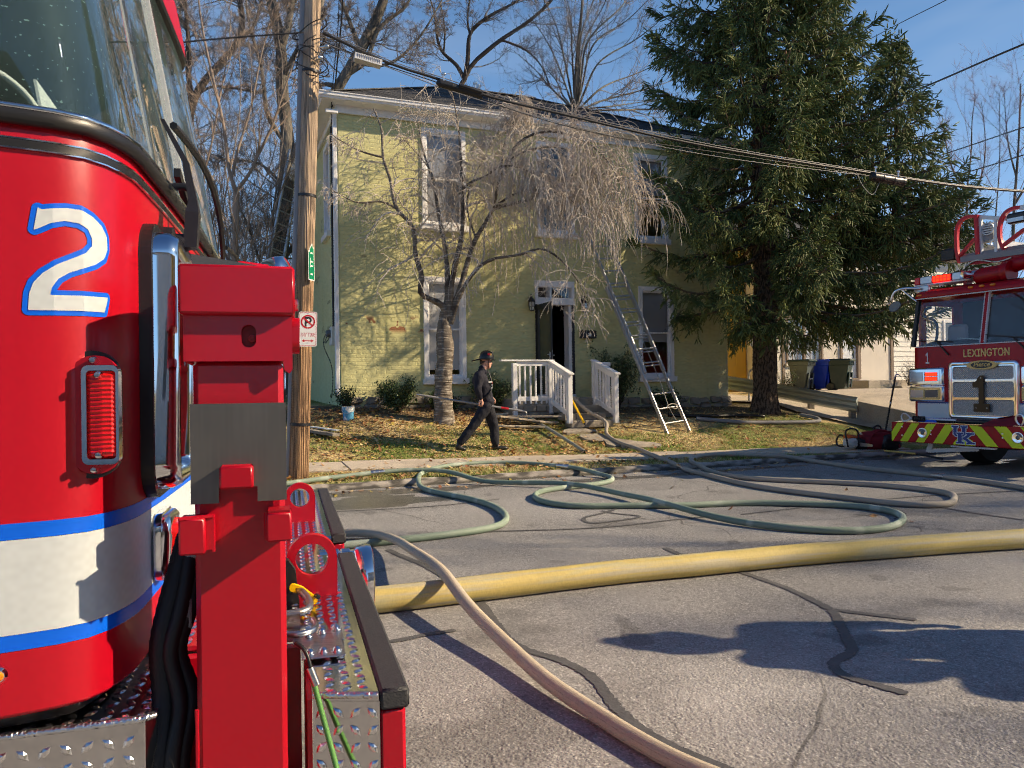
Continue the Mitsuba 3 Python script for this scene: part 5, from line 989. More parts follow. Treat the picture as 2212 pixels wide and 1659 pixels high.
A2('steering_wheel', tube([_wc + 0.105 * (math.cos(t) * _wx + math.sin(t) * _wy) for t in _w], 0.0075, 8, caps=False), 'pale_plastic', True)
A2('dash_card', hull([(-0.38, 1.46, 1.82), (-0.385, 1.46, 1.82), (-0.34, 1.80, 1.82), (-0.345, 1.80, 1.82), (-0.40, 1.47, 1.93), (-0.405, 1.47, 1.93)]), 'pale_plastic', label='pale triangular panel standing behind the windshield')
A2('dash_card', hull([(-0.55, 1.36, 1.82), (-0.56, 1.36, 1.82), (-0.46, 1.40, 1.82), (-0.465, 1.40, 1.82), (-0.56, 1.37, 1.96), (-0.565, 1.37, 1.96)]), 'pale_plastic', label='pale panel behind the wheel')
# --- big 2 on the corner
# u: metres along the skin from its point nearest the front end of the numeral, v: height (metres)
_U = np.concatenate([[0], np.cumsum(np.linalg.norm(np.diff(OUT, axis=0), axis=1))])
def skin(u, z, off):
    a, b = np.interp(u, _U, OUT[:, 0]), np.interp(u, _U, OUT[:, 1]); na, nb = np.interp(u, _U, ONRM[:, 0]), np.interp(u, _U, ONRM[:, 1])
    return np.column_stack([a + na * off, b + nb * off, z])
def decal(poly, off, mat, name, label=None, sub=None):
    """polygon in (u, z) laid on the cab's skin."""
    poly = poly.segmentize(0.004)
    cells = []
    x0, y0, x1, y1 = poly.bounds
    for g0 in np.arange(x0, x1, 0.008):
        c = poly.intersection(sg.box(g0, y0, g0 + 0.008, y1))
        cells += [g for g in getattr(c, 'geoms', [c]) if g.geom_type == 'Polygon' and g.area > 1e-9]
    ms = []
    for g in cells:
        v, f = trimesh.creation.triangulate_polygon(g, engine='earcut')
        ms.append(trimesh.Trimesh(skin(v[:, 0], v[:, 1], off), f, process=False))
    m = join(ms); m.merge_vertices(digits_vertex=6); return A2(name, m, mat, True, sub, label)
_uv = [(2.2556, 1.6744), (2.2610, 1.6721), (2.2746, 1.6750), (2.2927, 1.6783), (2.3117, 1.6781), (2.3316, 1.6717), (2.3479, 1.6606), (2.3578, 1.6443), (2.3587, 1.6249), (2.3515, 1.6091), (2.3361, 1.5983), (2.3153, 1.5896), (2.2954, 1.5809), (2.2809, 1.5704), (2.2728, 1.5574), (2.2701, 1.5458), (2.3587, 1.5492), (2.3515, 1.5254), (2.2421, 1.5221), (2.2439, 1.5472), (2.2493, 1.5634), (2.2610, 1.5778), (2.2791, 1.5918), (2.3017, 1.6040), (2.3189, 1.6137), (2.3298, 1.6260), (2.3298, 1.6380), (2.3235, 1.6499), (2.3090, 1.6574), (2.2900, 1.6584), (2.2719, 1.6528), (2.2592, 1.6451), (2.2502, 1.6404)]
two = sg.Polygon(_uv).buffer(-0.0008).buffer(0.0016).buffer(-0.0008)
decal(two.buffer(0.0075), -0.0014 + 0.0026, 'blue_vinyl', 'numeral_outline', 'blue outline of the numeral')
decal(two, 0.0024, 'white_vinyl', 'numeral', 'white reflective numeral 2')
# --- clearance lamp on the corner
def lamp(u, z, w, h, key):
    c = skin(np.array([u]), np.array([z]), 0.0)[0]
    i = np.argmin(np.abs(_U - u)); n = V(ONRM[i, 0], ONRM[i, 1], 0)
    n = V(-0.10, -1, 0); n /= np.linalg.norm(n)
    x = V(-n[1], n[0], 0); Mx = M2 @ frame(c, x, V(0, 0, 1), n)
    ad = lambda nm, m, mat, s=False, lb=None: add(key, nm, tf(m, Mx), mat, s, lb)
    return ad
lu = float(_s[np.argmin(np.abs(_h[:, 0] + 0.285))])
lp = add(eng, 'corner_lamp', tf(prism(rrect(-0.050, 0.030, -0.098, 0.098, 0.039), 0.012), M2 @ frame((-0.2755, 1.322, 1.366), V(1, -0.1, 0) / 1.005, V(0, 0, 1), V(-0.1, -1, 0) / 1.005)), 'black_rubber', 40, label='red corner marker lamp in chrome bezel')
_ml = M2 @ frame((-0.2755, 1.322, 1.366), V(1, -0.1, 0) / 1.005, V(0, 0, 1), V(-0.1, -1, 0) / 1.005)
LA = lambda nm, m, mat, s=False: add(lp, nm, tf(m, _ml), mat, s)
LA('base', tf(prism(rrect(-0.036, 0.030, -0.090, 0.090, 0.03), 0.016), trimesh.transformations.translation_matrix((0, 0, 0.004))), 'red_paint', 40)
LA('bezel', tf(join([prism(rrect(-0.018, 0.034, -0.075, 0.075, 0.010).difference(rrect(-0.011, 0.030, -0.067, 0.067, 0.006)), 0.016)]), trimesh.transformations.translation_matrix((0, 0, 0.018))), 'chrome', 40)
def lens():
    n = 40; rows = []
    zs = np.linspace(-0.066, 0.066, n)
    for k, zz in enumerate(zs):
        bump = 0.0022 * (k % 2); e = max(0, abs(zz) - 0.056) / 0.010; d = 0.030 - 0.008 * e * e
        rows.append([(-0.0105, zz, 0.018), (-0.0105, zz, d + bump), (-0.005, zz, d + 0.004 + bump), (0.012, zz, d + 0.006 + bump), (0.024, zz, d + 0.004 + bump), (0.029, zz, d + bump), (0.029, zz, 0.018)])
    return loft(rows, closed=False)
LA('lens', lens(), 'red_lens', False)
for zz in (-0.083, -0.060, 0.060, 0.083):
    LA('screw', tf(lathe([(0, 0.004), (0.004, 0.0035), (0.0055, 0.0), (0.0055, -0.02)], 12), trimesh.transformations.translation_matrix((0.008 if abs(zz) < 0.07 else -0.002, zz, 0.043 if abs(zz) < 0.07 else 0.032))), 'chrome', 40)
# --- headlamp bezels on the front face, seen edge on
def bezel(b0, b1, z0, z1, key):
    Mf = M2 @ frame((-0.246, (b0 + b1) / 2, (z0 + z1) / 2), V(0, 1, 0), V(0, 0, 1), V(1, 0, 0))
    w, h = (b1 - b0) / 2, (z1 - z0) / 2
    o = rrect(-w, w, -h, h, 0.05, 8)
    k = add(eng, key, tf(prism(o.buffer(0.014).difference(o.buffer(-0.012)), 0.022), Mf), 'black_rubber', 40, label='chrome headlamp housing on the front of the cab')
    def rim(sh, z): c = np.array(sh.exterior.coords)[:-1]; return np.column_stack([c, np.full(len(c), z)])
    def same(d): 
        return rrect(-w + d, w - d, -h + d, h - d, max(0.05 - d, 0.006), 8)
    add(k, 'chrome_rim', tf(loft([rim(same(0.0), 0.01), rim(same(0.002), 0.045), rim(same(0.010), 0.06), rim(same(0.022), 0.062), rim(same(0.036), 0.05), rim(same(0.042), 0.0)], closed=True), Mf), 'chrome', True)
    for j, zz in enumerate((-h * 0.5, h * 0.5)):
        add(k, 'lamp_lens', tf(prism(rrect(-w + 0.045, w - 0.045, zz - h * 0.38, zz + h * 0.38, 0.02), 0.018), Mf @ trimesh.transformations.translation_matrix((0, 0, 0.012))), 'smoke_lens', 40)
bezel(1.475, 1.735, 1.222, 1.690, 'headlamp_housing')
bezel(1.79, 2.05, 1.222, 1.690, 'headlamp_housing')
# low red lamp ahead of the stripe
Mr = M2 @ frame((-0.236, 1.60, 1.112), V(0, 1, 0), V(0, 0, 1), V(1, 0, 0))
rl = add(eng, 'front_lamp', tf(prism(rrect(-0.075, 0.075, -0.062, 0.062, 0.03), 0.012), Mr), 'chrome', 40, label='low red warning lamp with chrome bezel')
add(rl, 'bezel', tf(loft([np.column_stack([np.array(rrect(-0.07 + d, 0.07 - d, -0.058 + d, 0.058 - d, 0.028).exterior.coords)[:-1], np.full(len(rrect(0, 1, 0, 1, .1).exterior.coords) - 1, z)]) for d, z in ((0, 0.01), (0.0, 0.022), (0.008, 0.03), (0.014, 0.024))], closed=True), Mr), 'chrome', True)
add(rl, 'lens', tf(hull([(x * s, y * s, z) for s, z in ((1, 0.012), (0.9, 0.05), (0.6, 0.062)) for x, y in np.array(rrect(-0.055, 0.055, -0.043, 0.043, 0.02).exterior.coords)]), Mr), 'red_lens', 40)
# side marker at the far left edge
add(eng, 'side_marker', tf(join([lathe([(0.0, 0.012), (0.009, 0.012), (0.0125, 0.008), (0.0125, 0)], 20)]), M2 @ axis_frame((-0.4045, 1.2735, 0.996), (0.25, -1, 0))), 'chrome', 40)
add(eng, 'side_marker_lens', tf(lathe([(0.0, 0.016), (0.006, 0.015), (0.0085, 0.011), (0.0085, 0.005)], 16), M2 @ axis_frame((-0.4045, 1.2735, 0.996), (0.25, -1, 0))), 'amber_lens', 40)
# --- grab handle, wipers, washer head
A2('grab_handle', tube(spline([(-0.235, 1.72, 1.705), (-0.19, 1.72, 1.71), (-0.185, 1.72, 1.73), (-0.185, 1.725, 1.80), (-0.19, 1.73, 1.822), (-0.235, 1.735, 1.824)], 24), 0.008, 8), 'black_metal', True)
def wiper(b, lean):
    w = add(eng, 'wiper', tf(join([tf(lathe([(0.03, 0), (0.03, 0.03), (0.018, 0.034), (0.018, 0.05), (0.012, 0.06), (0, 0.062)], 16), axis_frame((-0.235, b, 1.685), (1, 0, 0)))]), M2), 'black_metal', 40, label='black windshield wiper')
    p0, p1, p2 = V(-0.175, b, 1.685), V(-0.19, b + 0.07 * lean, 1.86), V(-0.235, b + 0.09 * lean, 1.95)
    add(w, 'arm', tf(loft([[(p[0] - t, p[1] - wd, p[2]), (p[0] + t, p[1] - wd, p[2]), (p[0] + t, p[1] + wd, p[2]), (p[0] - t, p[1] + wd, p[2])] for p, wd, t in ((p0 - V(0, 0, .01), .018, .012), (p0 + V(0.004, 0.01, 0.06), .022, .012), (p1 * 0.5 + p0 * 0.5 + V(.01, 0, 0), .017, .008), (p1, .008, .006), (p2, .006, .004))], closed=True, caps=True), M2), 'black_metal', 40)
    add(w, 'blade', tf(join([bar((-0.215, b + 1.05 * lean, 1.70), (-0.235, b + 0.30 * lean, 1.90), 0.014, 0.022), tube(spline([(-0.19, b + 0.98 * lean, 1.74), (-0.17, b + 0.66 * lean, 1.86), (-0.18, b + 0.45 * lean, 1.93), (-0.215, b + 0.09 * lean, 1.94)], 12), 0.008, 6)]), M2), 'black_rubber', 40)
wiper(1.60, 1.0)
wiper(3.0, 1.0)
A2('washer_head', join([bar((-0.2, 1.72, 1.675), (-0.06, 1.9, 1.68), 0.02, 0.02)]), 'black_metal')
A2('spot_lamp', tf(lathe([(0, -0.05), (0.03, -0.045), (0.045, -0.02), (0.045, 0.012), (0.04, 0.03), (0.0, 0.036)], 24), axis_frame((-0.02, 2.0, 1.685), (0.6, -0.2, 0.2))), 'chrome', True, label='small chrome spot lamp')
A2('spot_lamp_arm', tf(join([box((0, 0, 0), (0.09, 0.035, 0.035), None, 0.008)]), frame((-0.075, 1.9, 1.68), V(0.8, 0.6, 0), V(-0.6, 0.8, 0))), 'red_paint', 40)
#A2('spot_lamp_stem', tube([(0.02, 2.42, 1.68), (0.035, 2.46, 1.4), (0.06, 2.5, 0.9)], 0.02, 12), 'brushed_steel', True)

# ------------------------------------------------------------------ bumper
def lug(l=0.0150, w=0.0058, h=0.0028):
    v = [(-l, 0, 0), (-0.3 * l, -w, 0), (0.3 * l, -w, 0), (l, 0, 0), (0.3 * l, w, 0), (-0.3 * l, w, 0), (-0.55 * l, 0, h), (0.55 * l, 0, h), (0, -0.5 * w, h), (0, 0.5 * w, h)]
    f = [(0, 1, 6), (1, 8, 6), (1, 2, 8), (2, 7, 8), (2, 3, 7), (3, 4, 7), (4, 9, 7), (4, 5, 9), (5, 6, 9), (5, 0, 6), (6, 8, 9), (8, 7, 9)]
    return np.array(v), np.array(f)
def treads(poly, M, pitch=0.0265, name='tread', sub=None, l=0.0125, ang0=45.0):
    """raised tread lugs over a polygon in the plane of M."""
    x0, y0, x1, y1 = poly.bounds; lv, lf = lug(l); vs, fs, o = [], [], 0
    inner = poly.buffer(-0.006)
    ny = int((y1 - y0) / pitch) + 3; nx = int((x1 - x0) / pitch) + 3
    for i in range(-1, nx):
        for j in range(-1, ny):
            x, y = x0 + (i + 0.5) * pitch, y0 + (j + 0.5) * pitch
            if not inner.contains(sg.Point(x, y)): continue
            a = math.radians(ang0 if (i + j) % 2 else -ang0); c, s = math.cos(a), math.sin(a)
            vs.append(np.column_stack([x + lv[:, 0] * c - lv[:, 1] * s, y + lv[:, 0] * s + lv[:, 1] * c, lv[:, 2]])); fs.append(lf + o); o += len(lv)
    m = trimesh.Trimesh(np.vstack(vs), np.vstack(fs), process=False)
    return add(sub or eng, name, tf(m, M2 @ M), 'lug_metal', False, kind='stuff')
ZD = 0.89
# left step (beside the post)
step_poly = sg.Polygon([(-2.2, 1.297), (-0.22, 1.318), (-0.205, 1.335), (-0.205, 1.62), (-2.2, 1.62)])
st = A2('bumper_step', tf(prism(step_poly.buffer(-0.004).buffer(0.004), 0.30), TM((0, 0, ZD - 0.30))), 'tread_plate', 40, label='tread-plate step beside the post')
treads(step_poly, TM((0, 0, ZD)), sub=st)
_fd = V(1.98, 0.021, 0) / np.linalg.norm((1.98, 0.021)); 
treads(sg.box(0.0, -0.28, 1.99, -0.004), frame((-2.2, 1.297, ZD), _fd, V(0, 0, 1)), sub=st, name='tread_front', pitch=0.029)
add(st, 'weld_bead', tf(tube([(-2.2, 1.2985, ZD - 0.001), (-0.225, 1.319, ZD - 0.001), (-0.206, 1.333, ZD - 0.001)], 0.0065, 8), M2), 'weld_metal', True)
# main deck in front of the cab and its angled end
deck_poly = sg.Polygon([(0.034, 1.335), (0.141, 1.30), (0.141, 2.44), (0.09, 2.44), (0.09, 2.745), (0.141, 2.745), (0.141, 4.03), (-0.24, 4.03), (-0.24, 1.66), (0.034, 1.66)])
dk = A2('bumper_deck', tf(prism(deck_poly, 0.012), TM((0, 0, ZD - 0.012))), 'tread_plate', 40, label='tread-plate deck of the front bumper')
treads(deck_poly, TM((0, 0, ZD)), sub=dk)
_e0, _e1 = V(0.034, 1.335, 0), V(0.141, 1.30, 0); _ed = (_e1 - _e0) / np.linalg.norm(_e1 - _e0)
ec = A2('bumper_end', bar((0.034 + 0.003, 1.335 + 0.007, ZD - 0.2065), (0.141 + 0.003, 1.30 + 0.006, ZD - 0.2065), 0.012, 0.387), 'tread_plate', label='tread-plate end cap of the bumper')
treads(sg.box(0, -0.36, 0.111, -0.006), frame((0.034, 1.335, ZD - 0.006), _ed, V(0, 0, 1)), sub=ec, name='tread_front', pitch=0.029)
add(ec, 'weld_bead', tf(tube([(0.036, 1.335, ZD - 0.003), (0.140, 1.303, ZD - 0.003)], 0.006, 8), M2), 'weld_metal', True)
A2('bumper_inner_side', span(0.026, 0.034, 1.345, 1.66, 0.45, ZD - 0.013), 'red_paint')
A2('bumper_beam', join([span(0.02, 0.186, 1.306, 2.43, 0.46, ZD - 0.032, None, 0.006) if False else span(0.1415, 0.186, 1.303, 2.43, 0.45, ZD - 0.03, None, 0.006), span(0.1415, 0.186, 2.752, 4.03, 0.45, ZD - 0.03, None, 0.006)]), 'red_paint', 40)
A2('rubber_strip', span(0.1425, 0.192, 1.2985, 2.432, ZD - 0.030, ZD + 0.006, None, 0.005), 'grip_rubber', 40, label='black rubber strip on the near half of the bumper edge')
A2('rubber_strip', span(0.1425, 0.192, 2.75, 4.035, ZD - 0.030, ZD + 0.006, None, 0.005), 'grip_rubber', 40, label='black rubber strip on the far half of the bumper edge')
A2('bumper_well', join([span(-0.20, 0.02, 1.62, 1.65, 0.5, ZD - 0.012), span(-0.2, 0.02, 1.33, 1.62, 0.5, 0.52)]), 'red_paint')
# tow eyes
def eye(b, a0, a1, hz, hr, t=0.03):
    w = (a1 - a0) / 2; c = (a0 + a1) / 2
    sh = sg.box(-w, -0.02, w, hz).union(sg.Point(0, hz).buffer(w, 24)).difference(sg.Point(0, hz).buffer(hr, 24))
    A2('tow_eye', tf(prism(sh, t), frame((c, b, ZD), V(1, 0, 0), V(0, 0, 1))), 'red_paint', 40, label='red tow eye plate with a round hole')
eye(1.985, -0.007, 0.114, 0.092, 0.039)
eye(3.10, -0.015, 0.099, 0.093, 0.036)
# siren
sx = axis_frame((0.128, 2.60, 0.775), (1, 0, 0))
sr = A2('siren', tf(lathe([(0, -0.06), (0.085, -0.06), (0.092, -0.04), (0.092, 0.078), (0.099, 0.084), (0.105, 0.10), (0.107, 0.118), (0.104, 0.132), (0.092, 0.137), (0.0, 0.137)], 48), sx), 'chrome', 35, label='round chrome mechanical siren in the bumper')
rib = []
for k in range(40):
    t = 2 * math.pi * k / 40
    for z0, z1 in ((-0.035, -0.005), (0.0, 0.03), (0.035, 0.065)):
        rib.append(tf(box((0.0935, 0, (z0 + z1) / 2), (0.006, 0.0085, z1 - z0), None, 0.002), sx @ trimesh.transformations.rotation_matrix(t, (0, 0, 1))))
A2('siren_rib', join(rib), 'chrome', False, sub=sr, kind='stuff')
# bracket plate with bolts, shackle, pull rod
bp = A2('bracket_plate', join([span(0.005, 0.104, 1.585, 1.66, ZD + 0.004, ZD + 0.0075, None, 0.001), span(0.02, 0.10, 1.485, 1.59, ZD + 0.006, ZD + 0.0095, None, 0.001)]), 'brushed_steel', 30, label='steel bracket plate bolted to the deck')
for a, b in ((0.035, 1.51), (0.06, 1.512), (0.085, 1.51), (0.034, 1.62), (0.062, 1.635), (0.092, 1.648)):
    add(bp, 'bolt', tf(lathe([(0, 0.010), (0.004, 0.0095), (0.0075, 0.006), (0.0075, 0.002), (0.0105, 0.002), (0.0105, 0)], 12), M2 @ TM((a, b, ZD + 0.0085))), 'chrome', 40)
A2('pivot_pipe', tf(lathe([(0, -0.06), (0.019, -0.06), (0.019, 0.06), (0, 0.06)], 20), axis_frame((-0.04, 1.66, ZD + 0.03), (1, 0, 0))), 'worn_steel', 40)
A2('shackle', tube(spline([(-0.015, 1.66, ZD + 0.035), (-0.014, 1.60, ZD + 0.033), (-0.005, 1.575, ZD + 0.030), (0.025, 1.572, ZD + 0.030), (0.048, 1.60, ZD + 0.03), (0.044, 1.66, ZD + 0.03)], 24), 0.0065, 10), 'brushed_steel', True)
A2('pull_rod', tube(spline([(-0.08, 1.99, ZD + 0.05), (-0.01, 1.93, ZD + 0.045), (0.03, 1.86, ZD + 0.035), (0.043, 1.80, ZD + 0.025), (0.035, 1.77, ZD + 0.02), (-0.08, 1.77, ZD + 0.02)], 30), 0.009, 10), 'worn_steel', True)
A2('latch_lever', join([tf(prism(sg.LineString([(0, 0), (0.018, -0.004), (0.052, -0.024)]).buffer(0.0088).difference(sg.LineString([(0.008, -0.002), (0.042, -0.018)]).buffer(0.003)), 0.012), frame((0.008, 1.885, ZD + 0.046), V(1, 0, -0.2) / 1.02, V(0.2, 0, 1) / 1.02)),]), 'yellow_plastic', 40, label='yellow plastic latch lever')
A2('latch_pin', tf(lathe([(0.0055, 0), (0.0055, 0.02), (0, 0.021)], 10), axis_frame((0.06, 1.872, ZD + 0.024), (0.2, -1, 0.1))), 'black_metal', 40)
A2('latch_body', tf(prism(sg.Polygon([(-0.02, -0.02), (0.03, -0.02), (0.022, 0.06), (0.006, 0.085), (-0.02, 0.09)]), 0.03), frame((-0.008, 1.93, ZD + 0.02), V(1, 0, 0), V(0, 0, 1))), 'black_rubber', 40)
A2('tie_cable', tube(spline([(0.008, 1.345, 0.975), (0.022, 1.335, 0.965), (0.032, 1.325, 0.935)], 12), 0.0035, 8), 'black_rubber', True)
A2('cable_ferrule', tf(lathe([(0, 0), (0.0065, 0), (0.0065, 0.030), (0, 0.03)], 12), axis_frame((0.031, 1.326, 0.937), (0.35, -0.2, -1))), 'brushed_steel', 40)
A2('pull_cable', tube(spline([(0.036, 1.322, 0.915), (0.055, 1.305, 0.84), (0.08, 1.275, 0.74), (0.095, 1.26, 0.60), (0.05, 1.33, 0.5)], 20), 0.0045, 8), 'green_cord', True, label='thin green cable hanging from the post')

# ------------------------------------------------------------------ red upright post with grey pad
post = A2('post', join([span(-0.142, -0.006, 1.302, 1.45, 0.30, 1.447, None, 0.008)]), 'red_paint', 40, label='upright red steel post ahead of the cab')
PB = lambda nm, m, mat='red_paint', s=40, lb=None: add(post, nm, tf(m, M2), mat, s, lb)
hole = sg.Point(-0.057, 1.485)
_up = sg.box(-0.153, 1.446, 0.009, 1.5175).difference(unary_union([sg.Point(-0.057, 1.4925).buffer(0.011, 12), sg.Point(-0.057, 1.4785).buffer(0.011, 12)]).convex_hull).union(sg.Polygon([(-0.0055, 1.4465), (0.009, 1.4465), (0.009, 1.432), (0.004, 1.426), (-0.004, 1.432)]))
PB('upper_box', join([prism(_up, 0.012, frame((0, 1.294, 0), V(1, 0, 0), V(0, 0, 1)) ), span(-0.153, 0.009, 1.2945, 1.46, 1.446, 1.46)]))
PB('hole_back', span(-0.075, -0.04, 1.30, 1.304, 1.46, 1.51), 'dark_red')
PB('hole_stud', tf(lathe([(0, 0.012), (0.0035, 0.012), (0.0035, 0.014), (0.006, 0.0135), (0.006, 0)], 14), axis_frame((-0.052, 1.30, 1.482), (0, -1, 0))), 'dark_red')
PB('cap', span(-0.1575, 0.0135, 1.262, 1.47, 1.5178, 1.5945, None, 0.004))
PB('side_knob', join([tf(lathe([(0, -0.004), (0.007, -0.004), (0.010, 0), (0.010, 0.006), (0, 0.008)], 16), axis_frame((0.0135, 1.33, 1.54), (1, 0, 0)))]), 'brushed_steel')
PB('side_lug', tf(prism(rrect(-0.02, 0.02, -0.03, 0.03, 0.018), 0.012), frame((0.009, 1.34, 1.49), V(0, 1, 0), V(0, 0, 1))))
pad = sg.box(-0.1455, 1.2235, -0.0025, 1.3795).difference(sg.box(-0.1045, 1.2, -0.047, 1.2475))
PB('pad_plate', prism(pad, 0.006, frame((0, 1.294, 0), V(1, 0, 0), V(0, 0, 1))), 'mill_steel', False, 'grey steel pad plate clipped to the post')
PB('pad_hook', span(-0.1012, -0.0525, 1.255, 1.29, 1.2485, 1.2835, None, 0.003))
PB('pad_bracket', join([span(-0.1595, -0.122, 1.250, 1.30, 1.152, 1.207, None, 0.003), span(-0.122, -0.1115, 1.265, 1.30, 1.156, 1.2062)]))
PB('pad_bracket', join([span(-0.0335, 0.0045, 1.250, 1.30, 1.164, 1.209, None, 0.003)]))
PB('pad_bracket_rim', span(-0.031, 0.002, 1.2525, 1.2975, 1.2092, 1.2125), 'dark_red')
for p_, q_ in (((-0.159, 1.2495, 1.2075), (-0.112, 1.2645, 1.2075)), ((-0.112, 1.268, 1.152), (-0.112, 1.268, 1.205)), ((-0.034, 1.268, 1.164), (-0.034, 1.268, 1.208)), ((-0.1012, 1.286, 1.2485), (-0.0525, 1.286, 1.2485)), ((-0.15, 1.2925, 1.447), (-0.142, 1.302, 1.443)), ((-0.142, 1.3005, 0.5), (-0.142, 1.3005, 0.9))):
    PB('weld', tube(np.linspace(p_, q_, 14), 0.0028 * (1 + 0.2 * (np.arange(14) % 2)), 6), 'red_paint')
# cable loom
def loom(off, r, seed):
    p = spline([(-0.165 + off * .5, 1.44, 1.15), (-0.172 + off * .6, 1.425, 1.12), (-0.194 + off, 1.395, 1.03), (-0.203 + off * .8, 1.385, 0.97), (-0.198 + off * 1.3, 1.375, 0.9), (-0.2 + off, 1.35, 0.82), (-0.196 + off, 1.345, 0.7), (-0.19 + off, 1.36, 0.5)], 80)
    return tube(p, r * (1 + 0.05 * (np.arange(80) % 2)), 10)
cl = A2('cable_loom', loom(0.0, 0.021, 1), 'black_loom', True, label='black ribbed cable loom beside the post')
A2('cable', loom(0.03, 0.014, 2), 'black_loom', True, sub=cl); A2('cable', tf(loom(0.018, 0.012, 3), TM((0, -0.018, 0))), 'black_loom', True, sub=cl)
A2('cable_tag', join([box((-0.168, 1.395, 1.03), (0.022, 0.03, 0.05), None, 0.003), box((-0.158, 1.41, 1.135), (0.02, 0.03, 0.035), None, 0.003)]), 'tag_grey', 40, sub=cl)
# hidden running gear so that the engine stands on the road
for b in (1.45, 3.75):
    A2('wheel', tf(lathe([(0.2, -0.15), (0.46, -0.15), (0.5, -0.11), (0.5, 0.11), (0.46, 0.15), (0.2, 0.15), (0.2, -0.15)], 40), axis_frame((-1.9, b, 0.5), (0, 1, 0))), 'tyre', 40)
A2('chassis', join([span(-3.2, -0.05, 2.1, 2.25, 0.5, 0.75), span(-3.2, -0.05, 2.95, 3.1, 0.5, 0.75)]), 'black_metal')
A2('body_rear', span(-6.5, -2.65, 1.213, 3.987, 0.55, 3.1, None, 0.03), 'red_paint', 40)
# ================================================================== ladder truck facing us on the right
T1O, T1U, T1W = V(6.25, 12.65, 0), V(0.45, -0.893, 0) / 0.99997, V(0.893, 0.45, 0) / 0.99997
M1 = frame(T1O, T1U, T1W)
trk = thing('fire_truck', 'dark red ladder truck with gold lettering and chevron bumper, facing us at the right edge', 'fire truck', 'fire trucks parked on the street')
def A1(name, mesh, mat, smooth=False, sub=None, label=None, **kw): return add(sub or trk, name, tf(mesh, M1), mat, smooth, label, **kw)
def face1(w): return frame((0, w, 0), V(1, 0, 0), V(0, 0, 1), V(0, -1, 0))       # polygon (u, z) facing the street
def plate1(name, poly, w, mat, th=0.004, sub=None, label=None, smooth=False): return A1(name, prism(poly, th, face1(w)), mat, smooth, sub, label)
UC = 1.25
# bumper
bm = A1('bumper', join([span(-0.03, 2.47, 0.0, 0.42, 0.415, 0.735, None, 0.012)]), 'maroon_paint', 40, label='front bumper with lime and red chevrons')
lo, hi = 0.425, 0.725; sh = 0.205
for b0_, b1_ in ((-0.12, 0.0), (0.13, 0.265), (0.405, 0.55), (0.70, 0.86)):
    plate1('chevron', sg.Polygon([(b0_, lo), (b1_, lo), (b1_ + sh, hi), (b0_ + sh, hi)]).intersection(sg.box(-0.02, lo, 1.08 if b0_ > 0.6 else 9, hi)), -0.001, 'lime_vinyl', 0.002, bm)
plate1('chevron', sg.Polygon([(1.02, lo), (1.375, lo), (1.325, lo + 0.07), (1.19, lo + 0.16), (1.07, lo + 0.07)]), -0.001, 'lime_vinyl', 0.002, bm)
for b0_, b1_ in ((1.53, 1.71), (1.90, 2.08), (2.27, 2.45)):
    plate1('chevron', sg.Polygon([(b0_, lo), (b1_, lo), (b1_ - sh - 0.05, hi), (b0_ - sh - 0.05, hi)]).intersection(sg.box(0, lo, 2.46, hi)), -0.001, 'lime_vinyl', 0.002, bm)
def blk(x, y, s, P): return sg.Polygon([(x + a * s, y + b * s) for a, b in P])
U_ = unary_union([sg.box(0, 0.86, 0.42, 1), sg.box(0.58, 0.86, 1, 1), sg.box(0.1, 0.25, 0.32, 0.9), sg.box(0.68, 0.25, 0.9, 0.9), sg.Polygon([(0.1, 0.26), (0.24, 0.04), (0.76, 0.04), (0.9, 0.26)])]).difference(sg.box(0.32, 0.24, 0.68, 0.86))
K_ = unary_union([sg.box(0, 0.86, 0.44, 1), sg.box(0, 0, 0.44, 0.14), sg.box(0.1, 0.1, 0.32, 0.9), sg.Polygon([(0.3, 0.36), (0.70, 0.88), (0.96, 0.88), (0.52, 0.40)]), sg.Polygon([(0.34, 0.52), (0.52, 0.62), (0.98, 0.12), (0.72, 0.12)]), sg.box(0.58, 0.86, 1.06, 1), sg.box(0.62, 0, 1.1, 0.14)])
Us = affinity.translate(affinity.scale(U_, 0.235, 0.165, origin=(0, 0)), 1.015, 0.545); Ks = affinity.translate(affinity.scale(K_, 0.255, 0.165, origin=(0, 0)), 1.085, 0.445)
lg = plate1('emblem', unary_union([Us, Ks]).buffer(0.012, join_style=2), -0.004, 'silver_vinyl', 0.002, bm, 'blue and silver interlocked U and K letters')
plate1('emblem_letter', Us.difference(Ks.buffer(0.008, join_style=2)), -0.0065, 'navy_vinyl', 0.002, bm); plate1('emblem_letter', Ks, -0.0068, 'navy_vinyl', 0.002, bm)
for u in (0.52, 1.98):
    k = A1('bumper_lamp', tf(lathe([(0.062, -0.006), (0.078, -0.012), (0.082, -0.002), (0.082, 0.0)], 28), frame((u, 0, 0.575), V(1, 0, 0), V(0, 0, 1), V(0, 1, 0))), 'chrome', True, sub=bm)
    A1('bumper_lamp_bowl', tf(lathe([(0.064, -0.006), (0.05, -0.0035), (0.03, -0.002), (0, -0.0015)], 28), frame((u, -0.001, 0.575), V(1, 0, 0), V(0, 0, 1), V(0, 1, 0))), 'chrome', True, sub=bm)
    A1('bumper_lamp_core', tf(lathe([(0.0, -0.012), (0.026, -0.010), (0.03, -0.002)], 20), frame((u, -0.001, 0.575), V(1, 0, 0), V(0, 0, 1), V(0, 1, 0))), 'smoke_lens', True, sub=bm)
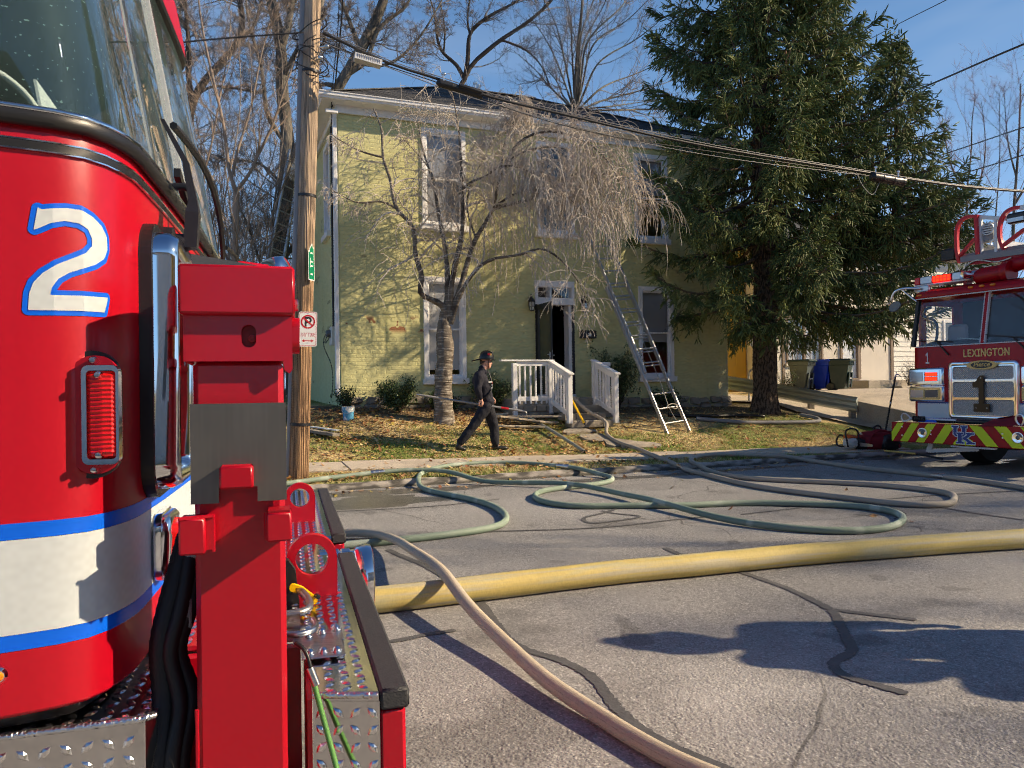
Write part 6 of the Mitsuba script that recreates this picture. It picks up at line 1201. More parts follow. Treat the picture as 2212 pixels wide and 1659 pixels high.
for u, z in ((0.17, 0.66), (0.17, 0.52), (0.67, 0.62), (0.67, 0.56), (1.77, 0.62), (1.77, 0.56)):
    A1('bolt', tf(lathe([(0, -0.016), (0.01, -0.014), (0.015, -0.006), (0.015, 0)], 10), frame((u, -0.001, z), V(1, 0, 0), V(0, 0, 1), V(0, 1, 0))), 'chrome', 40, sub=bm)
A1('ground_light', span(0.95, 1.62, 0.05, 0.12, 0.375, 0.405, None, 0.004), 'pale_metal')
for i in range(14): A1('ground_light_led', span(0.975 + i * 0.022 + (0.18 if i > 6 else 0), 0.989 + i * 0.022 + (0.18 if i > 6 else 0), 0.042, 0.049, 0.382, 0.397), 'sign_white')
A1('bumper_deck', span(0.0, 2.44, 0.02, 0.42, 0.736, 0.742), 'tread_plate')
A1('folded_cloth', hull([(u + 1.78, w + 0.16, 0.742 + z) for u, w, z in ((-0.36, -0.1, 0), (0.33, -0.1, 0), (0.33, 0.1, 0), (-0.36, 0.1, 0), (-0.2, 0, 0.09), (0.15, 0.0, 0.13), (0.3, 0.02, 0.09), (-0.36, -0.18, -0.03), (-0.1, -0.19, -0.01), (0.05, 0.0, 0.14))]), 'pack_red', 40, label='maroon cloth folded on the bumper')
A1('tow_shackle', join([tube(spline([(1.98, 0.06, 0.745), (1.93, 0.05, 0.82), (1.95, 0.05, 0.89), (2.01, 0.05, 0.90), (2.04, 0.05, 0.84), (2.0, 0.06, 0.745)], 20), 0.016, 8)]), 'chrome', True)
A1('tool_handle', join([tube(spline([(0.22, 0.14, 0.80), (0.12, 0.13, 0.87), (0.075, 0.13, 0.85), (0.075, 0.13, 0.77), (0.12, 0.13, 0.745), (0.22, 0.14, 0.79)], 24), 0.012, 8), tube([(0.2, 0.14, 0.795), (0.95, 0.2, 0.785)], 0.016, 8)]), 'pale_metal', True)
A1('coiled_line', join([tf(lathe([(0.02, -0.012), (0.045, -0.012), (0.045, 0.012), (0.02, 0.012), (0.02, -0.012)], 12), axis_frame((0.30 + i * 0.04, 0.12, 0.79), (1, 0, 0.1))) for i in range(5)]), 'black_rubber', 40, kind='stuff')
A1('bumper_tray', span(0.6, 1.9, 0.20, 0.34, 0.743, 0.80, None, 0.02), 'black_rubber', 40)
# cab lower body
def outl(u0, u1, w0, w1, r, z): 
    c = np.array(rrect(u0, u1, w0, w1, r, 6).exterior.coords)[:-1]; return np.column_stack([c, np.full(len(c), z)])
W0 = 0.40
A1('cab_body', loft([outl(0.06, 2.44, W0 + 0.02, 3.2, 0.14, 0.62), outl(0.05, 2.45, W0, 3.2, 0.15, 0.66), outl(0.05, 2.45, W0, 3.2, 0.15, 1.5), outl(0.055, 2.445, W0, 3.2, 0.15, 1.945), outl(0.08, 2.42, W0 + 0.02, 3.2, 0.14, 1.965)], closed=True, caps=True), 'maroon_paint', 40)
f4 = W0 - 0.003
plate1('stripe', sg.box(0.17, 1.035, 0.735, 1.06), f4, 'navy_vinyl', 0.004); plate1('stripe', sg.box(0.17, 0.80, 0.735, 1.034), f4, 'white_vinyl', 0.004); plate1('stripe', sg.box(0.17, 0.72, 0.735, 0.799), f4, 'blue_vinyl', 0.004)
plate1('stripe', sg.box(1.80, 1.035, 2.33, 1.06), f4, 'navy_vinyl', 0.004); plate1('stripe', sg.box(1.80, 0.80, 2.33, 1.034), f4, 'white_vinyl', 0.004)
A1('sill_trim', span(0.16, 2.34, W0 - 0.012, W0 + 0.01, 1.948, 1.962), 'silver_vinyl')
def letters(txt, u0, z0, h, w, mat, name, bold=True, width=None, shear=0, sub=None, label=None, th=0.004):
    m = meshkit.text_mesh(txt, h, th, bold); 
    if width: m.vertices[:, 0] *= width / (m.vertices[:, 0].max() - m.vertices[:, 0].min())
    m.vertices[:, 0] += shear * m.vertices[:, 1]
    m.vertices[:, 0] += u0; m.vertices[:, 1] += z0
    return A1(name, tf(m, face1(w)), mat, False, sub, label, kind='stuff')
letters('LEXINGTON', 0.945, 1.762, 0.112, f4, 'gold_leaf', 'lettering', True, 0.70)
letters('1', 0.31, 1.68, 0.17, f4, 'silver_vinyl', 'numeral', True, 0.06)
# grille
gr = A1('grille', prism(rrect(0.735, 1.80, 0.80, 1.68, 0.07).difference(unary_union([rrect(0.80, 1.735, 1.41, 1.61, 0.04), rrect(0.80, 1.735, 1.135, 1.375, 0.04), rrect(0.80, 1.735, 0.86, 1.10, 0.04)])), 0.05, face1(W0)), 'chrome', 40, label='chrome grille with three mesh panels')
A1('grille_bezel', loft([np.column_stack([np.array(rrect(0.735 - d, 1.80 + d, 0.80 - d, 1.68 + d, 0.07 + d).exterior.coords)[:-1][:, 0], np.full(28, w), np.array(rrect(0.735 - d, 1.80 + d, 0.80 - d, 1.68 + d, 0.07 + d).exterior.coords)[:-1][:, 1]]) for d, w in ((0.012, W0), (0.008, W0 - 0.04), (-0.01, W0 - 0.062), (-0.045, W0 - 0.062), (-0.055, W0 - 0.048))], closed=True), 'chrome', True, sub=gr)
for z0, z1 in ((1.41, 1.61), (1.135, 1.375), (0.86, 1.10)):
    A1('mesh_panel', prism(rrect(0.79, 1.745, z0 - 0.01, z1 + 0.01, 0.04), 0.004, face1(W0 - 0.02)), 'mesh_metal', sub=gr)
    ms_ = []
    n = 62
    for i in range(n):
        for j in range(int((z1 - z0) / 0.0155)):
            u, z = 0.805 + i * 0.0152, z0 + 0.006 + j * 0.0155
            if u > 1.73: continue
            s_ = 1 if (i + j) % 2 else -1
            ms_.append(bar((u - 0.0055, W0 - 0.026, z - 0.0055 * s_), (u + 0.0055, W0 - 0.026, z + 0.0055 * s_), 0.004, 0.0035, (0, 1, 0)))
    A1('mesh_wire', join(ms_), 'pale_metal', sub=gr, kind='stuff')
num1 = sg.Polygon([(1.22, 1.44), (1.255, 1.47), (1.30, 1.47), (1.30, 1.04), (1.385, 1.04), (1.385, 0.915), (1.145, 0.915), (1.145, 1.04), (1.225, 1.04), (1.225, 1.285), (1.135, 1.285), (1.135, 1.365), (1.19, 1.385)])
nm_ = plate1('numeral_plate', num1, W0 - 0.062, 'brown_plate', 0.012, gr, 'dark brown number 1 plate on the grille')
for u, z in ((1.262, 1.43), (1.18, 0.975), (1.35, 0.975)): A1('rivet', tf(lathe([(0, -0.004), (0.009, -0.002), (0.009, 0)], 8), frame((u, W0 - 0.075, z), V(1, 0, 0), V(0, 0, 1), V(0, 1, 0))), 'pale_metal', sub=gr)
ov = affinity.scale(sg.Point(1.275, 1.628).buffer(1, 24), 0.235, 0.068)
plate1('badge', ov.union(sg.Polygon([(0.98, 1.66), (1.57, 1.66), (1.42, 1.59), (1.13, 1.59)])), W0 - 0.063, 'gold_leaf', 0.008, gr, 'gold oval maker badge')
plate1('badge_field', affinity.scale(sg.Point(1.275, 1.630).buffer(1, 24), 0.165, 0.05), W0 - 0.0715, 'black_paint', 0.003, gr)
letters('Pierce', 1.15, 1.607, 0.058, W0 - 0.0752, 'gold_leaf', 'badge_lettering', True, 0.245, 0.25, gr, th=0.003)
# lamp clusters
def emit(mesh, r, name, sub, M=None):
    k = add(sub, name, tf(mesh, M1), 'glow_red', False); scene[k]['emitter'] = {'type': 'area', 'radiance': rgb(*r)}; return k
for m in (0, 1):
    fu = (lambda u: u) if m == 0 else (lambda u: 2.5 - u)
    for z0, z1, nm in ((1.325, 1.605, 'warning_lamp'), (1.065, 1.315, 'headlamp')):
        a, b = sorted((fu(0.055), fu(0.66)))
        k = A1(nm, span(a, b, W0 - 0.075, W0 + 0.14, z0, z1, None, 0.025), 'chrome', 40)
        A1('housing_rim', prism(rrect(a + 0.02, b - 0.05, z0 + 0.035, z1 - 0.035, 0.02).difference(unary_union([rrect(*sorted((fu(0.09), fu(0.325))), z0 + 0.06, z1 - 0.06, 0.015), rrect(*sorted((fu(0.345), fu(0.575))), z0 + 0.06, z1 - 0.06, 0.015)])), 0.008, face1(W0 - 0.075)), 'gold_leaf' if nm == 'headlamp' else 'chrome', 40, sub=k)
        for q, (l0, l1) in enumerate(((0.095, 0.32), (0.35, 0.57))):
            x0, x1 = sorted((fu(l0), fu(l1)))
            if nm == 'warning_lamp' and q == 1:
                for zz in (z0 + 0.075, z0 + 0.148): 
                    A1('lens', span(x0, x1, W0 - 0.0785, W0 - 0.0755, zz - 0.004, zz + 0.062), 'red_lens', sub=k)
                if m == 0: emit(join([span(x0 + 0.012 + i * 0.041, x0 + 0.043 + i * 0.041, W0 - 0.083, W0 - 0.079, zz, zz + 0.05) for i in range(5) for zz in (z0 + 0.08, z0 + 0.153)]), (1.7, 0.018, 0.004), 'lit_led', k)
            else:
                A1('lens', span(x0, x1, W0 - 0.082, W0 - 0.076, z0 + 0.065, z1 - 0.065, None, 0.003), 'clear_lens' if q == 0 else 'smoke_lens', 40, sub=k)
        if nm == 'headlamp':
            xs = fu(0.05); A1('turn_signal', box((xs - 0.0 if m == 0 else xs, W0 + 0.05, (z0 + z1) / 2), (0.06, 0.10, 0.13), None, 0.025), 'amber_lens', 40, sub=k)
# cab upper: pillars, glass, roof
def lean(u, z): return V(u, W0 + 0.03 + 0.20 * (z - 1.96), z)
ZB, ZT = 1.965, 2.76
for u in (0.085, 2.415): A1('pillar', bar(lean(u, ZB), lean(u, ZT), 0.05, 0.06, (0, 1, 0)), 'black_paint')
dv = [lean(UC, ZB), lean(UC, ZT)]
A1('divider', bar(dv[0] - V(0, 0.012, 0), dv[1] - V(0, 0.012, 0), 0.05, 0.05, (0, 1, 0)), 'maroon_paint'); 
for s_ in (-1, 1): A1('divider_edge', bar(dv[0] + V(s_ * 0.032, -0.02, 0), dv[1] + V(s_ * 0.032, -0.02, 0), 0.012, 0.05, (0, 1, 0)), 'silver_vinyl')
for a, b in ((0.11, UC - 0.03), (UC + 0.03, 2.39)):
    A1('windshield_pane', trimesh.Trimesh([lean(a, ZB), lean(b, ZB), lean(b, ZT), lean(a, ZT)], [(0, 1, 2), (0, 2, 3)]), 'glass_pane')
for u, su in ((0.062, 0), (2.438, 1)):
    wins = [(0.78, 1.50)]
    poly = sg.Polygon([(0.62, ZB), (3.15, ZB), (3.15, ZT), (0.62, ZT)]).difference(unary_union([sg.box(a, 2.03, b, 2.66) for a, b in wins]))
    A1('side_panel', prism(poly, 0.03, frame((u - 0.015, 0, 0), V(0, 1, 0), V(0, 0, 1))), 'maroon_paint')
    for a, b in wins: A1('side_pane', trimesh.Trimesh([(u, a, 2.03), (u, b, 2.03), (u, b, 2.66), (u, a, 2.66)], [(0, 1, 2), (0, 2, 3)]), 'glass_pane')
    A1('quarter_pane', trimesh.Trimesh([lean(u, ZB), (u, 0.62, ZB), (u, 0.66, ZT), lean(u, ZT)], [(0, 1, 2), (0, 2, 3)]), 'glass_pane')
A1('rear_panel', span(0.1, 2.4, 1.72, 1.75, ZB, ZT), 'dark_plastic')
A1('roof', loft([outl(0.03, 2.47, 0.50, 3.2, 0.13, 2.745), outl(0.02, 2.48, 0.48, 3.2, 0.14, 2.79), outl(0.03, 2.47, 0.52, 3.2, 0.14, 2.86), outl(0.10, 2.40, 0.74, 3.15, 0.14, 2.925)], closed=True, caps=True), 'maroon_paint', 30)
A1('roof_trim', span(0.10, 2.40, 0.475, 0.50, 2.742, 2.755), 'silver_vinyl')
for i in range(3): A1('marker_lamp', box((1.02 + i * 0.17, 0.50, 2.845), (0.075, 0.05, 0.035), None, 0.012), 'amber_lens', 40)
A1('marker_lamp', box((0.16, 0.49, 2.81), (0.09, 0.04, 0.03), None, 0.01), 'amber_lens', 40)
A1('dashboard', join([hull([(0.12, 0.52, 1.95), (2.38, 0.52, 1.95), (0.12, 0.95, 1.95), (2.38, 0.95, 1.95), (0.12, 0.56, 1.99), (2.38, 0.56, 1.99), (0.12, 0.9, 2.06), (2.38, 0.9, 2.06)])]), 'dark_plastic')
A1('seat', box((0.45, 1.05, 2.12), (0.34, 0.10, 0.40), None, 0.04), 'tag_grey', 40); A1('seat', box((2.0, 1.6, 2.15), (0.5, 0.14, 0.6), None, 0.04), 'dark_cloth', 40)
A1('map_sheet', box((0.98, 0.66, 2.045), (0.42, 0.24, 0.012), trimesh.transformations.rotation_matrix(0.12, (0, 1, 0), (0.98, 0.66, 2.04))), 'pale_plastic')
A1('grab_rail', tube(spline([(0.22, 0.72, 2.62), (0.13, 0.66, 2.56), (0.14, 0.66, 2.44), (0.24, 0.68, 2.42), (0.30, 0.70, 2.36), (0.30, 0.70, 2.05)], 24), 0.022, 8), 'black_metal', True)
for a, b in (((0.55, 2.0), (0.28, 2.08)), ((1.75, 1.98), (1.45, 2.10))):
    A1('wiper', join([bar(V(a[0] + 0.18, W0 - 0.03, 1.80), lean(a[0] - 0.05, a[1] + 0.04) - V(0, 0.04, 0), 0.018, 0.018), bar(lean(b[0] - 0.18, b[1] - 0.01) - V(0, 0.03, 0), lean(a[0] + 0.20, a[1] + 0.02) - V(0, 0.03, 0), 0.014, 0.014)]), 'black_metal', kind='stuff')
# mirror on a chrome arm
mr = A1('mirror', tf(hull([(r * math.cos(t), r * 0.62 * math.sin(t), z) for r, z in ((1, 0), (0.9, -0.35), (0.6, -0.55)) for t in np.arange(20) * np.pi / 10]) , frame((-0.20, 0.36, 2.66), V(0.11, 0, 0.05), V(-0.05, 0, 0.12), V(0, -0.08, 0.03))), 'black_paint', 40)
A1('mirror_glass', tf(trimesh.Trimesh([(0.92 * math.cos(t), 0.55 * math.sin(t), 0.05) for t in np.arange(20) * np.pi / 10], [(0, i, i + 1) for i in range(1, 19)]), frame((-0.20, 0.36, 2.66), V(0.11, 0, 0.05), V(-0.05, 0, 0.12), V(0, -0.08, 0.03))), 'smoke_lens', sub=mr)
A1('mirror_arm', join([tube(spline([(0.12, 0.56, 2.93), (-0.06, 0.42, 2.95), (-0.20, 0.36, 2.90), (-0.26, 0.35, 2.76)], 20), 0.022, 8), tube([(0.1, 0.5, 2.72), (-0.10, 0.40, 2.93)], 0.012, 6)]), 'chrome', True, kind='stuff')
# light bar
lb = A1('light_bar', span(-0.10, 0.86, 0.72, 0.98, 2.985, 3.02, None, 0.01), 'pale_metal', 40, label='roof light bar with one red section lit')
for a, b, mt in ((-0.10, 0.0, 'red_lens'), (0.003, 0.22, 'clear_lens'), (0.223, 0.56, 'red_lens'), (0.563, 0.72, 'clear_lens'), (0.723, 0.86, 'red_lens')):
    A1('light_section', span(a, b, 0.73, 0.97, 3.021, 3.145, None, 0.012), mt, 40, sub=lb)
emit(join([span(0.24 + i * 0.062, 0.285 + i * 0.062, 0.722, 0.728, z, z + 0.042) for i in range(5) for z in (3.035, 3.088)]), (1.8, 0.018, 0.004), 'lit_led', lb)
A1('bar_foot', join([span(0.0, 0.06, 0.78, 0.92, 2.91, 2.985)]), 'maroon_paint', sub=lb); A1('bar_foot', span(0.72, 0.78, 0.78, 0.92, 2.91, 2.985), 'maroon_paint', sub=lb)
A1('scene_light', box((0.12, 0.62, 2.93), (0.26, 0.06, 0.10), None, 0.01), 'clear_lens', 40)
letters('59', 0.36, 2.935, 0.05, 0.70, 'silver_vinyl', 'roof_number', True)
A1('stub_antenna', tf(lathe([(0.05, 0), (0.05, 0.14), (0.0, 0.145)], 14), TM((1.02, 0.95, 2.92))), 'black_rubber', 40)
A1('siren_horn', tf(lathe([(0.03, -0.12), (0.035, 0.0), (0.06, 0.07), (0.075, 0.09), (0.07, 0.09), (0.0, 0.02)], 18), axis_frame((0.86, 0.70, 3.07), (-0.6, -0.8, 0))), 'chrome', True)
# --- platform and water monitor above the cab
pf = A1('platform', join([bar(a, b, 0.10, 0.09) for a, b in [[(0.570, 1.000, 3.370)] + [(2.290, 1.000, 3.340)]]]), 'tag_grey', label='aerial platform over the cab with red guard hoops')
A1('platform_floor', span(0.48, 2.4, 1.05, 2.0, 3.42, 3.47), 'tag_grey', sub=pf)
def hoop(pts, name, mat, w=0.05, wd=0.9): 
    p = spline(pts, 24); A1(name, join([bar(p[i], p[i + 1] + (p[i + 1] - p[i]) * 0.15, w, 0.06, (0, 1, 0)) for i in range(23)]), mat, sub=pf)
hoop([(0.530, 1.000, 3.330), (0.490, 1.000, 3.510), (0.480, 1.000, 3.740), (0.500, 1.000, 3.910), (0.590, 1.000, 4.030), (0.720, 1.000, 4.050), (0.840, 1.000, 4.030)], 'guard_hoop', 'red_tube')
hoop([(1.240, 1.000, 3.440), (1.190, 1.000, 3.580), (1.180, 1.000, 3.760), (1.210, 1.000, 3.900), (1.300, 1.000, 4.010), (1.400, 1.000, 4.040), (1.510, 1.000, 4.030)], 'guard_hoop', 'red_tube')
for seg, mt, w in (([(0.810, 1.000, 4.030), (0.830, 1.000, 3.330)], 'red_tube', 0.05), ([(0.530, 1.000, 3.440), (0.790, 1.000, 3.680)], 'red_tube', 0.045), ([(1.240, 1.000, 3.500), (1.560, 1.000, 3.690)], 'red_tube', 0.05), ([(0.780, 1.050, 4.040), (1.440, 1.050, 3.860)], 'pale_metal', 0.06), ([(0.850, 1.050, 4.010), (0.850, 1.050, 3.370)], 'pale_metal', 0.05), ([(1.100, 1.050, 3.940), (1.100, 1.050, 3.360)], 'pale_metal', 0.05), ([(1.500, 1.000, 4.030), (2.120, 1.000, 3.910)], 'pale_metal', 0.07), ([(0.700, 1.000, 3.320), (2.110, 1.000, 3.240)], 'maroon_paint', 0.10)):
    A1('guard_rail', bar(seg[0], seg[1], w, 0.06, (0, 1, 0), 0.005), mt, sub=pf)
sp = [(0.910, 1.100, 3.760)][0]
A1('speaker_box', box((sp[0], 1.15, sp[2]), (0.24, 0.16, 0.30), None, 0.02), 'tag_grey', 40, sub=pf)
A1('speaker', join([tf(lathe([(0.085, 0), (0.10, 0), (0.10, 0.03), (0.085, 0.03), (0.085, 0)], 24), frame((sp[0] + 0.05, 1.07, sp[2] + 0.05), V(1, 0, 0), V(0, 0, 1), V(0, -1, 0)))] + [box((sp[0] + 0.05, 1.045, sp[2] + 0.05 + dz), (0.16, 0.012, 0.016)) for dz in (-0.055, -0.02, 0.02, 0.055)]), 'pale_metal', 40, sub=pf, kind='stuff')
A1('gauge_ring', tf(lathe([(0.035, 0), (0.055, 0), (0.055, 0.03), (0.035, 0.03), (0.035, 0)], 18), frame([(1.060, 1.050, 3.570)][0], V(1, 0, 0), V(0, 0, 1), V(0, -1, 0))), 'pale_metal', 40, sub=pf)
fl = [(1.490, 0.950, 3.870)][0]
A1('flood_light', box(fl, (0.30, 0.14, 0.16), None, 0.03), 'black_paint', 40, sub=pf); A1('flood_lens', box((fl[0], fl[1] - 0.075, fl[2] - 0.03), (0.24, 0.012, 0.06)), 'clear_lens', sub=pf)
A1('step_box', box([(0.280, 1.200, 3.500)][0], (0.26, 0.3, 0.20), None, 0.02), 'black_rubber', 40, sub=pf); 
mo = A1('water_monitor', join([tf(lathe([(0, 0), (0.11, 0.01), (0.135, 0.08), (0.135, 0.36), (0.10, 0.44), (0.0, 0.45)], 22), axis_frame([(1.350, 0.850, 3.050)][0], (-1, -0.05, -0.05)))]), 'maroon_paint', 40, label='red water monitor with a silver nozzle over the cab roof')
A1('monitor_nozzle', tf(lathe([(0, 0), (0.075, 0.0), (0.085, 0.1), (0.06, 0.22), (0.045, 0.34), (0.06, 0.40), (0.055, 0.46), (0.04, 0.46), (0, 0.40)], 20), axis_frame([(0.970, 0.850, 3.080)][0], (-1, -0.05, 0.0))), 'brushed_steel', 40, sub=mo)
A1('monitor_elbow', join([tube(spline([(1.290, 0.950, 3.090), (1.480, 0.950, 3.170), (1.680, 0.950, 3.190)], 14), 0.11, 14), tf(lathe([(0, -0.05), (0.17, -0.05), (0.17, 0.05), (0, 0.05)], 22), axis_frame([(1.390, 0.850, 3.050)][0], (-1, 0, 0)))]), 'maroon_paint', 40, sub=mo, kind='stuff')
A1('monitor_bracket', join([bar([(1.130, 0.950, 2.960)][0], [(1.050, 0.950, 2.720)][0], 0.12, 0.1, (0, 1, 0)), tube(spline([(0.650, 0.950, 3.250), (0.840, 0.950, 3.320), (1.130, 0.950, 3.250), (1.380, 0.950, 3.280)], 16), 0.014, 6)]), 'worn_steel', 40, sub=mo, kind='stuff')
# running gear and body
for u in (0.42, 2.08):
    k = A1('wheel', tf(lathe([(0.28, -0.19), (0.50, -0.19), (0.54, -0.15), (0.54, 0.15), (0.50, 0.19), (0.28, 0.19), (0.28, -0.19)], 40), axis_frame((u, 1.72, 0.54), (1, 0, 0))), 'tyre', 40)
    A1('rim', tf(lathe([(0, -0.1), (0.28, -0.14), (0.28, 0.14), (0, 0.1)], 24), axis_frame((u, 1.72, 0.54), (1, 0, 0))), 'brushed_steel', 40, sub=k)
A1('undercarriage', join([span(0.75, 1.75, 0.4, 3.0, 0.38, 0.62), span(0.3, 2.2, 1.55, 1.9, 0.42, 0.62), span(0.06, 2.44, 2.4, 3.2, 0.5, 0.62)]), 'black_metal', kind='stuff')
A1('jack_leg', join([hull([(0.42, 0.3, 0.415), (0.50, 0.3, 0.415), (0.42, 0.34, 0.415), (0.50, 0.34, 0.415), (0.36, 0.3, 0.25), (0.46, 0.3, 0.25), (0.36, 0.34, 0.25), (0.46, 0.34, 0.25)]), bar((0.40, 0.32, 0.27), (1.1, 0.5, 0.33), 0.05, 0.06)]), 'pale_metal', kind='stuff')
A1('rear_body', span(0.0, 2.5, 3.3, 11.0, 0.55, 2.6, None, 0.03), 'maroon_paint', 40)
A1('ladder_bed', join([span(0.55, 0.65, 2.0, 11.0, 3.3, 3.75), span(1.85, 1.95, 2.0, 11.0, 3.3, 3.75)]), 'pale_metal', kind='stuff')
# ================================================================== people
def skin_mesh(bones, res=0.03, it=8):
    """one continuous surface over bones (p0, r0, p1, r1)."""
    ms = []
    for p0, r0, p1, r1 in bones:
        a = m3.Manifold.sphere(r0, 16).translate(list(map(float, p0))); b = m3.Manifold.sphere(r1, 16).translate(list(map(float, p1)))
        ms.append(m3.Manifold.batch_hull([a, b]))
    m = m3.Manifold.batch_boolean(ms, m3.OpType.Add).refine_to_length(res).to_mesh()
    t = trimesh.Trimesh(m.vert_properties[:, :3], m.tri_verts)
    trimesh.smoothing.filter_taubin(t, 0.5, -0.52, iterations=it)
    return t
def person(label, M, J, helmet=True, seed=0):
    """J: joints in the person's own frame (x forward, y to the left, z up)."""
    k = thing('person', label, 'person', group=None)
    g = {n: np.array(p, float) for n, p in J.items()}
    head, neck, chest, belly, pel = g['head'], g['neck'], g['chest'], g['belly'], g['pelvis']
    fwd = unit(g['nose'] - head); hx = fwd; hy = unit(np.cross(V(0, 0, 1), hx)); hz = np.cross(hx, hy)
    H = lambda a, b, c: head + hx * a + hy * b + hz * c
    body = [(H(-0.015, 0, 0.03), 0.092, H(0.02, 0, -0.02), 0.078), (H(0.02, 0, -0.02), 0.076, H(0.045, 0, -0.085), 0.048), (H(-0.02, 0, -0.05), 0.06, neck, 0.062), (neck, 0.062, chest, 0.10),
            (H(0.085, 0, 0.0), 0.012, H(0.103, 0, -0.03), 0.015), (H(0.085, 0, -0.058), 0.014, H(0.07, 0, -0.075), 0.02), (H(0.065, 0, -0.095), 0.022, H(0.05, 0, -0.1), 0.024), (H(0.078, 0.025, 0.022), 0.012, H(0.078, -0.025, 0.022), 0.012),
            (chest, 0.13, belly, 0.12), (belly, 0.12, pel, 0.12)]
    jacket, trousers = [(neck - V(0.01, 0, 0.0), 0.078, neck * 0.5 + chest * 0.5, 0.10), (chest + V(0.0, 0.07, 0), 0.135, chest - V(0.0, 0.07, 0), 0.135), (chest + V(0, 0.06, 0), 0.14, belly + V(0, 0.05, 0), 0.145), (chest - V(0, 0.06, 0), 0.14, belly - V(0, 0.05, 0), 0.145), (belly, 0.155, pel + V(0.0, 0, 0.04), 0.145), (pel + V(0.01, 0.05, 0.03), 0.132, pel + V(0.01, -0.05, 0.03), 0.132)], []
    trousers += [(pel + V(0, 0.05, 0), 0.125, pel + V(0, -0.05, 0), 0.125)]
    boots = []
    for s in 'lr':
        sh, el, wr, kn, an, hp, toe = g['sh' + s], g['el' + s], g['wr' + s], g['kn' + s], g['an' + s], g['hip' + s], g['toe' + s]
        body += [(chest, 0.09, sh, 0.06), (sh, 0.055, el, 0.042), (el, 0.042, wr, 0.03), (hp, 0.09, kn, 0.06), (kn, 0.055, an, 0.032), (pel, 0.1, hp, 0.09), (an, 0.03, an + (toe - an) * 0.4, 0.02)]
        jacket += [(chest + (sh - chest) * 0.5, 0.115, sh, 0.085), (sh, 0.085, el, 0.07), (el, 0.07, wr + (el - wr) * 0.12, 0.052)]
        cf = an + (kn - an) * 0.14
        trousers += [(pel + (hp - pel) * 0.5, 0.125, hp, 0.12), (hp, 0.118, kn, 0.088), (kn, 0.088, cf, 0.082), (cf, 0.082, an + V(0, 0, 0.02), 0.072)]
        fd = unit((toe - an) * [1, 1, 0.0] + V(1e-6, 0, 0)); heel = an - fd * 0.05 + (toe - an) * V(0, 0, 0.75)
        boots += [(an + V(0, 0, 0.03), 0.052, an, 0.05), (an, 0.05, heel, 0.04), (heel, 0.04, toe * 0.5 + an * 0.5 + (toe - an) * V(0, 0, .35), 0.045), (toe * 0.5 + an * 0.5 + (toe - an) * V(0, 0, .35), 0.045, toe, 0.038)]
        # hand: palm and five fingers curled about the grip direction
        gx, gy, gz_ = g['grip' + s + '_along'], g['grip' + s + '_out'], unit(wr - el)
        pc = wr + gz_ * 0.075; along = unit(gx); outv = unit(gy - along * (gy @ along)); dn = unit(np.cross(along, outv)); dn = dn if dn @ gz_ > 0 else -dn
        body += [(wr, 0.03, wr + dn * 0.04 + along * 0.022, 0.021), (wr, 0.03, wr + dn * 0.04 - along * 0.022, 0.021), (wr + dn * 0.04 + along * 0.022, 0.02, wr + dn * 0.085 + along * 0.03, 0.0135), (wr + dn * 0.04 - along * 0.022, 0.02, wr + dn * 0.085 - along * 0.03, 0.0125)]
        for i, o in enumerate((0.032, 0.011, -0.011, -0.031)):
            ln = (1.0, 1.08, 1.02, 0.82)[i]; b0 = wr + dn * 0.085 + along * o
            b1 = b0 + (dn * 0.024 - outv * 0.014) * ln; b2 = b1 + (-outv * 0.026 + dn * 0.004) * ln; b3 = b2 + (-dn * 0.016 - outv * 0.008) * ln
            body += [(b0, 0.0105, b1, 0.0095), (b1, 0.0095, b2, 0.009), (b2, 0.009, b3, 0.008)]
        t0 = wr + dn * 0.03 + along * 0.03; t1_ = t0 + dn * 0.03 + along * 0.018 - outv * 0.012; t2_ = t1_ + dn * 0.024 - outv * 0.018; body += [(t0, 0.014, t1_, 0.0115), (t1_, 0.0115, t2_, 0.0095)]
    scene[k] = mikit.ply(tf(skin_mesh(body, 0.016, 4), M), 'skin', smooth=True)
    jm = skin_mesh(jacket, 0.03, 8); jm.vertices += (meshkit.fbm(jm.vertices * 11, 4, seed) - 0.5)[:, None] * jm.vertex_normals * 0.05
    add(k, 'jacket', tf(jm, M), 'navy_cloth', True); tm = skin_mesh(trousers, 0.03, 8); tm.vertices += (meshkit.fbm(tm.vertices * [10, 10, 6], 3, seed + 4) - 0.5)[:, None] * tm.vertex_normals * 0.05
    add(k, 'trousers', tf(tm, M), 'navy_trousers', True)
    n2 = len(boots) // 2
    add(k, 'boot', tf(skin_mesh(boots[:n2], 0.025, 4), M), 'boot_leather', True); add(k, 'boot', tf(skin_mesh(boots[n2:], 0.025, 4), M), 'boot_leather', True)
    add(k, 'collar', tf(skin_mesh([(neck + V(-0.02, 0, 0.035), 0.068, neck + V(0.0, 0, -0.03), 0.082)], 0.02, 2), M), 'navy_cloth', True)
    HM = np.eye(4); HM[:3, 0], HM[:3, 1], HM[:3, 2], HM[:3, 3] = hx, hy, hz, head
    HH = M @ HM
    for s in (-1, 1):
        add(k, 'ear', tf(hull([(0.0 + 0.02 * math.cos(t), s * (0.083 + q), -0.015 + 0.034 * math.sin(t)) for t in np.arange(10) * np.pi / 5 for q in (0, 0.014)]), HH), 'skin', True)
        add(k, 'eye', tf(lathe([(0, 0.008), (0.010, 0.003), (0.012, -0.004)], 10), HH @ axis_frame((0.083, s * 0.031, 0.008), (1, 0.1 * s, 0))), 'sign_black', True)
    add(k, 'mouth', tf(box((0.088, 0, -0.066), (0.008, 0.04, 0.006), None, 0.002), HH), 'dark_red')
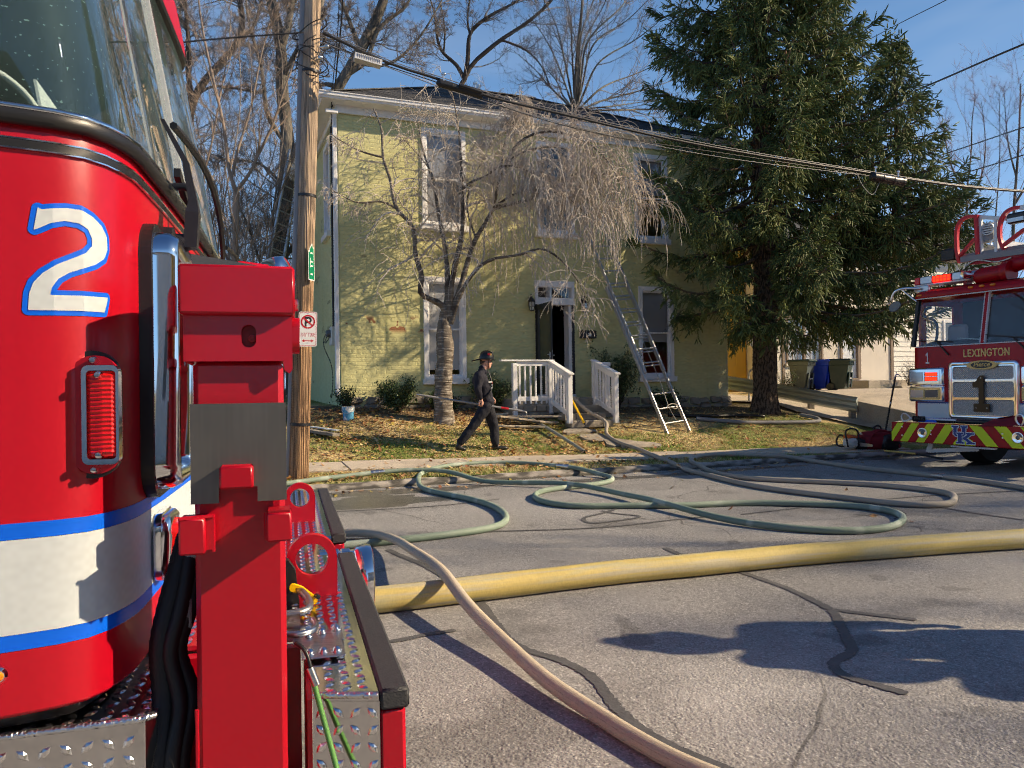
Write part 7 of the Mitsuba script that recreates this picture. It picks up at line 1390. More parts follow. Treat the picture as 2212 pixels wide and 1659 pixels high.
    add(k, 'hair', tf(hull([(-0.02 + 0.102 * a, 0.094 * b, c * 0.1) for a, b, c in [(-1, 0, 0), (-0.8, 0.6, 0), (-0.8, -0.6, 0), (0, 1, 0), (0, -1, 0), (-0.9, 0, -0.7), (-0.7, 0.6, -0.6), (-0.7, -0.6, -0.6), (-0.2, 0.98, -0.1), (-0.2, -0.98, -0.1), (-0.5, 0, 0.9)]]), HH), 'hair_brown', 40)
    if helmet:
        n = 40; th = np.arange(n) * 2 * np.pi / n
        def hr(a, b, z, cx=0.0, rear=0.0, dz=0.0): return np.stack([cx + np.where(np.cos(th) < 0, a + rear, a) * np.cos(th), b * np.sin(th), z + dz * np.clip(-np.cos(th), 0, 1) ** 2], 1)
        dome = loft([hr(0.128, 0.112, 0.045), hr(0.13, 0.113, 0.07), hr(0.122, 0.104, 0.12), hr(0.095, 0.08, 0.165), hr(0.05, 0.042, 0.192), hr(0.008, 0.008, 0.198)], closed=True, caps=True)
        brim = loft([hr(0.126, 0.11, 0.052), hr(0.165, 0.148, 0.048, 0, 0.095, -0.035), hr(0.172, 0.152, 0.040, 0, 0.105, -0.045), hr(0.165, 0.147, 0.034, 0, 0.098, -0.042), hr(0.124, 0.108, 0.040)], closed=True)
        tilt = HH @ trimesh.transformations.rotation_matrix(-0.04, (0, 1, 0))
        hk = add(k, 'helmet', tf(dome, tilt), 'helmet_black', 40, 'black fire helmet with a long rear brim')
        add(hk, 'brim', tf(brim, tilt), 'helmet_black', 40)
        ridges = [tube(spline([(0.128 * math.cos(a), 0.112 * math.sin(a), 0.07), (0.11 * math.cos(a), 0.095 * math.sin(a), 0.145), (0.05 * math.cos(a), 0.044 * math.sin(a), 0.196), (0, 0, 0.204)], 12), 0.006, 6) for a in np.arange(8) * np.pi / 4]
        add(hk, 'ridge', tf(join(ridges), tilt), 'helmet_black', 40, kind='stuff')
        add(hk, 'front_shield', tf(prism(rrect(-0.045, 0.045, 0.06, 0.20, 0.02), 0.008, frame((0.125, 0, 0), V(0, 1, 0), V(-0.15, 0, 0.99))), tilt), 'tag_grey', 40)
        add(hk, 'sticker', tf(hull([(0.035 + 0.028 * math.cos(t), -0.108 + q, 0.135 + 0.022 * math.sin(t)) for t in np.arange(14) * np.pi / 7 for q in (0, 0.012)]), tilt), 'sign_red'); add(hk, 'sticker', tf(hull([(0.072 + 0.02 * math.cos(t), -0.098 + q, 0.13 + 0.024 * math.sin(t)) for t in np.arange(14) * np.pi / 7 for q in (0, 0.012)]), tilt), 'gold_leaf')
        for s in (-1, 1): add(k, 'chin_strap', tf(tube([(0.03, s * 0.098, 0.05), (0.045, s * 0.088, -0.05), (0.055, s * 0.03, -0.118)], 0.006, 6), HH), 'black_rubber', True)
    return k
FF = frame((-0.47, 14.05, 0.225), V(0.975, 0.222, 0), V(-0.222, 0.975, 0))
pole_a, pole_b = [(-1.671, 13.800, 1.274), (0.187, 14.020, 0.950)]
pd = unit(np.array(pole_b) - pole_a); Rm = FF[:3, :3].T
ff = person('firefighter in black helmet and navy sweatshirt striding right across the lawn', FF, dict(
    head=(0.005, 0, 1.635), nose=(0.10, -0.012, 1.625), neck=(-0.055, 0, 1.475), chest=(-0.115, 0, 1.30), belly=(-0.045, 0, 1.06), pelvis=(0.0, 0, 0.87),
    shr=(-0.155, -0.19, 1.39), elr=(-0.21, -0.25, 1.11), wrr=(-0.135, -0.20, 0.945), shl=(-0.10, 0.19, 1.39), ell=(-0.03, 0.25, 1.12), wrl=(0.14, 0.20, 0.98),
    hipr=(-0.04, -0.085, 0.82), knr=(-0.27, -0.09, 0.46), anr=(-0.52, -0.09, 0.165), toer=(-0.43, -0.09, 0.055), hipl=(0.04, 0.085, 0.82), knl=(0.145, 0.09, 0.46), anl=(0.18, 0.09, 0.095), toel=(0.375, 0.085, 0.04),
    gripr_along=Rm @ pd, gripr_out=(0.1, -1, 0), gripl_along=(1, 0, 0.2), gripl_out=(0.1, 1, 0)), seed=1)
AF = lambda nm, m, mat, s=40, lb=None: add(ff, nm, tf(m, FF), mat, s, lb)
AF('chest_lettering', join([box((0.012 + 0.02 * i, -0.178 + 0.010 * i, 1.262 + 0.001 * i), (0.016, 0.012, 0.022), trimesh.transformations.rotation_matrix(0.4, (0, 0, 1), (0.012 + 0.02 * i, -0.178 + 0.010 * i, 1.26))) for i in range(4)]), 'sign_white', 40)
AF('chest_emblem', box((0.085, -0.135, 1.252), (0.02, 0.012, 0.024)), 'sign_red')
AF('radio_strap', tube(spline([(0.02, -0.08, 1.46), (0.065, -0.10, 1.32), (0.075, -0.14, 1.17), (0.0, -0.20, 1.04), (-0.1, -0.18, 0.96)], 24), 0.012, 6), 'black_rubber', True); AF('strap_buckle', join([box((0.078, -0.13, 1.20), (0.02, 0.02, 0.05), None, 0.004), box((0.068, -0.152, 1.15), (0.02, 0.02, 0.04), None, 0.004)]), 'pale_metal')
AF('shoulder_mic', box((0.065, -0.03, 1.39), (0.035, 0.045, 0.06), None, 0.01), 'black_rubber')
pk_ = thing('pike_pole', 'black pike pole with a red band and hook, carried level by the walking firefighter', 'pike pole')
pa, pb = V(*pole_a), V(*pole_b)
add(pk_, 'shaft', tube([pa, pa + pd * 0.5, pb], 0.019, 10), 'tag_grey', True); add(pk_, 'band', tube([pa + pd * 1.50, pa + pd * 1.64], 0.0205, 10), 'red_tube', True)
add(pk_, 'hook', join([tube(spline([pb, pb + pd * 0.05 + V(0, 0, 0.0), pb + pd * 0.075 + V(0, 0, -0.03), pb + pd * 0.07 + V(0, 0, -0.07)], 12), np.linspace(0.014, 0.006, 12), 8), tube(spline([pb - pd * 0.10, pb - pd * 0.12 + V(0, 0, 0.05), pb - pd * 0.16 + V(0, 0, 0.09)], 10), np.linspace(0.010, 0.004, 10), 6)]), 'brushed_steel', True, kind='stuff')
add(pk_, 'butt', tube([pa - pd * 0.05, pa + pd * 0.02], 0.018, 10), 'brushed_steel', True)
# a colleague standing in the street just right of the frame: his shadow falls into the picture
FB = frame((3.80, 3.98, 0.0), V(-0.97, 0.24, 0), V(-0.24, -0.97, 0)) @ np.diag([1.06, 1.25, 1.06, 1.0])
person('firefighter standing in the street just outside the right edge, the farther of two', FB, dict(
    head=(0.02, 0, 1.63), nose=(0.12, 0, 1.62), neck=(0.0, 0, 1.48), chest=(0.0, 0, 1.30), belly=(0.02, 0, 1.06), pelvis=(0.0, 0, 0.90),
    shr=(0.0, -0.22, 1.40), elr=(-0.02, -0.27, 1.12), wrr=(0.05, -0.25, 0.87), shl=(0.0, 0.22, 1.40), ell=(-0.02, 0.27, 1.12), wrl=(0.05, 0.25, 0.87),
    hipr=(0, -0.10, 0.85), knr=(0.02, -0.11, 0.48), anr=(0.0, -0.12, 0.09), toer=(0.19, -0.14, 0.035), hipl=(0, 0.10, 0.85), knl=(0.02, 0.11, 0.48), anl=(0.0, 0.12, 0.09), toel=(0.19, 0.14, 0.035),
    gripr_along=(1, 0, 0), gripr_out=(0, -1, 0.2), gripl_along=(1, 0, 0), gripl_out=(0, 1, 0.2)), seed=6)
FC = frame((4.70, 3.56, 0.0), V(-0.97, 0.24, 0), V(-0.24, -0.97, 0)) @ np.diag([1.06, 1.25, 1.06, 1.0])
person('firefighter standing in the street just outside the right edge, the nearer of two', FC, dict(
    head=(0.02, 0, 1.63), nose=(0.12, 0, 1.62), neck=(0.0, 0, 1.48), chest=(0.0, 0, 1.30), belly=(0.02, 0, 1.06), pelvis=(0.0, 0, 0.90),
    shr=(0.0, -0.22, 1.40), elr=(-0.02, -0.27, 1.12), wrr=(0.05, -0.25, 0.87), shl=(0.0, 0.22, 1.40), ell=(-0.02, 0.27, 1.12), wrl=(0.05, 0.25, 0.87),
    hipr=(0, -0.10, 0.85), knr=(0.02, -0.11, 0.48), anr=(0.0, -0.12, 0.09), toer=(0.19, -0.14, 0.035), hipl=(0, 0.10, 0.85), knl=(0.02, 0.11, 0.48), anl=(0.0, 0.12, 0.09), toel=(0.19, 0.14, 0.035),
    gripr_along=(1, 0, 0), gripr_out=(0, -1, 0.2), gripl_along=(1, 0, 0), gripl_out=(0, 1, 0.2)), seed=9)
# ================================================================== hoses on the street
def lay(paths, r, n_per=26.0):
    """dense hose centre lines; later strands are laid on what is already there."""
    out, placed = [], []
    for pts in paths:
        p = spline(pts, int(20 + n_per * np.sum(np.linalg.norm(np.diff(np.array(pts)[:, :2], axis=0), axis=1))))
        out.append(p)
    return out
def drape(p, others, r, self_order=True):
    """lift p where it crosses other centre lines (list of (q, rq)) or its own earlier part."""
    p = p.copy(); n = len(p); lift = np.zeros(n)
    for q, rq in others:
        d = np.linalg.norm(p[:, None, :2] - q[None, :, :2], axis=2); i = d.argmin(1); m = d.min(1)
        lift = np.maximum(lift, np.where(m < (r + rq), (q[i, 2] + rq + r * 0.98) - p[:, 2], 0))
    base = p.copy()
    if self_order:
        for i in range(n):
            j = np.arange(0, max(0, i - 40))
            if len(j) == 0: continue
            d = np.linalg.norm(p[j, :2] - p[i, :2], axis=1); k = d.argmin()
            if d[k] < 2 * r: lift[i] = max(lift[i], p[j[k], 2] + lift[j[k]] + 2 * r * 0.96 - p[i, 2])
    from scipy.ndimage import maximum_filter1d, gaussian_filter1d
    l2 = gaussian_filter1d(maximum_filter1d(lift, 21), 13)
    p[:, 2] += np.maximum(l2, 0); return p
def hose(name, label, p, r, mat, couplings=(), group='fire hoses laid out on the street'):
    q_ = np.concatenate([[0], np.cumsum(np.linalg.norm(np.diff(p, axis=0), axis=1))]); rr = r * (1 + 0.05 * (meshkit.fbm(np.stack([q_ * 2.6, q_ * 0, q_ * 0 + r * 99], -1), 3, 2) - 0.5) - 0.05 * (np.abs(np.sin(q_ * 1.9 + r * 50)) < 0.02))
    p = p + np.stack([meshkit.noise(np.stack([q_ * 1.3, q_ * 0 + k, q_ * 0], -1), 5) - 0.5 for k in (0.3, 7.7)] + [q_ * 0], 1) * r * 0.5
    m, uv = tube(p, rr, 20, uv=True); k = thing(name, label, 'hose', group); scene[k + '__jacket'] = mikit.ply(m, mat, smooth=True, uv=uv)
    s = np.concatenate([[0], np.cumsum(np.linalg.norm(np.diff(p, axis=0), axis=1))])
    for c in couplings:
        i = int(np.argmin(np.linalg.norm(p[:, :2] - np.array(c)[:2], axis=1))); t = unit(p[min(i + 2, len(p) - 1)] - p[max(i - 2, 0)])
        add(k, 'coupling', tf(lathe([(r * 0.9, -0.11), (r * 1.12, -0.10), (r * 1.12, -0.03), (r * 1.28, -0.025), (r * 1.28, 0.02), (r * 1.15, 0.025), (r * 1.15, 0.05), (r * 1.25, 0.055), (r * 1.25, 0.095), (r * 0.9, 0.11)], 20), axis_frame(p[i], t)), 'worn_steel' if mat != 'green_hose' else 'brushed_steel', 40)
    return k
yl = spline([(-1.520, 4.574, 0.082), (-1.010, 4.765, 0.082), (-0.847, 4.819, 0.082), (-0.337, 5.000, 0.082), (0.609, 5.378, 0.082), (1.242, 5.604, 0.082), (2.317, 5.939, 0.082), (3.306, 6.185, 0.082), (4.227, 6.383, 0.082), (5.178, 6.577, 0.082), (6.881, 6.773, 0.082)], 120)
hose('supply_hose', 'fat yellow large-diameter supply hose running across the street from the chrome siren', yl, 0.082, 'yellow_hose', (yl[-6],))
# green hose, laid from its right-hand loops to the coupling at the left
g_ = [(-1.874, 6.620, 0.037), (-1.651, 6.681, 0.037), (-1.273, 6.814, 0.037), (-0.886, 6.995, 0.037), (-0.480, 7.231, 0.037), (-0.182, 7.519, 0.037), (-0.086, 7.904, 0.037), (-0.126, 8.405, 0.037), (-0.323, 9.023, 0.037), (-0.691, 9.630, 0.037), (-1.098, 10.185, 0.037), (-1.343, 10.837, 0.037), (-1.347, 11.373, 0.037), (-1.146, 12.004, 0.037), (-0.736, 12.408, 0.037), (-0.065, 12.528, 0.037), (0.668, 12.165, 0.037), (1.085, 11.920, 0.037), (1.401, 11.573, 0.037), (1.424, 11.110, 0.037), (1.161, 10.663, 0.037), (0.753, 10.363, 0.037), (0.397, 10.031, 0.037), (0.273, 9.536, 0.037), (0.384, 9.066, 0.037), (0.686, 8.757, 0.037), (1.258, 8.705, 0.037), (1.932, 8.678, 0.037), (2.592, 8.790, 0.037), (3.281, 8.657, 0.037), (3.794, 8.411, 0.037), (3.957, 8.024, 0.037), (3.785, 7.513, 0.037), (3.447, 7.169, 0.037), (3.055, 7.060, 0.037), (2.565, 7.236, 0.037), (2.091, 7.728, 0.037), (1.695, 8.533, 0.037), (1.227, 9.687, 0.037), (0.576, 10.527, 0.037), (-0.322, 10.931, 0.037), (-1.015, 11.335, 0.037), (-1.569, 11.399, 0.037), (-2.088, 11.236, 0.037), (-2.771, 10.740, 0.037), (-3.156, 10.306, 0.037)]
gp_ = spline(g_, 620)
vn = gp_ @ N_ - V0; gp_[:, 2] = 0.036 + np.where(vn > -0.02, tzsv(gp_ @ S_, np.maximum(vn, 0)) + 0.01, 0)
from scipy.ndimage import maximum_filter1d as mf1, gaussian_filter1d as gf1
gp_[:, 2] = gf1(mf1(gp_[:, 2], 7), 5)
gp_ = drape(gp_, [], 0.034)
hose('fire_hose', 'long green fire hose looped across the far side of the street', gp_, 0.034, 'green_hose', [(0.832, 12.208, 0.030), (-2.025, 11.340, 0.030)])
# tan hose from the front door down the steps and looping to the right
tn = [tuple(HA + S_ * a + N_ * b + V(0, 0, z)) for a, b, z in ((5.0, 1.2, 1.22), (4.92, 0.3, 1.24), (4.86, -0.5, 1.18), (4.84, -1.1, 1.12), (4.88, -1.7, 0.82), (5.0, -2.3, 0.60))] + [(1.886, 15.487, 0.368), (2.277, 14.444, 0.195), (2.500, 12.920, 0.129)] + [(2.777, 12.106, 0.036), (2.997, 11.046, 0.036), (3.241, 10.151, 0.036), (3.681, 9.407, 0.036), (4.093, 8.833, 0.036), (4.443, 8.490, 0.036), (4.752, 8.495, 0.036), (5.069, 8.849, 0.036), (5.255, 9.290, 0.036), (5.149, 9.721, 0.036), (4.741, 10.227, 0.036), (4.147, 10.593, 0.036), (3.509, 10.987, 0.036), (3.116, 11.740, 0.036)] + [(3.003, 12.625, 0.044), (2.956, 12.713, 0.120), (3.226, 13.284, 0.140), (3.680, 13.540, 0.143), (4.287, 13.402, 0.131), (5.073, 13.353, 0.044)] + [(5.405, 12.455, 0.036), (5.650, 11.870, 0.036), (6.138, 10.844, 0.036), (6.322, 10.297, 0.036), (6.417, 9.676, 0.036), (6.476, 8.824, 0.036)]
tp_ = spline(tn, 560); vn = tp_ @ N_ - V0; gr_ = tzsv(tp_ @ S_, np.maximum(vn, 0)) * (vn > -0.03) + 0.036 + np.where(vn > 0, 0.02, 0)
tp_[:, 2] = np.where(vn < 2.9, gr_, np.maximum(tp_[:, 2], gr_))
tp_[:, 2] = np.where(vn < 4.6, gf1(mf1(tp_[:, 2], 5), 5), tp_[:, 2])
tp_ = drape(tp_[::-1], [], 0.036)[::-1]
hose('fire_hose', 'tan fire hose running from the front door down the lawn and looping towards the truck', tp_, 0.036, 'grey_hose', [(2.726, 12.371, 0.030), (6.100, 11.011, 0.030)])
# grey-tan hose in the foreground, over the yellow one
fa = [(-3.4, 6.2, .036), (-2.6, 6.75, .036), (-1.88, 7.15, .036), (-1.63, 7.2, .036), (-1.37, 7.06, .05), (-1.05, 6.60, .09), (-0.78, 5.88, .16), (-0.47, 4.98, .20), (-0.385, 4.74, .175), (-0.275, 4.43, .14), (-0.14, 4.12, .105), (0.0, 3.82, .075), (0.16, 3.47, .055), (0.30, 3.22, .045), (0.45, 2.97, .036), (0.57, 2.79, .036), (0.68, 2.67, .036), (0.80, 2.55, .036), (1.1, 2.2, .036), (1.5, 1.6, .036)]
fp = spline(fa, 240); fp[:, 2] = np.maximum(fp[:, 2], 0.036)
fp = drape(fp, [(yl, 0.082), (gp_, 0.037)], 0.036, False)
hose('fire_hose', 'worn tan fire hose in the foreground, lying over the yellow supply hose', fp, 0.036, 'tan_hose')
# grey pole lying on the lawn
pl = thing('long_pole', 'long dark grey pole lying from the porch steps down to the sidewalk', 'pole')
q0, q1 = V(0.26, 16.55, 0.78), V(1.31, 14.12, 0.19); add(pl, 'shaft', tube(spline([q0, (q0 + q1) / 2 + V(0, 0, 0.02), q1], 16), 0.034, 10), 'galvanised', True)
add(pl, 'end_fitting', join([box(q1, (0.10, 0.10, 0.05), None, 0.01)]), 'black_iron', 40)

# ================================================================== utility pole, signs, cables
up_ = thing('utility_pole', 'weathered wooden utility pole at the kerb with cables and a grey conduit', 'utility pole')
pa, pb = V(-3.13, 11.15, -0.2), V(-2.72, 11.15, 9.2)
pm = tube(np.linspace(pa, pb, 90), np.linspace(0.148, 0.105, 90), 36); c_ = pa + (pb - pa) * ((pm.vertices[:, 2:] - pa[2]) / (pb[2] - pa[2])); d_ = unit((pm.vertices - c_) * [1, 1, 0]); an = np.arctan2(d_[:, 1], d_[:, 0])
pm.vertices += d_ * (0.018 * (meshkit.fbm(np.stack([an * 7, pm.vertices[:, 2] * 0.5, an * 0], -1), 3, 4) - 0.5) - 0.012 * (np.abs(np.sin(an * 3.5 + 0.3 * np.sin(pm.vertices[:, 2]))) < 0.10))[:, None]
add(up_, 'shaft', pm, 'pole_wood', True)
axp = unit(pb - pa); P_ = lambda z: pa + (pb - pa) * ((z - pa[2]) / (pb[2] - pa[2]))
add(up_, 'conduit', join([tube([P_(z) + V(-0.125, -0.05, 0) for z in (0.0, 3.0, 6.0, 9.0)], 0.045, 12)]), 'tag_grey', True)
for z in (0.9, 2.3, 4.2, 6.0): add(up_, 'band', tf(lathe([(0.150 - z * 0.0045, -0.02), (0.156 - z * 0.0045, -0.02), (0.156 - z * 0.0045, 0.02), (0.150 - z * 0.0045, 0.02)], 28), axis_frame(P_(z), axp)), 'black_metal', 40)
rng = np.random.default_rng(5)
co = []
for i in range(9):
    a = rng.uniform(0, 6.28); r = rng.uniform(0.14, 0.24); z = rng.uniform(6.0, 6.7); co.append(tube([P_(z) + V((r + 0.04 * math.sin(3 * t)) * math.cos(t + a), (r + 0.03 * math.cos(2 * t)) * math.sin(t + a), 0.14 * math.sin(t + i)) for t in np.linspace(0, 5.2, 26)], 0.008, 5))
add(up_, 'cable_coils', join(co), 'cable_black', True, kind='stuff')
for z, a in ((6.35, 0.3), (6.6, 2.6), (6.1, -0.6)): add(up_, 'hook', join([tube([P_(z), P_(z) + 0.26 * V(math.cos(a), math.sin(a) - 0.4, 0.05)], 0.014, 6), box(P_(z) + 0.24 * V(math.cos(a), math.sin(a) - 0.4, 0.05), (0.06, 0.05, 0.05), None, 0.01)]), 'brushed_steel', 40, kind='stuff')
SGN = frame(([(-2.890, 10.930, 2.256)])[0], V(0.94, 0.34, 0), V(0.03, 0.0, 1.0))
SGN[:3, 2] = np.cross(SGN[:3, 0], SGN[:3, 1])
ns_ = thing('parking_sign', 'white no-parking sign with red ring and arrow on the utility pole', 'sign')
def SG(nm, poly, z, mat, th=0.0012): return add(ns_, nm, tf(prism(poly, th), SGN @ TM((0, 0, z))), mat)
w_, h_ = 0.127, 0.247
SG('plate', rrect(-w_, w_, -h_, h_, 0.03), -0.004, 'sign_white', 0.004)
SG('border', rrect(-w_ + 0.010, w_ - 0.010, -h_ + 0.010, h_ - 0.010, 0.024).difference(rrect(-w_ + 0.016, w_ - 0.016, -h_ + 0.016, h_ - 0.016, 0.02)), 0.0005, 'sign_red')
cc = sg.Point(0, 0.105); ang = math.radians(-45)
Pl = unary_union([sg.box(-0.045, 0.035, -0.018, 0.175), sg.box(-0.045, 0.145, 0.01, 0.175), sg.box(-0.045, 0.085, 0.01, 0.113), sg.Point(0.008, 0.13).buffer(0.045).intersection(sg.box(0.005, 0, 1, 1))]).difference(sg.Point(0.006, 0.129).buffer(0.018).union(sg.box(-0.018, 0.113, 0.008, 0.145)))
SG('letter_p', Pl, 0.0005, 'sign_black')
SG('prohibition_ring', unary_union([cc.buffer(0.098, 32).difference(cc.buffer(0.078, 32)), affinity.rotate(sg.box(-0.09, 0.095, 0.09, 0.115), -42, origin=(0, 0.105))]), 0.002, 'sign_red')
tm = meshkit.text_mesh('ANY TIME', 0.052, 0.0012, False); tm.vertices[:, 0] *= 0.20 / np.ptp(tm.vertices[:, 0]); tm.vertices[:, 0] -= 0.10 + tm.vertices[:, 0].min() * 0; tm.vertices[:, 1] -= 0.105
add(ns_, 'lettering', tf(tm, SGN @ TM((0, 0, 0.0005))), 'sign_red', kind='stuff')
SG('arrow', unary_union([sg.box(-0.05, -0.172, 0.05, -0.158), sg.Polygon([(-0.085, -0.165), (-0.045, -0.187), (-0.052, -0.165), (-0.045, -0.143)]), sg.Polygon([(0.085, -0.165), (0.045, -0.187), (0.052, -0.165), (0.045, -0.143)])]), 0.0005, 'sign_red')
for y in (0.222, -0.195): add(ns_, 'bolt', tf(lathe([(0, 0.005), (0.007, 0.003), (0.007, 0)], 8), SGN @ TM((0, y, 0.001))), 'brushed_steel')
gs = thing('street_sign', 'green street sign with white lettering, seen edge-on high on the utility pole', 'sign')
GSN = frame(([(-2.844, 10.980, 3.218)])[0], V(0.23, 0.973, 0), V(0, 0, 1)) @ np.diag([0.85, 1.1, 1, 1.0])
blade = sg.Polygon([(-0.10, -0.24), (0.10, -0.24), (0.10, 0.20), (0.06, 0.20), (0.04, 0.25), (-0.06, 0.17), (-0.06, 0.14), (-0.10, 0.14)])
add(gs, 'blade', tf(prism(blade, 0.004), GSN), 'sign_white'); 
for side in (0.0041, -0.0016): add(gs, 'field', tf(prism(blade.buffer(-0.014), 0.0015), GSN @ TM((0, 0, side))), 'sign_green')
add(gs, 'lettering', tf(prism(unary_union([sg.box(-0.035, -0.17 + i * 0.055, 0.04, -0.15 + i * 0.055) for i in (0, 2, 3, 5)] + [sg.box(-0.04, -0.07, -0.02, 0.05)]), 0.001), GSN @ TM((0, 0, 0.0058))), 'sign_white', kind='stuff')
def wire(name, label, pts, r, mat='cable_black', group=None, sides=6, K=60):
    return solo(name, tube(spline(pts, K), r, sides), mat, label, 'cable', True, group)
wire('utility_cable', 'thick bundled cable from the utility pole across the house front to the right', [(-2.581, 10.750, 6.386), (-2.205, 10.897, 6.257), (-1.650, 11.115, 6.078), (-1.038, 11.354, 5.964), (-0.400, 11.605, 5.824), (0.742, 12.052, 5.688), (2.300, 12.663, 5.525), (4.392, 13.483, 5.391), (6.775, 14.418, 5.309), (8.556, 15.116, 5.259), (10.675, 15.947, 5.294), (14.801, 17.564, 5.477)], 0.022)
wire('utility_cable', 'thin upper messenger wire running with the thick bundled cable', [(-2.592, 10.799, 6.441), (-2.214, 10.947, 6.319), (-1.657, 11.166, 6.140), (-1.042, 11.406, 6.026), (-0.401, 11.658, 5.894), (0.746, 12.108, 5.752), (2.311, 12.721, 5.590), (4.413, 13.545, 5.450), (6.806, 14.484, 5.361), (8.595, 15.185, 5.304), (10.725, 16.020, 5.341), (14.869, 17.644, 5.517)], 0.007, 'cable_steel')
wire('utility_cable', 'thin lower drop wire sagging beneath the bundled cable', [(-2.641, 10.995, 6.386), (-2.007, 11.243, 6.205), (-1.029, 11.627, 6.003), (0.017, 12.037, 5.751), (1.533, 12.631, 5.525), (3.210, 13.288, 5.461), (5.071, 14.018, 5.407), (6.820, 14.704, 5.352)], 0.008)
wire('utility_cable', 'second thin drop wire sagging lowest in front of the evergreen', [(-2.665, 11.093, 6.404), (-1.703, 11.470, 6.158), (-0.695, 11.865, 5.913), (0.763, 12.437, 5.682), (1.954, 12.903, 5.531), (3.780, 13.619, 5.408), (5.617, 14.340, 5.381), (6.990, 14.878, 5.380)], 0.007, 'cable_steel')
wire('utility_cable', 'pair of dark wires running left from the utility pole', [(-2.891, 10.896, 6.464), (-3.446, 10.679, 6.327), (-3.951, 10.481, 6.199), (-4.438, 10.290, 6.063), (-5.110, 10.026, 5.852)], 0.012)
wire('service_drop', 'black service cable coming down beside the pole to the corner of the green house', [(-2.967, 14.000, 8.995), (-3.141, 14.600, 8.439), (-3.373, 15.200, 7.813), (-3.572, 15.800, 7.447), (-3.725, 16.200, 7.308)], 0.016)
wire('service_drop', 'second black service cable beside the first at the house corner', [(-3.064, 14.100, 9.050), (-3.257, 14.800, 8.358), (-3.541, 15.600, 7.700), (-3.705, 16.100, 7.029), (-3.711, 16.300, 6.410)], 0.010)
wire('overhead_wire', 'thin wire crossing the sky at the top right', [(11.343, 24.000, 12.104), (10.945, 21.000, 11.284), (10.541, 18.500, 10.541), (10.204, 16.500, 9.960)], 0.012)
wire('overhead_wire', 'thick twisted wire rising to the right edge above the ladder truck', [(12.162, 23.000, 10.071), (12.060, 21.000, 9.709), (11.833, 19.000, 9.306), (11.854, 17.500, 9.070), (11.798, 15.000, 8.603)], 0.026)
wire('overhead_wire', 'upper of two black wires rising right over the ladder truck', [(12.894, 23.000, 8.133), (12.917, 21.000, 7.911), (12.837, 19.000, 7.665), (12.554, 16.000, 7.201)], 0.016)
wire('overhead_wire', 'lower of two black wires rising right over the ladder truck', [(12.674, 23.000, 7.360), (12.905, 21.000, 7.190), (12.826, 19.000, 6.977), (12.543, 16.000, 6.574)], 0.016)
def case(p, q, r, name, label):
    p, q = np.array(p), np.array(q); d = q - p; L_c = np.linalg.norm(d); k = thing(name, label, 'cable splice case')
    add(k, 'shell', tf(lathe([(0, 0), (r * 0.5, 0), (r * 0.8, 0.03), (r, 0.05), (r, L_c * 0.30), (r * 1.08, L_c * 0.31), (r * 1.08, L_c * 0.34), (r, L_c * 0.35), (r, L_c * 0.63), (r * 1.08, L_c * 0.64), (r * 1.08, L_c * 0.67), (r, L_c * 0.68), (r, L_c - 0.05), (r * 1.1, L_c - 0.045), (r * 1.1, L_c), (0, L_c)], 16), axis_frame(p, d)), 'black_rubber', 40)
    for t in (0.15, 0.85): c0 = p + d * t; add(k, 'hanger', join([tube([c0 + V(0, 0, r * 0.9), c0 + V(0, 0, r + 0.10)], 0.012, 6), box(c0 + V(0, 0, r + 0.10), (0.06, 0.03, 0.04), None, 0.008)]), 'brushed_steel', 40, kind='stuff')
    return k
a_, b_ = [(-1.047, 11.297, 5.887), (-0.392, 11.554, 5.784)]; case(a_, b_, 0.055, 'splice_case', 'black cable splice case hanging above the middle of the roof'); 
a_, b_ = [(-0.719, 11.372, 5.864), (-0.396, 11.499, 5.812)]; add('splice_case', 'upper_tube', tube([a_, b_], 0.035, 12), 'black_rubber', True)
a_, b_ = [(6.753, 14.355, 5.231), (7.508, 14.651, 5.187)]; case(a_, b_, 0.085, 'splice_case', 'black cable splice case hanging before the evergreen')
tb0, tb1 = [(-2.154, 10.863, 6.098), (-1.817, 10.995, 6.043)]; tb0, tb1 = np.array(tb0), np.array(tb1); dd_ = unit(tb1 - tb0)
tk = solo('terminal_box', tf(hull([(x, y, z) for x in (-0.01, np.linalg.norm(tb1 - tb0) + 0.01) for y, z in ((-0.05, 0.045), (0.05, 0.045), (0.07, -0.05), (-0.07, -0.05))]), frame(tb0, dd_, unit(np.cross(V(0, 0, 1), dd_)))), 'pale_metal', 'white cable terminal box hanging right of the utility pole', 'terminal box')
add(tk, 'rib', tf(join([box((0.03 + i * 0.026, -0.062, 0.0), (0.012, 0.012, 0.07), None, 0.003) for i in range(int(np.linalg.norm(tb1 - tb0) / 0.026) - 1)]), frame(tb0, dd_, unit(np.cross(V(0, 0, 1), dd_)))), 'tag_grey', kind='stuff')
sn_ = [(6.429, 14.228, 5.278), (6.530, 14.268, 5.090), (6.653, 14.316, 4.954), (6.789, 14.370, 4.897), (6.898, 14.412, 5.036), (6.987, 14.447, 5.192)]
wire('cable_loop', 'thin slack loop of wire under the right-hand splice case', sn_, 0.006, 'cable_steel')
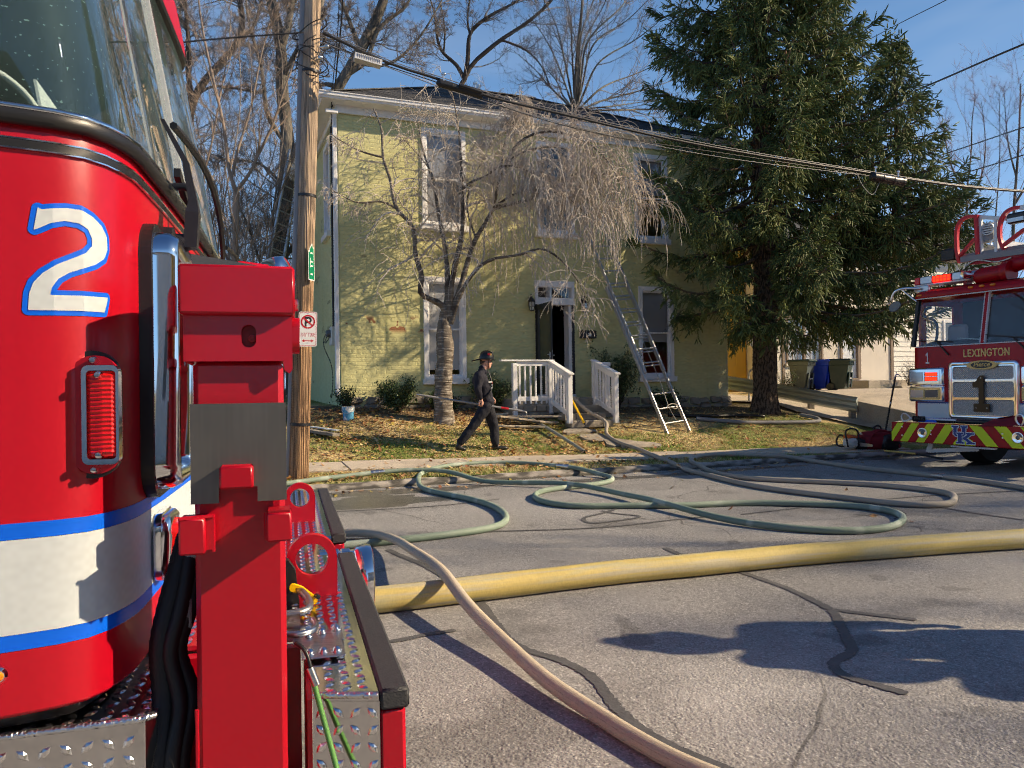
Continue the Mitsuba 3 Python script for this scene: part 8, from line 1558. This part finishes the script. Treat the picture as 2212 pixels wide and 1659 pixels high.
# ================================================================== small things on the lawn
rng = np.random.default_rng(17)
def gp(x, y, o=0.0): return V(x, y, float(tz(x, y)) + o)
b0 = gp(-3.25, 15.25)
bk = thing('paint_bucket', 'blue and white paint bucket at the left corner of the house', 'bucket')
add(bk, 'pail', tf(lathe([(0, 0), (0.10, 0), (0.118, 0.24), (0.124, 0.245), (0.124, 0.26), (0.112, 0.26), (0.095, 0.01), (0, 0.01)], 28), trimesh.transformations.rotation_matrix(0.08, (0, 1, 0)) if False else TM(b0)), 'bucket_blue', 40)
add(bk, 'rim', tf(lathe([(0.112, 0.255), (0.128, 0.255), (0.128, 0.268), (0.112, 0.268), (0.112, 0.255)], 28), TM(b0)), 'pale_metal', 40)
add(bk, 'bail', tube(spline([b0 + V(-0.126, 0, 0.24), b0 + V(-0.10, -0.09, 0.17), b0 + V(0, -0.13, 0.13), b0 + V(0.10, -0.09, 0.17), b0 + V(0.126, 0, 0.24)], 20), 0.003, 6), 'pale_metal', True)
def board(p, q, w, t, mat, seed):
    r = np.random.default_rng(seed); n = 9; p, q = V(*p), V(*q); d = unit(q - p); s = unit(np.cross(d, V(0, 0, 1))); L = np.linalg.norm(q - p)
    ed = np.concatenate([np.stack([np.linspace(0, L, n) + r.normal(0, .02, n), -w / 2 + r.normal(0, w * .10, n)], 1), np.stack([np.linspace(L, 0, n) + r.normal(0, .03, n), w / 2 + r.normal(0, w * .10, n)], 1)])
    return prism(sg.Polygon(ed).buffer(0), t, frame(p, d, -s))
BL = ['longest torn pale board, at the back of the pile behind the walking firefighter', 'second torn pale board, lying across the pile before the porch railing', 'weathered grey board in the middle of the pile of torn boards', 'torn pale board lowest and nearest in the pile', 'short torn board at the left end of the pile, against the cherry trunk']
db = (( -0.42, 15.95, 1.02, 16.05), (-0.25, 15.72, 0.78, 15.86), (0.05, 16.1, 0.95, 15.9), (-0.3, 15.55, 0.62, 15.6), (-0.72, 16.0, -0.1, 16.15))
for i, (x0, y0, x1, y1) in enumerate(db):
    p, q = gp(x0, y0, (0.12, 0.20, 0.07, 0.05, 0.10)[i]), gp(x1, y1, (0.22, 0.12, 0.12, 0.09, 0.16)[i])
    solo('broken_board', board(p, q, 0.20 - 0.018 * i, 0.03, 'pale_wood' if i != 2 else 'grey_wood', 30 + i), 'pale_wood' if i != 2 else 'grey_wood', BL[i], 'board', group='torn boards on the lawn')
solo('plank', board(gp(-3.95, 14.3, 0.03), gp(-3.22, 14.02, 0.06), 0.16, 0.05, 'grey_wood', 3), 'grey_wood', 'weathered grey plank lying just right of the utility pole', 'plank')
solo('broken_board', board(gp(-3.75, 14.33, 0.09), gp(-3.2, 14.15, 0.12), 0.10, 0.02, 'pale_wood', 4), 'white_vinyl', 'white board lying on the plank by the utility pole', 'board')
# drain pipe round the mulch bed
dp = spline([gp(4.2, 17.6, .05), gp(5.2, 17.55, .05), gp(6.0, 17.75, .05), gp(6.7, 17.95, .05), gp(7.25, 18.2, .06), gp(7.28, 18.5, .06), gp(7.0, 18.75, .06)], 60)
solo('drain_pipe', tube(dp, 0.045 * (1 + 0.05 * (np.arange(60) % 2)), 12), 'tag_grey', 'grey plastic edging pipe curving round the foot of the evergreen', 'pipe', True)
dp = spline([gp(3.6, 17.75, .05), gp(4.5, 17.9, .06), gp(5.3, 18.2, .06), gp(6.0, 18.35, .06)], 40)
solo('drain_pipe', tube(dp, 0.04, 12), 'black_rubber', 'black plastic edging pipe along the mulch bed right of the ladder', 'pipe', True)
# --- fire tools by the kerb
c0 = gp(6.38, 14.55, 0.02); CS = frame(c0, V(0.35, -0.94, 0) / 1.003, V(0.94, 0.35, 0) / 1.003)      # saw: bar towards us
sw = thing('chainsaw', 'orange and white chainsaw standing on the verge', 'chainsaw')
SW = lambda nm, m, mat, s=40: add(sw, nm, tf(m, CS), mat, s)
SW('housing', box((0, 0, 0.13), (0.26, 0.20, 0.19), None, 0.05), 'saw_white'); SW('top_cover', box((-0.02, 0, 0.245), (0.22, 0.17, 0.075), None, 0.03), 'saw_orange')
SW('front_handle', tube(spline([(0.10, -0.15, 0.06), (0.08, -0.17, 0.22), (0.05, -0.15, 0.36), (0.05, 0, 0.40), (0.05, 0.12, 0.36), (0.07, 0.14, 0.2)], 26), 0.016, 8), 'black_rubber', True)
SW('rear_handle', join([tube(spline([(-0.12, 0, 0.22), (-0.24, 0, 0.26), (-0.33, 0, 0.20), (-0.34, 0, 0.08), (-0.12, 0, 0.06)], 20), 0.018, 8)]), 'black_rubber', True)
SW('guide_bar', join([hull([(x, 0.115 + y, 0.10 + z) for x, z in ((0.05, 0.04), (0.05, -0.04), (0.40, 0.025), (0.40, -0.025), (0.43, 0)) for y in (-0.004, 0.004)])]), 'brushed_steel'); SW('side_cover', box((0.02, 0.115, 0.12), (0.2, 0.04, 0.13), None, 0.015), 'black_rubber')
c0 = gp(6.95, 14.75, 0.0); BG = TM(c0)
pkx = thing('tool_bag', 'dark red and black tool bag heaped on the verge behind the chainsaw', 'bag')
def blob(c, r, seed, p=0.7):
    m = trimesh.creation.icosphere(3); v = m.vertices; v = np.sign(v) * np.abs(v) ** p; v = v * r; v *= (1 + 0.28 * (meshkit.fbm(m.vertices * 2.2 + seed, 3, seed) - 0.5))[:, None]; m.vertices = v + np.array(c); return m
add(pkx, 'body', tf(blob((0, 0, 0.17), (0.34, 0.24, 0.18), 2), BG), 'pack_red', True); add(pkx, 'side_pouch', tf(blob((0.20, -0.16, 0.15), (0.20, 0.12, 0.15), 3), BG), 'black_rubber', True); add(pkx, 'side_pouch', tf(blob((-0.30, -0.06, 0.12), (0.14, 0.12, 0.11), 5), BG), 'dark_cloth', True)
for y in (-0.22, -0.10): add(pkx, 'strap', tf(tube(spline([(-0.25, y - 0.03, 0.05), (-0.15, y, 0.3), (0.05, y, 0.38), (0.22, y, 0.28), (0.34, y - 0.05, 0.06)], 20), 0.018, 6), BG), 'pack_red', True)
add(pkx, 'handle', tf(tube(spline([(-0.05, 0, 0.33), (0.0, 0, 0.44), (0.08, 0, 0.45), (0.12, 0, 0.34)], 14), 0.018, 6), BG), 'black_rubber', True)
ax_ = thing('axe', 'axe with a pale yellow handle leaning across the tool bag', 'axe'); h0, h1 = [(6.477, 14.900, 0.539), (6.711, 14.750, 0.392)]
add(ax_, 'handle', tube([h0, h1], [0.018, 0.016], 8), 'axe_yellow', True); hd_ = unit(V(*h1) - h0); add(ax_, 'head', tf(hull([(-0.09, -0.015, -0.05), (-0.09, 0.015, -0.05), (-0.09, -0.015, 0.05), (-0.09, 0.015, 0.05), (0.11, -0.004, -0.09), (0.11, 0.004, -0.09), (0.11, -0.004, 0.09), (0.11, 0.004, 0.09)]), axis_frame(h1, hd_)), 'brushed_steel', 30)
sp_ = thing('pike_pole', 'dark pike pole standing upright beside the chevron bumper', 'pike pole'); s0, s1 = [(7.080, 14.750, 0.130), (7.275, 14.600, 1.474)]
add(sp_, 'shaft', tube([s0, s1], 0.017, 10), 'black_iron', True); s1v = V(*s1); add(sp_, 'hook', join([tube(spline([s1v, s1v + V(0.02, 0, 0.05), s1v + V(0.06, 0, 0.05), s1v + V(0.11, 0, 0.01)], 12), np.linspace(0.016, 0.006, 12), 8), tube([s1v - V(0.02, 0, 0.03), s1v + V(0.03, 0, 0.10)], [0.016, 0.004], 6)]), 'pale_metal', True, kind='stuff')
for t in (0.2, 0.62): c_ = V(*s0) + (s1v - s0) * t; add(sp_, 'band', tube([c_, c_ + (s1v - s0) * 0.03], 0.02, 8), 'brushed_steel', True)
hl_ = thing('pry_bar', 'silver pry bar lying beside the tool bag under the bumper', 'pry bar'); q = [(7.244, 15.200, 0.238), (7.490, 15.000, 0.159)]
add(hl_, 'bar', tube(q, 0.016, 8), 'pale_metal', True); add(hl_, 'fork', box(V(*q[1]), (0.06, 0.05, 0.14), None, 0.01), 'pale_metal', 40)
sh_ = thing('shovel', 'shovel with a yellow handle lying at the kerb before the truck', 'shovel'); q = [gp(6.85, 14.2, .12), gp(7.2, 13.75, .10), V(7.45, 13.35, 0.04)]
add(sh_, 'handle', tube(q[:2], 0.017, 8), 'axe_yellow', True); add(sh_, 'shaft', tube(q[1:], 0.018, 8), 'black_iron', True); add(sh_, 'blade', tf(hull([(x, y, z) for x, y, z in ((-0.11, 0, 0.01), (0.11, 0, 0.01), (-0.10, 0.22, 0.0), (0.10, 0.22, 0.0), (0, 0.32, 0), (0, 0.1, 0.04), (-0.11, 0, 0.03), (0.11, 0, 0.03))]), frame(V(7.42, 13.40, 0.02), V(0.8, 0.6, 0), V(0.6, -0.8, 0))), 'black_iron', 30)
yw = thing('yellow_bar', 'yellow-handled bar leaning on the porch step beside the hose', 'tool'); q0 = HA + S_ * 4.52 - N_ * 1.55 + V(0, 0, 1.22); q1 = HA + S_ * 4.62 - N_ * 2.05 + V(0, 0, 0.62); add(yw, 'shaft', tube([q0, q1], 0.022, 8), 'yellow_plastic', True); add(yw, 'tip', tube([q1, q1 + unit(q1 - q0) * 0.06], [0.022, 0.010], 8), 'black_iron', True)
SL = ['second flat stone down from the porch steps, under the tan hose', 'third flat stone below the porch steps', 'flat stone nearest the porch steps', 'flat stone nearest the sidewalk, right of the tan hose']
# flat stones leading to the steps
for i, (s_, v_) in enumerate(((7.2, 2.95), (7.45, 2.55), (7.0, 3.35), (7.75, 2.2))):
    c = S_ * s_ + N_ * (V0 + v_); c[2] = tzsv(s_, v_) + 0.0; a = np.sort(rng.uniform(0, 6.28, 9)); solo('stepping_stone', tf(prism(sg.Polygon([(0.42 * math.cos(t) * rng.uniform(.8, 1.1), 0.25 * math.sin(t) * rng.uniform(.8, 1.1)) for t in a]).convex_hull, 0.05), frame(c, S_, V(-0.34, 0.9, 0.25))), 'stone', SL[i], 'stepping stone', group='stepping stones below the porch')
# gas meter at the right corner of the house
g0 = gp(6.55, 21.3, 0.0); gm = thing('gas_meter', 'pale grey gas meter with a bent pipe by the right corner of the green house', 'gas meter')
add(gm, 'pipe', tube(spline([g0, g0 + V(0, 0, 0.6), g0 + V(0.03, 0, 0.85), g0 + V(0.12, 0, 0.92), g0 + V(0.21, 0, 0.85), g0 + V(0.23, 0, 0.62)], 24), 0.025, 10), 'pale_metal', True); add(gm, 'body', box(g0 + V(0.28, -0.02, 0.42), (0.26, 0.20, 0.32), None, 0.06), 'galvanised', 40); add(gm, 'dial_head', box(g0 + V(0.27, -0.03, 0.62), (0.22, 0.18, 0.13), None, 0.04), 'pale_metal', 40); add(gm, 'regulator', tf(lathe([(0, -0.05), (0.09, -0.05), (0.10, 0), (0.09, 0.05), (0, 0.06)], 18), axis_frame(g0 + V(0.46, -0.02, 0.62), (1, -0.5, 0))), 'sign_white', 40)
# --- guard rail and low wall along the driveway
gr_ = thing('guard_rail', 'weathered green-grey steel guard rail running down beside the driveway', 'guard rail')
rp = spline([(5.746, 22.000, 1.492), (6.054, 21.500, 1.419), (6.978, 20.500, 1.204), (7.667, 19.500, 1.011), (8.351, 18.600, 0.836)], 24)
prof_ = [(0.0, 0.165), (0.06, 0.12), (0.07, 0.08), (0.01, 0.03), (0.01, -0.03), (0.07, -0.08), (0.06, -0.12), (0.0, -0.165), (-0.012, -0.16), (0.045, -0.11), (0.05, -0.09), (-0.008, -0.03), (-0.008, 0.03), (0.05, 0.09), (0.045, 0.11), (-0.012, 0.16)]
td = unit(np.gradient(rp, axis=0)); out_ = unit(np.cross(td, V(0, 0, 1))); out_ = np.where((out_ @ V(0, -1, 0))[:, None] < 0, -out_, out_)
add(gr_, 'beam', loft([[rp[i] + out_[i] * a + V(0, 0, 1.15) * b for a, b in prof_] for i in range(24)], closed=True, caps=True), 'galvanised', 30)
for i in (2, 9, 16, 22):
    p = rp[i] - out_[i] * 0.09; zg = float(tz(p[0], p[1])); add(gr_, 'post', span(p[0] - 0.07, p[0] + 0.07, p[1] - 0.07, p[1] + 0.07, min(zg, p[2] - 0.2) - 0.05, p[2] + 0.12, None, 0.008), 'grey_wood', 30)
p0, p1 = [(8.386, 18.750, 0.933), (9.180, 16.900, 0.611)]; p0, p1 = V(*p0), V(*p1)
solo('low_wall', hull([p0 + V(0, 0, 0), p1, p0 + V(0.12, 0.14, 0), p1 + V(0.12, 0.14, 0), p0 - V(0, 0, 0.6), p1 - V(0, 0, 0.5), p0 + V(0.12, 0.14, -0.6), p1 + V(0.12, 0.14, -0.5)]), 'concrete', 'low sloping concrete wall at the end of the guard rail', 'wall')
# --- stop sign seen from behind
so = V(*[(8.422, 26.000, 2.832)][0]); st_ = thing('stop_sign', 'grey back of an octagonal stop sign half hidden by the evergreen trunk', 'sign')
oc = sg.Polygon([(0.375 * math.cos(math.pi / 8 + i * math.pi / 4) / math.cos(math.pi / 8), 0.375 * math.sin(math.pi / 8 + i * math.pi / 4) / math.cos(math.pi / 8)) for i in range(8)])
add(st_, 'plate', tf(prism(oc, 0.004), frame(so, V(1, 0.15, 0) / 1.011, V(0, 0, 1))), 'sign_grey'); add(st_, 'post', span(so[0] - 0.03, so[0] + 0.03, so[1] + 0.005, so[1] + 0.05, 0.9, so[2] + 0.35), 'galvanised')
# --- wheeled bins
def bin_(name, label, x, y, z, mat, rz, lid, h=1.08):
    c, s = math.cos(rz), math.sin(rz); Mb = frame((x, y, z), V(c, s, 0), V(-s, c, 0)); k = thing(name, label, 'trash bin', 'wheeled bins before the pale house')
    B = lambda nm, m, mt, sm=30: add(k, nm, tf(m, Mb), mt, sm)
    def rg(w, d, zz, dy=0): return [(-w / 2, -d / 2 + dy, zz), (w / 2, -d / 2 + dy, zz), (w / 2, d / 2, zz), (-w / 2, d / 2, zz)]
    B('body', loft([rg(0.42, 0.46, 0.06, 0.06), rg(0.50, 0.58, 0.55, 0.02), rg(0.545, 0.64, 0.86), rg(0.60, 0.70, 0.88), rg(0.62, 0.72, 1.0)], closed=True, caps=True), mat)
    B('lid', loft([rg(0.66, 0.78, 1.0, -0.02), rg(0.67, 0.80, 1.03, -0.02), rg(0.62, 0.72, 1.085)], closed=True, caps=True), lid)
    B('grip_recess', span(-0.10, 0.10, -0.295, -0.25, 0.22, 0.62), 'black_rubber'); B('grip_bar', span(-0.14, 0.14, -0.325, -0.295, 0.40, 0.43), 'pale_metal')
    for sx in (-0.17, 0.17): B('front_rib', hull([(sx - 0.05, -0.30, 0.1), (sx + 0.05, -0.30, 0.1), (sx - 0.05, -0.345, 0.62), (sx + 0.05, -0.345, 0.62), (sx - 0.05, -0.25, 0.1), (sx + 0.05, -0.25, 0.62)]), mat)
    B('rim_ribs', join([span(-0.25 + i * 0.0714 - 0.008, -0.25 + i * 0.0714 + 0.008, -0.375, -0.345, 0.86, 0.985) for i in range(8)]), mat, None) if False else add(k, 'rim_ribs', tf(join([span(-0.25 + i * 0.0714 - 0.008, -0.25 + i * 0.0714 + 0.008, -0.375, -0.345, 0.86, 0.985) for i in range(8)]), Mb), mat, kind='stuff')
    for sx in (-0.26, 0.26): B('wheel', tf(lathe([(0, -0.03), (0.13, -0.03), (0.13, 0.03), (0, 0.03)], 20), axis_frame((sx, 0.27, 0.13), (1, 0, 0))), 'black_rubber')
bz = 1.11
bin_('trash_bin', 'faded grey-green wheeled bin, left of the three', *[(10.025, 26.600, 1.820)][0][:2], bz, 'bin_green', 0.8, 'bin_dark')
bin_('trash_bin', 'bright blue wheeled bin in the middle', *[(10.850, 26.900, 1.815)][0][:2], bz, 'bin_blue', 0.75, 'bin_blue')
bin_('trash_bin', 'dark green wheeled bin nearest the pale door', *[(11.327, 26.500, 1.800)][0][:2], bz, 'bin_dark', 0.9, 'bin_dark')
# ================================================================== neighbouring houses
NH0 = V(11.2, 29.3, 0); MN = frame(NH0, S_, N_)
nh = thing('house', 'pale stucco and siding house behind the driveway', 'house')
def AN(nm, m, mat, s=False, sub=None, lb=None, **kw): return add(sub or nh, nm, tf(m, MN), mat, s, lb, **kw)
nwall = AN('wall', prism(sg.box(-2.0, 0.6, 4.35, 6.6).difference(unary_union([sg.box(-0.85, 2.2, 0.75, 3.85), sg.box(1.72, 1.5, 2.62, 3.75), sg.box(-0.8, 4.6, 0.5, 5.9)])), 0.2, frame((0, 0.2, 0), V(1, 0, 0), V(0, 0, 1))), 'beige_wall')
AN('side_wall', span(-2.0, -1.8, 0.2, 8, 0.6, 6.6), 'beige_wall')
sdw = AN('siding_wall', span(4.35, 11.0, 0.02, 0.2, 0.6, 6.6), 'white_siding')
for i in range(30): AN('siding_board', hull([(4.36, 0.018, 0.6 + i * 0.2), (10.99, 0.018, 0.6 + i * 0.2), (4.36, -0.022, 0.6 + i * 0.2), (10.99, -0.022, 0.6 + i * 0.2), (4.36, 0.018, 0.795 + i * 0.2), (10.99, 0.018, 0.795 + i * 0.2), (4.36, 0.006, 0.795 + i * 0.2), (10.99, 0.006, 0.795 + i * 0.2)]), 'white_siding', sub=sdw)
nw = AN('window', join([span(-0.93, -0.85, -0.04, 0.1, 2.12, 3.93), span(0.75, 0.83, -0.04, 0.1, 2.12, 3.93), span(-0.85, 0.75, -0.04, 0.1, 3.85, 3.93), span(-0.85, 0.75, -0.03, 0.1, 2.12, 2.2), span(-0.09, -0.01, -0.02, 0.1, 2.2, 3.85)]), 'brown_trim', lb='double sash window with brown frame and muntins')
AN('sill', span(-1.0, 0.9, -0.10, 0.0, 2.03, 2.118), 'beige_wall', sub=nw)
for a, b in ((-0.85, -0.09), (-0.01, 0.75)):
    AN('muntins', join([span(a + (b - a) * t - 0.009, a + (b - a) * t + 0.009, 0.02, 0.04, 2.2, 3.85) for t in (1 / 3, 2 / 3)] + [span(a, b, 0.021, 0.041, z - 0.009, z + 0.009) for z in (2.61, 3.44)] + [span(a, b, 0.0, 0.045, 3.0, 3.05)]), 'brown_trim', sub=nw)
    AN('pane', trimesh.Trimesh([(a, 0.05, 2.2), (b, 0.05, 2.2), (b, 0.05, 3.85), (a, 0.05, 3.85)], [(0, 1, 2), (0, 2, 3)]), 'glass_pane', sub=nw); AN('curtain', span(a, b, 0.12, 0.13, 2.2, 3.85), 'blind', sub=nw)
nd = AN('door', span(1.78, 2.56, 0.06, 0.11, 1.55, 3.70), 'door_white', lb='white front door in brown frame')
AN('door_frame', join([span(1.68, 1.78, -0.05, 0.15, 1.5, 3.80), span(2.56, 2.70, -0.05, 0.15, 1.5, 3.80), span(1.78, 2.56, -0.05, 0.15, 3.70, 3.80), span(1.78, 2.56, -0.05, 0.15, 1.48, 1.55)]), 'brown_trim', sub=nd)
AN('door_panel', join([span(a, a + 0.27, 0.050, 0.06, z0, z1, None, 0.006) for a in (1.86, 2.21) for z0, z1 in ((1.7, 2.3), (2.45, 3.1), (3.2, 3.55))]), 'door_white', sub=nd, kind='stuff'); AN('door_knob', tf(lathe([(0, 0.05), (0.03, 0.03), (0.02, 0)], 10), axis_frame((1.85, 0.05, 2.5), (0, -1, 0))), 'gold_leaf', sub=nd)
AN('corner_board', join([span(4.28, 4.42, -0.05, -0.023, 1.2, 6.6)]), 'brown_trim'); AN('corner_board', span(-1.12, -1.02, -0.04, 0.0, 1.2, 6.6), 'brown_trim')
AN('upper_window', join([span(-0.88, -0.8, -0.04, 0.1, 4.55, 5.95), span(0.5, 0.58, -0.04, 0.1, 4.55, 5.95), span(-0.8, 0.5, -0.04, 0.1, 5.9, 5.98), span(-0.8, 0.5, -0.04, 0.1, 4.5, 4.6)]), 'brown_trim'); AN('upper_pane', span(-0.8, 0.5, 0.1, 0.11, 4.6, 5.9), 'smoke_lens')
AN('roof', hull([(-2.5, -0.5, 6.58), (11.4, -0.5, 6.58), (-2.5, 8.5, 6.58), (11.4, 8.5, 6.58), (-2.5, 4.0, 8.9), (11.4, 4.0, 8.9), (-2.5, -0.5, 6.72), (11.4, -0.5, 6.72)]), 'shingles')
AN('siding_window', join([span(7.2, 7.3, -0.06, 0.0, 2.4, 3.9), span(8.1, 8.2, -0.06, 0.0, 2.4, 3.9), span(7.3, 8.1, -0.06, 0.0, 3.8, 3.9), span(7.3, 8.1, -0.06, 0.0, 2.4, 2.5)]), 'white_wood'); AN('siding_pane', span(7.3, 8.1, -0.03, -0.024, 2.5, 3.8), 'smoke_lens')
for i, (a, b, y0, z0, z1) in enumerate(((1.55, 4.6, -1.5, 0.9, 1.45), (2.7, 4.75, -1.95, 0.9, 1.22))): AN('doorstep', span(a, b, y0, -0.06 if i == 0 else -1.505, z0, z1, None, 0.02), 'concrete', 30)
yh = thing('house', 'mustard-yellow board-sided house just right of the green one', 'house')
yw_ = add(yh, 'wall', tf(span(-9.0, -2.05, 0.9, 1.1, 0.6, 6.8), MN), 'yellow_siding')
for i in range(16): add(yw_, 'board', tf(span(-9.0 + i * 0.43, -9.0 + i * 0.43 + 0.425, 0.872, 0.899, 0.95, 6.8, None, 0.005), MN), 'yellow_siding', 30)
add(yh, 'roof', tf(hull([(-9.4, 0.5, 6.8), (-2.0, 0.5, 6.8), (-9.4, 9.5, 6.8), (-2.0, 9.5, 6.8), (-9.4, 5, 9.2), (-2.0, 5, 9.2)]), MN), 'shingles'); add(yh, 'base_trim', tf(span(-9.0, -2.05, 0.84, 0.9, 0.6, 0.94), MN), 'beige_wall'); add(yh, 'side_wall', tf(span(-9.0, -8.8, 1.1, 9, 0.6, 6.8), MN), 'yellow_siding')
shrub('shrub', 'dry brown shrub between the bins and the evergreen trunk', (9.3, 26.2, 1.05), 0.55, 0.8, 500, 9, 0.05)
shrub('shrub', 'bare scrubby bush beside the concrete doorstep of the pale house', (14.9, 28.9, 1.1), 0.5, 1.2, 60, 10, 0.05)
# ================================================================== bare trees beyond the right edge; their shade falls on the house and street
def far_tree(x, y, h, seed, label):
    r = np.random.default_rng(seed); o = V(x, y, 0.1); limbs = [([o, o + V(0.1, 0, h * .3), o + V(-0.1, 0.1, h * .6), o + V(0.2, 0, h)], 0.30, 0.06)]
    for i in range(9):
        a = r.uniform(0, 6.28); z = h * r.uniform(0.22, 0.7); Lb = h * r.uniform(0.3, 0.5); limbs.append(([o + V(0, 0, z), o + V(math.cos(a) * Lb * .4, math.sin(a) * Lb * .4, z + Lb * .35), o + V(math.cos(a) * Lb * .8, math.sin(a) * Lb * .8, z + Lb * .95)], 0.13, 0.03))
    bare('bare_tree', label, limbs, 'tree_bark', 'twig_grey', seed, big)
far_tree(34, 12.5, 17, 61, 'bare street tree far beyond the right edge of the frame, on the far kerb')
far_tree(31, 5.5, 15, 62, 'bare tree far beyond the right edge of the frame, near the middle of the block')
# ================================================================== houses across the street, behind the camera (seen only in reflections)
def plain_house(s0, v0, w, d, h, mat, label):
    k = thing('house', label, 'house'); Mh = frame(S_ * s0 + N_ * (V0 + v0), -S_, -N_)
    ops = [(w * f, w * f + 1.0, z, z + 1.5) for f in (0.14, 0.45, 0.72) for z in (1.2, 4.1) if not (f == 0.45 and z < 2)] + [(w * 0.45, w * 0.45 + 1.0, 0.5, 2.7)]
    add(k, 'front_wall', tf(prism(sg.box(0, 0, w, h).difference(unary_union([sg.box(a, c, b, e) for a, b, c, e in ops])), 0.2, frame((0, 0.2, 0), V(1, 0, 0), V(0, 0, 1))), Mh), mat)
    for sx in (0.0, w - 0.2): add(k, 'side_wall', tf(span(sx, sx + 0.2, 0.2, d, 0, h), Mh), mat)
    add(k, 'rear_wall', tf(span(0.2, w - 0.2, d - 0.2, d, 0, h), Mh), mat)
    for a, b, c, e in ops:
        nm = 'door' if c < 1 else 'window'; f = add(k, nm, tf(join([span(a - 0.1, a, -0.05, 0.1, c - 0.1, e + 0.1), span(b, b + 0.1, -0.05, 0.1, c - 0.1, e + 0.1), span(a, b, -0.05, 0.1, e, e + 0.1), span(a, b, -0.05, 0.1, c - 0.1, c)]), Mh), 'white_wood'); add(f, 'pane' if nm == 'window' else 'leaf', tf(span(a, b, 0.08, 0.1, c, e), Mh), 'smoke_lens' if nm == 'window' else 'brown_trim')
    add(k, 'roof', tf(hull([(-0.5, -0.5, h), (w + 0.5, -0.5, h), (-0.5, d + 0.5, h), (w + 0.5, d + 0.5, h), (0.8, d / 2, h + 2.8), (w - 0.8, d / 2, h + 2.8)]), Mh), 'shingles')
plain_house(9.0, -22.5, 9.5, 8, 6.2, 'beige_wall', 'beige house across the street behind the camera')
plain_house(-4.0, -22.0, 10.0, 8, 6.4, 'white_siding', 'white house across the street behind the camera, to the left')
plain_house(22.0, -22.8, 9.5, 8, 6.0, 'yellow_siding', 'yellow house across the street behind the camera, to the right')
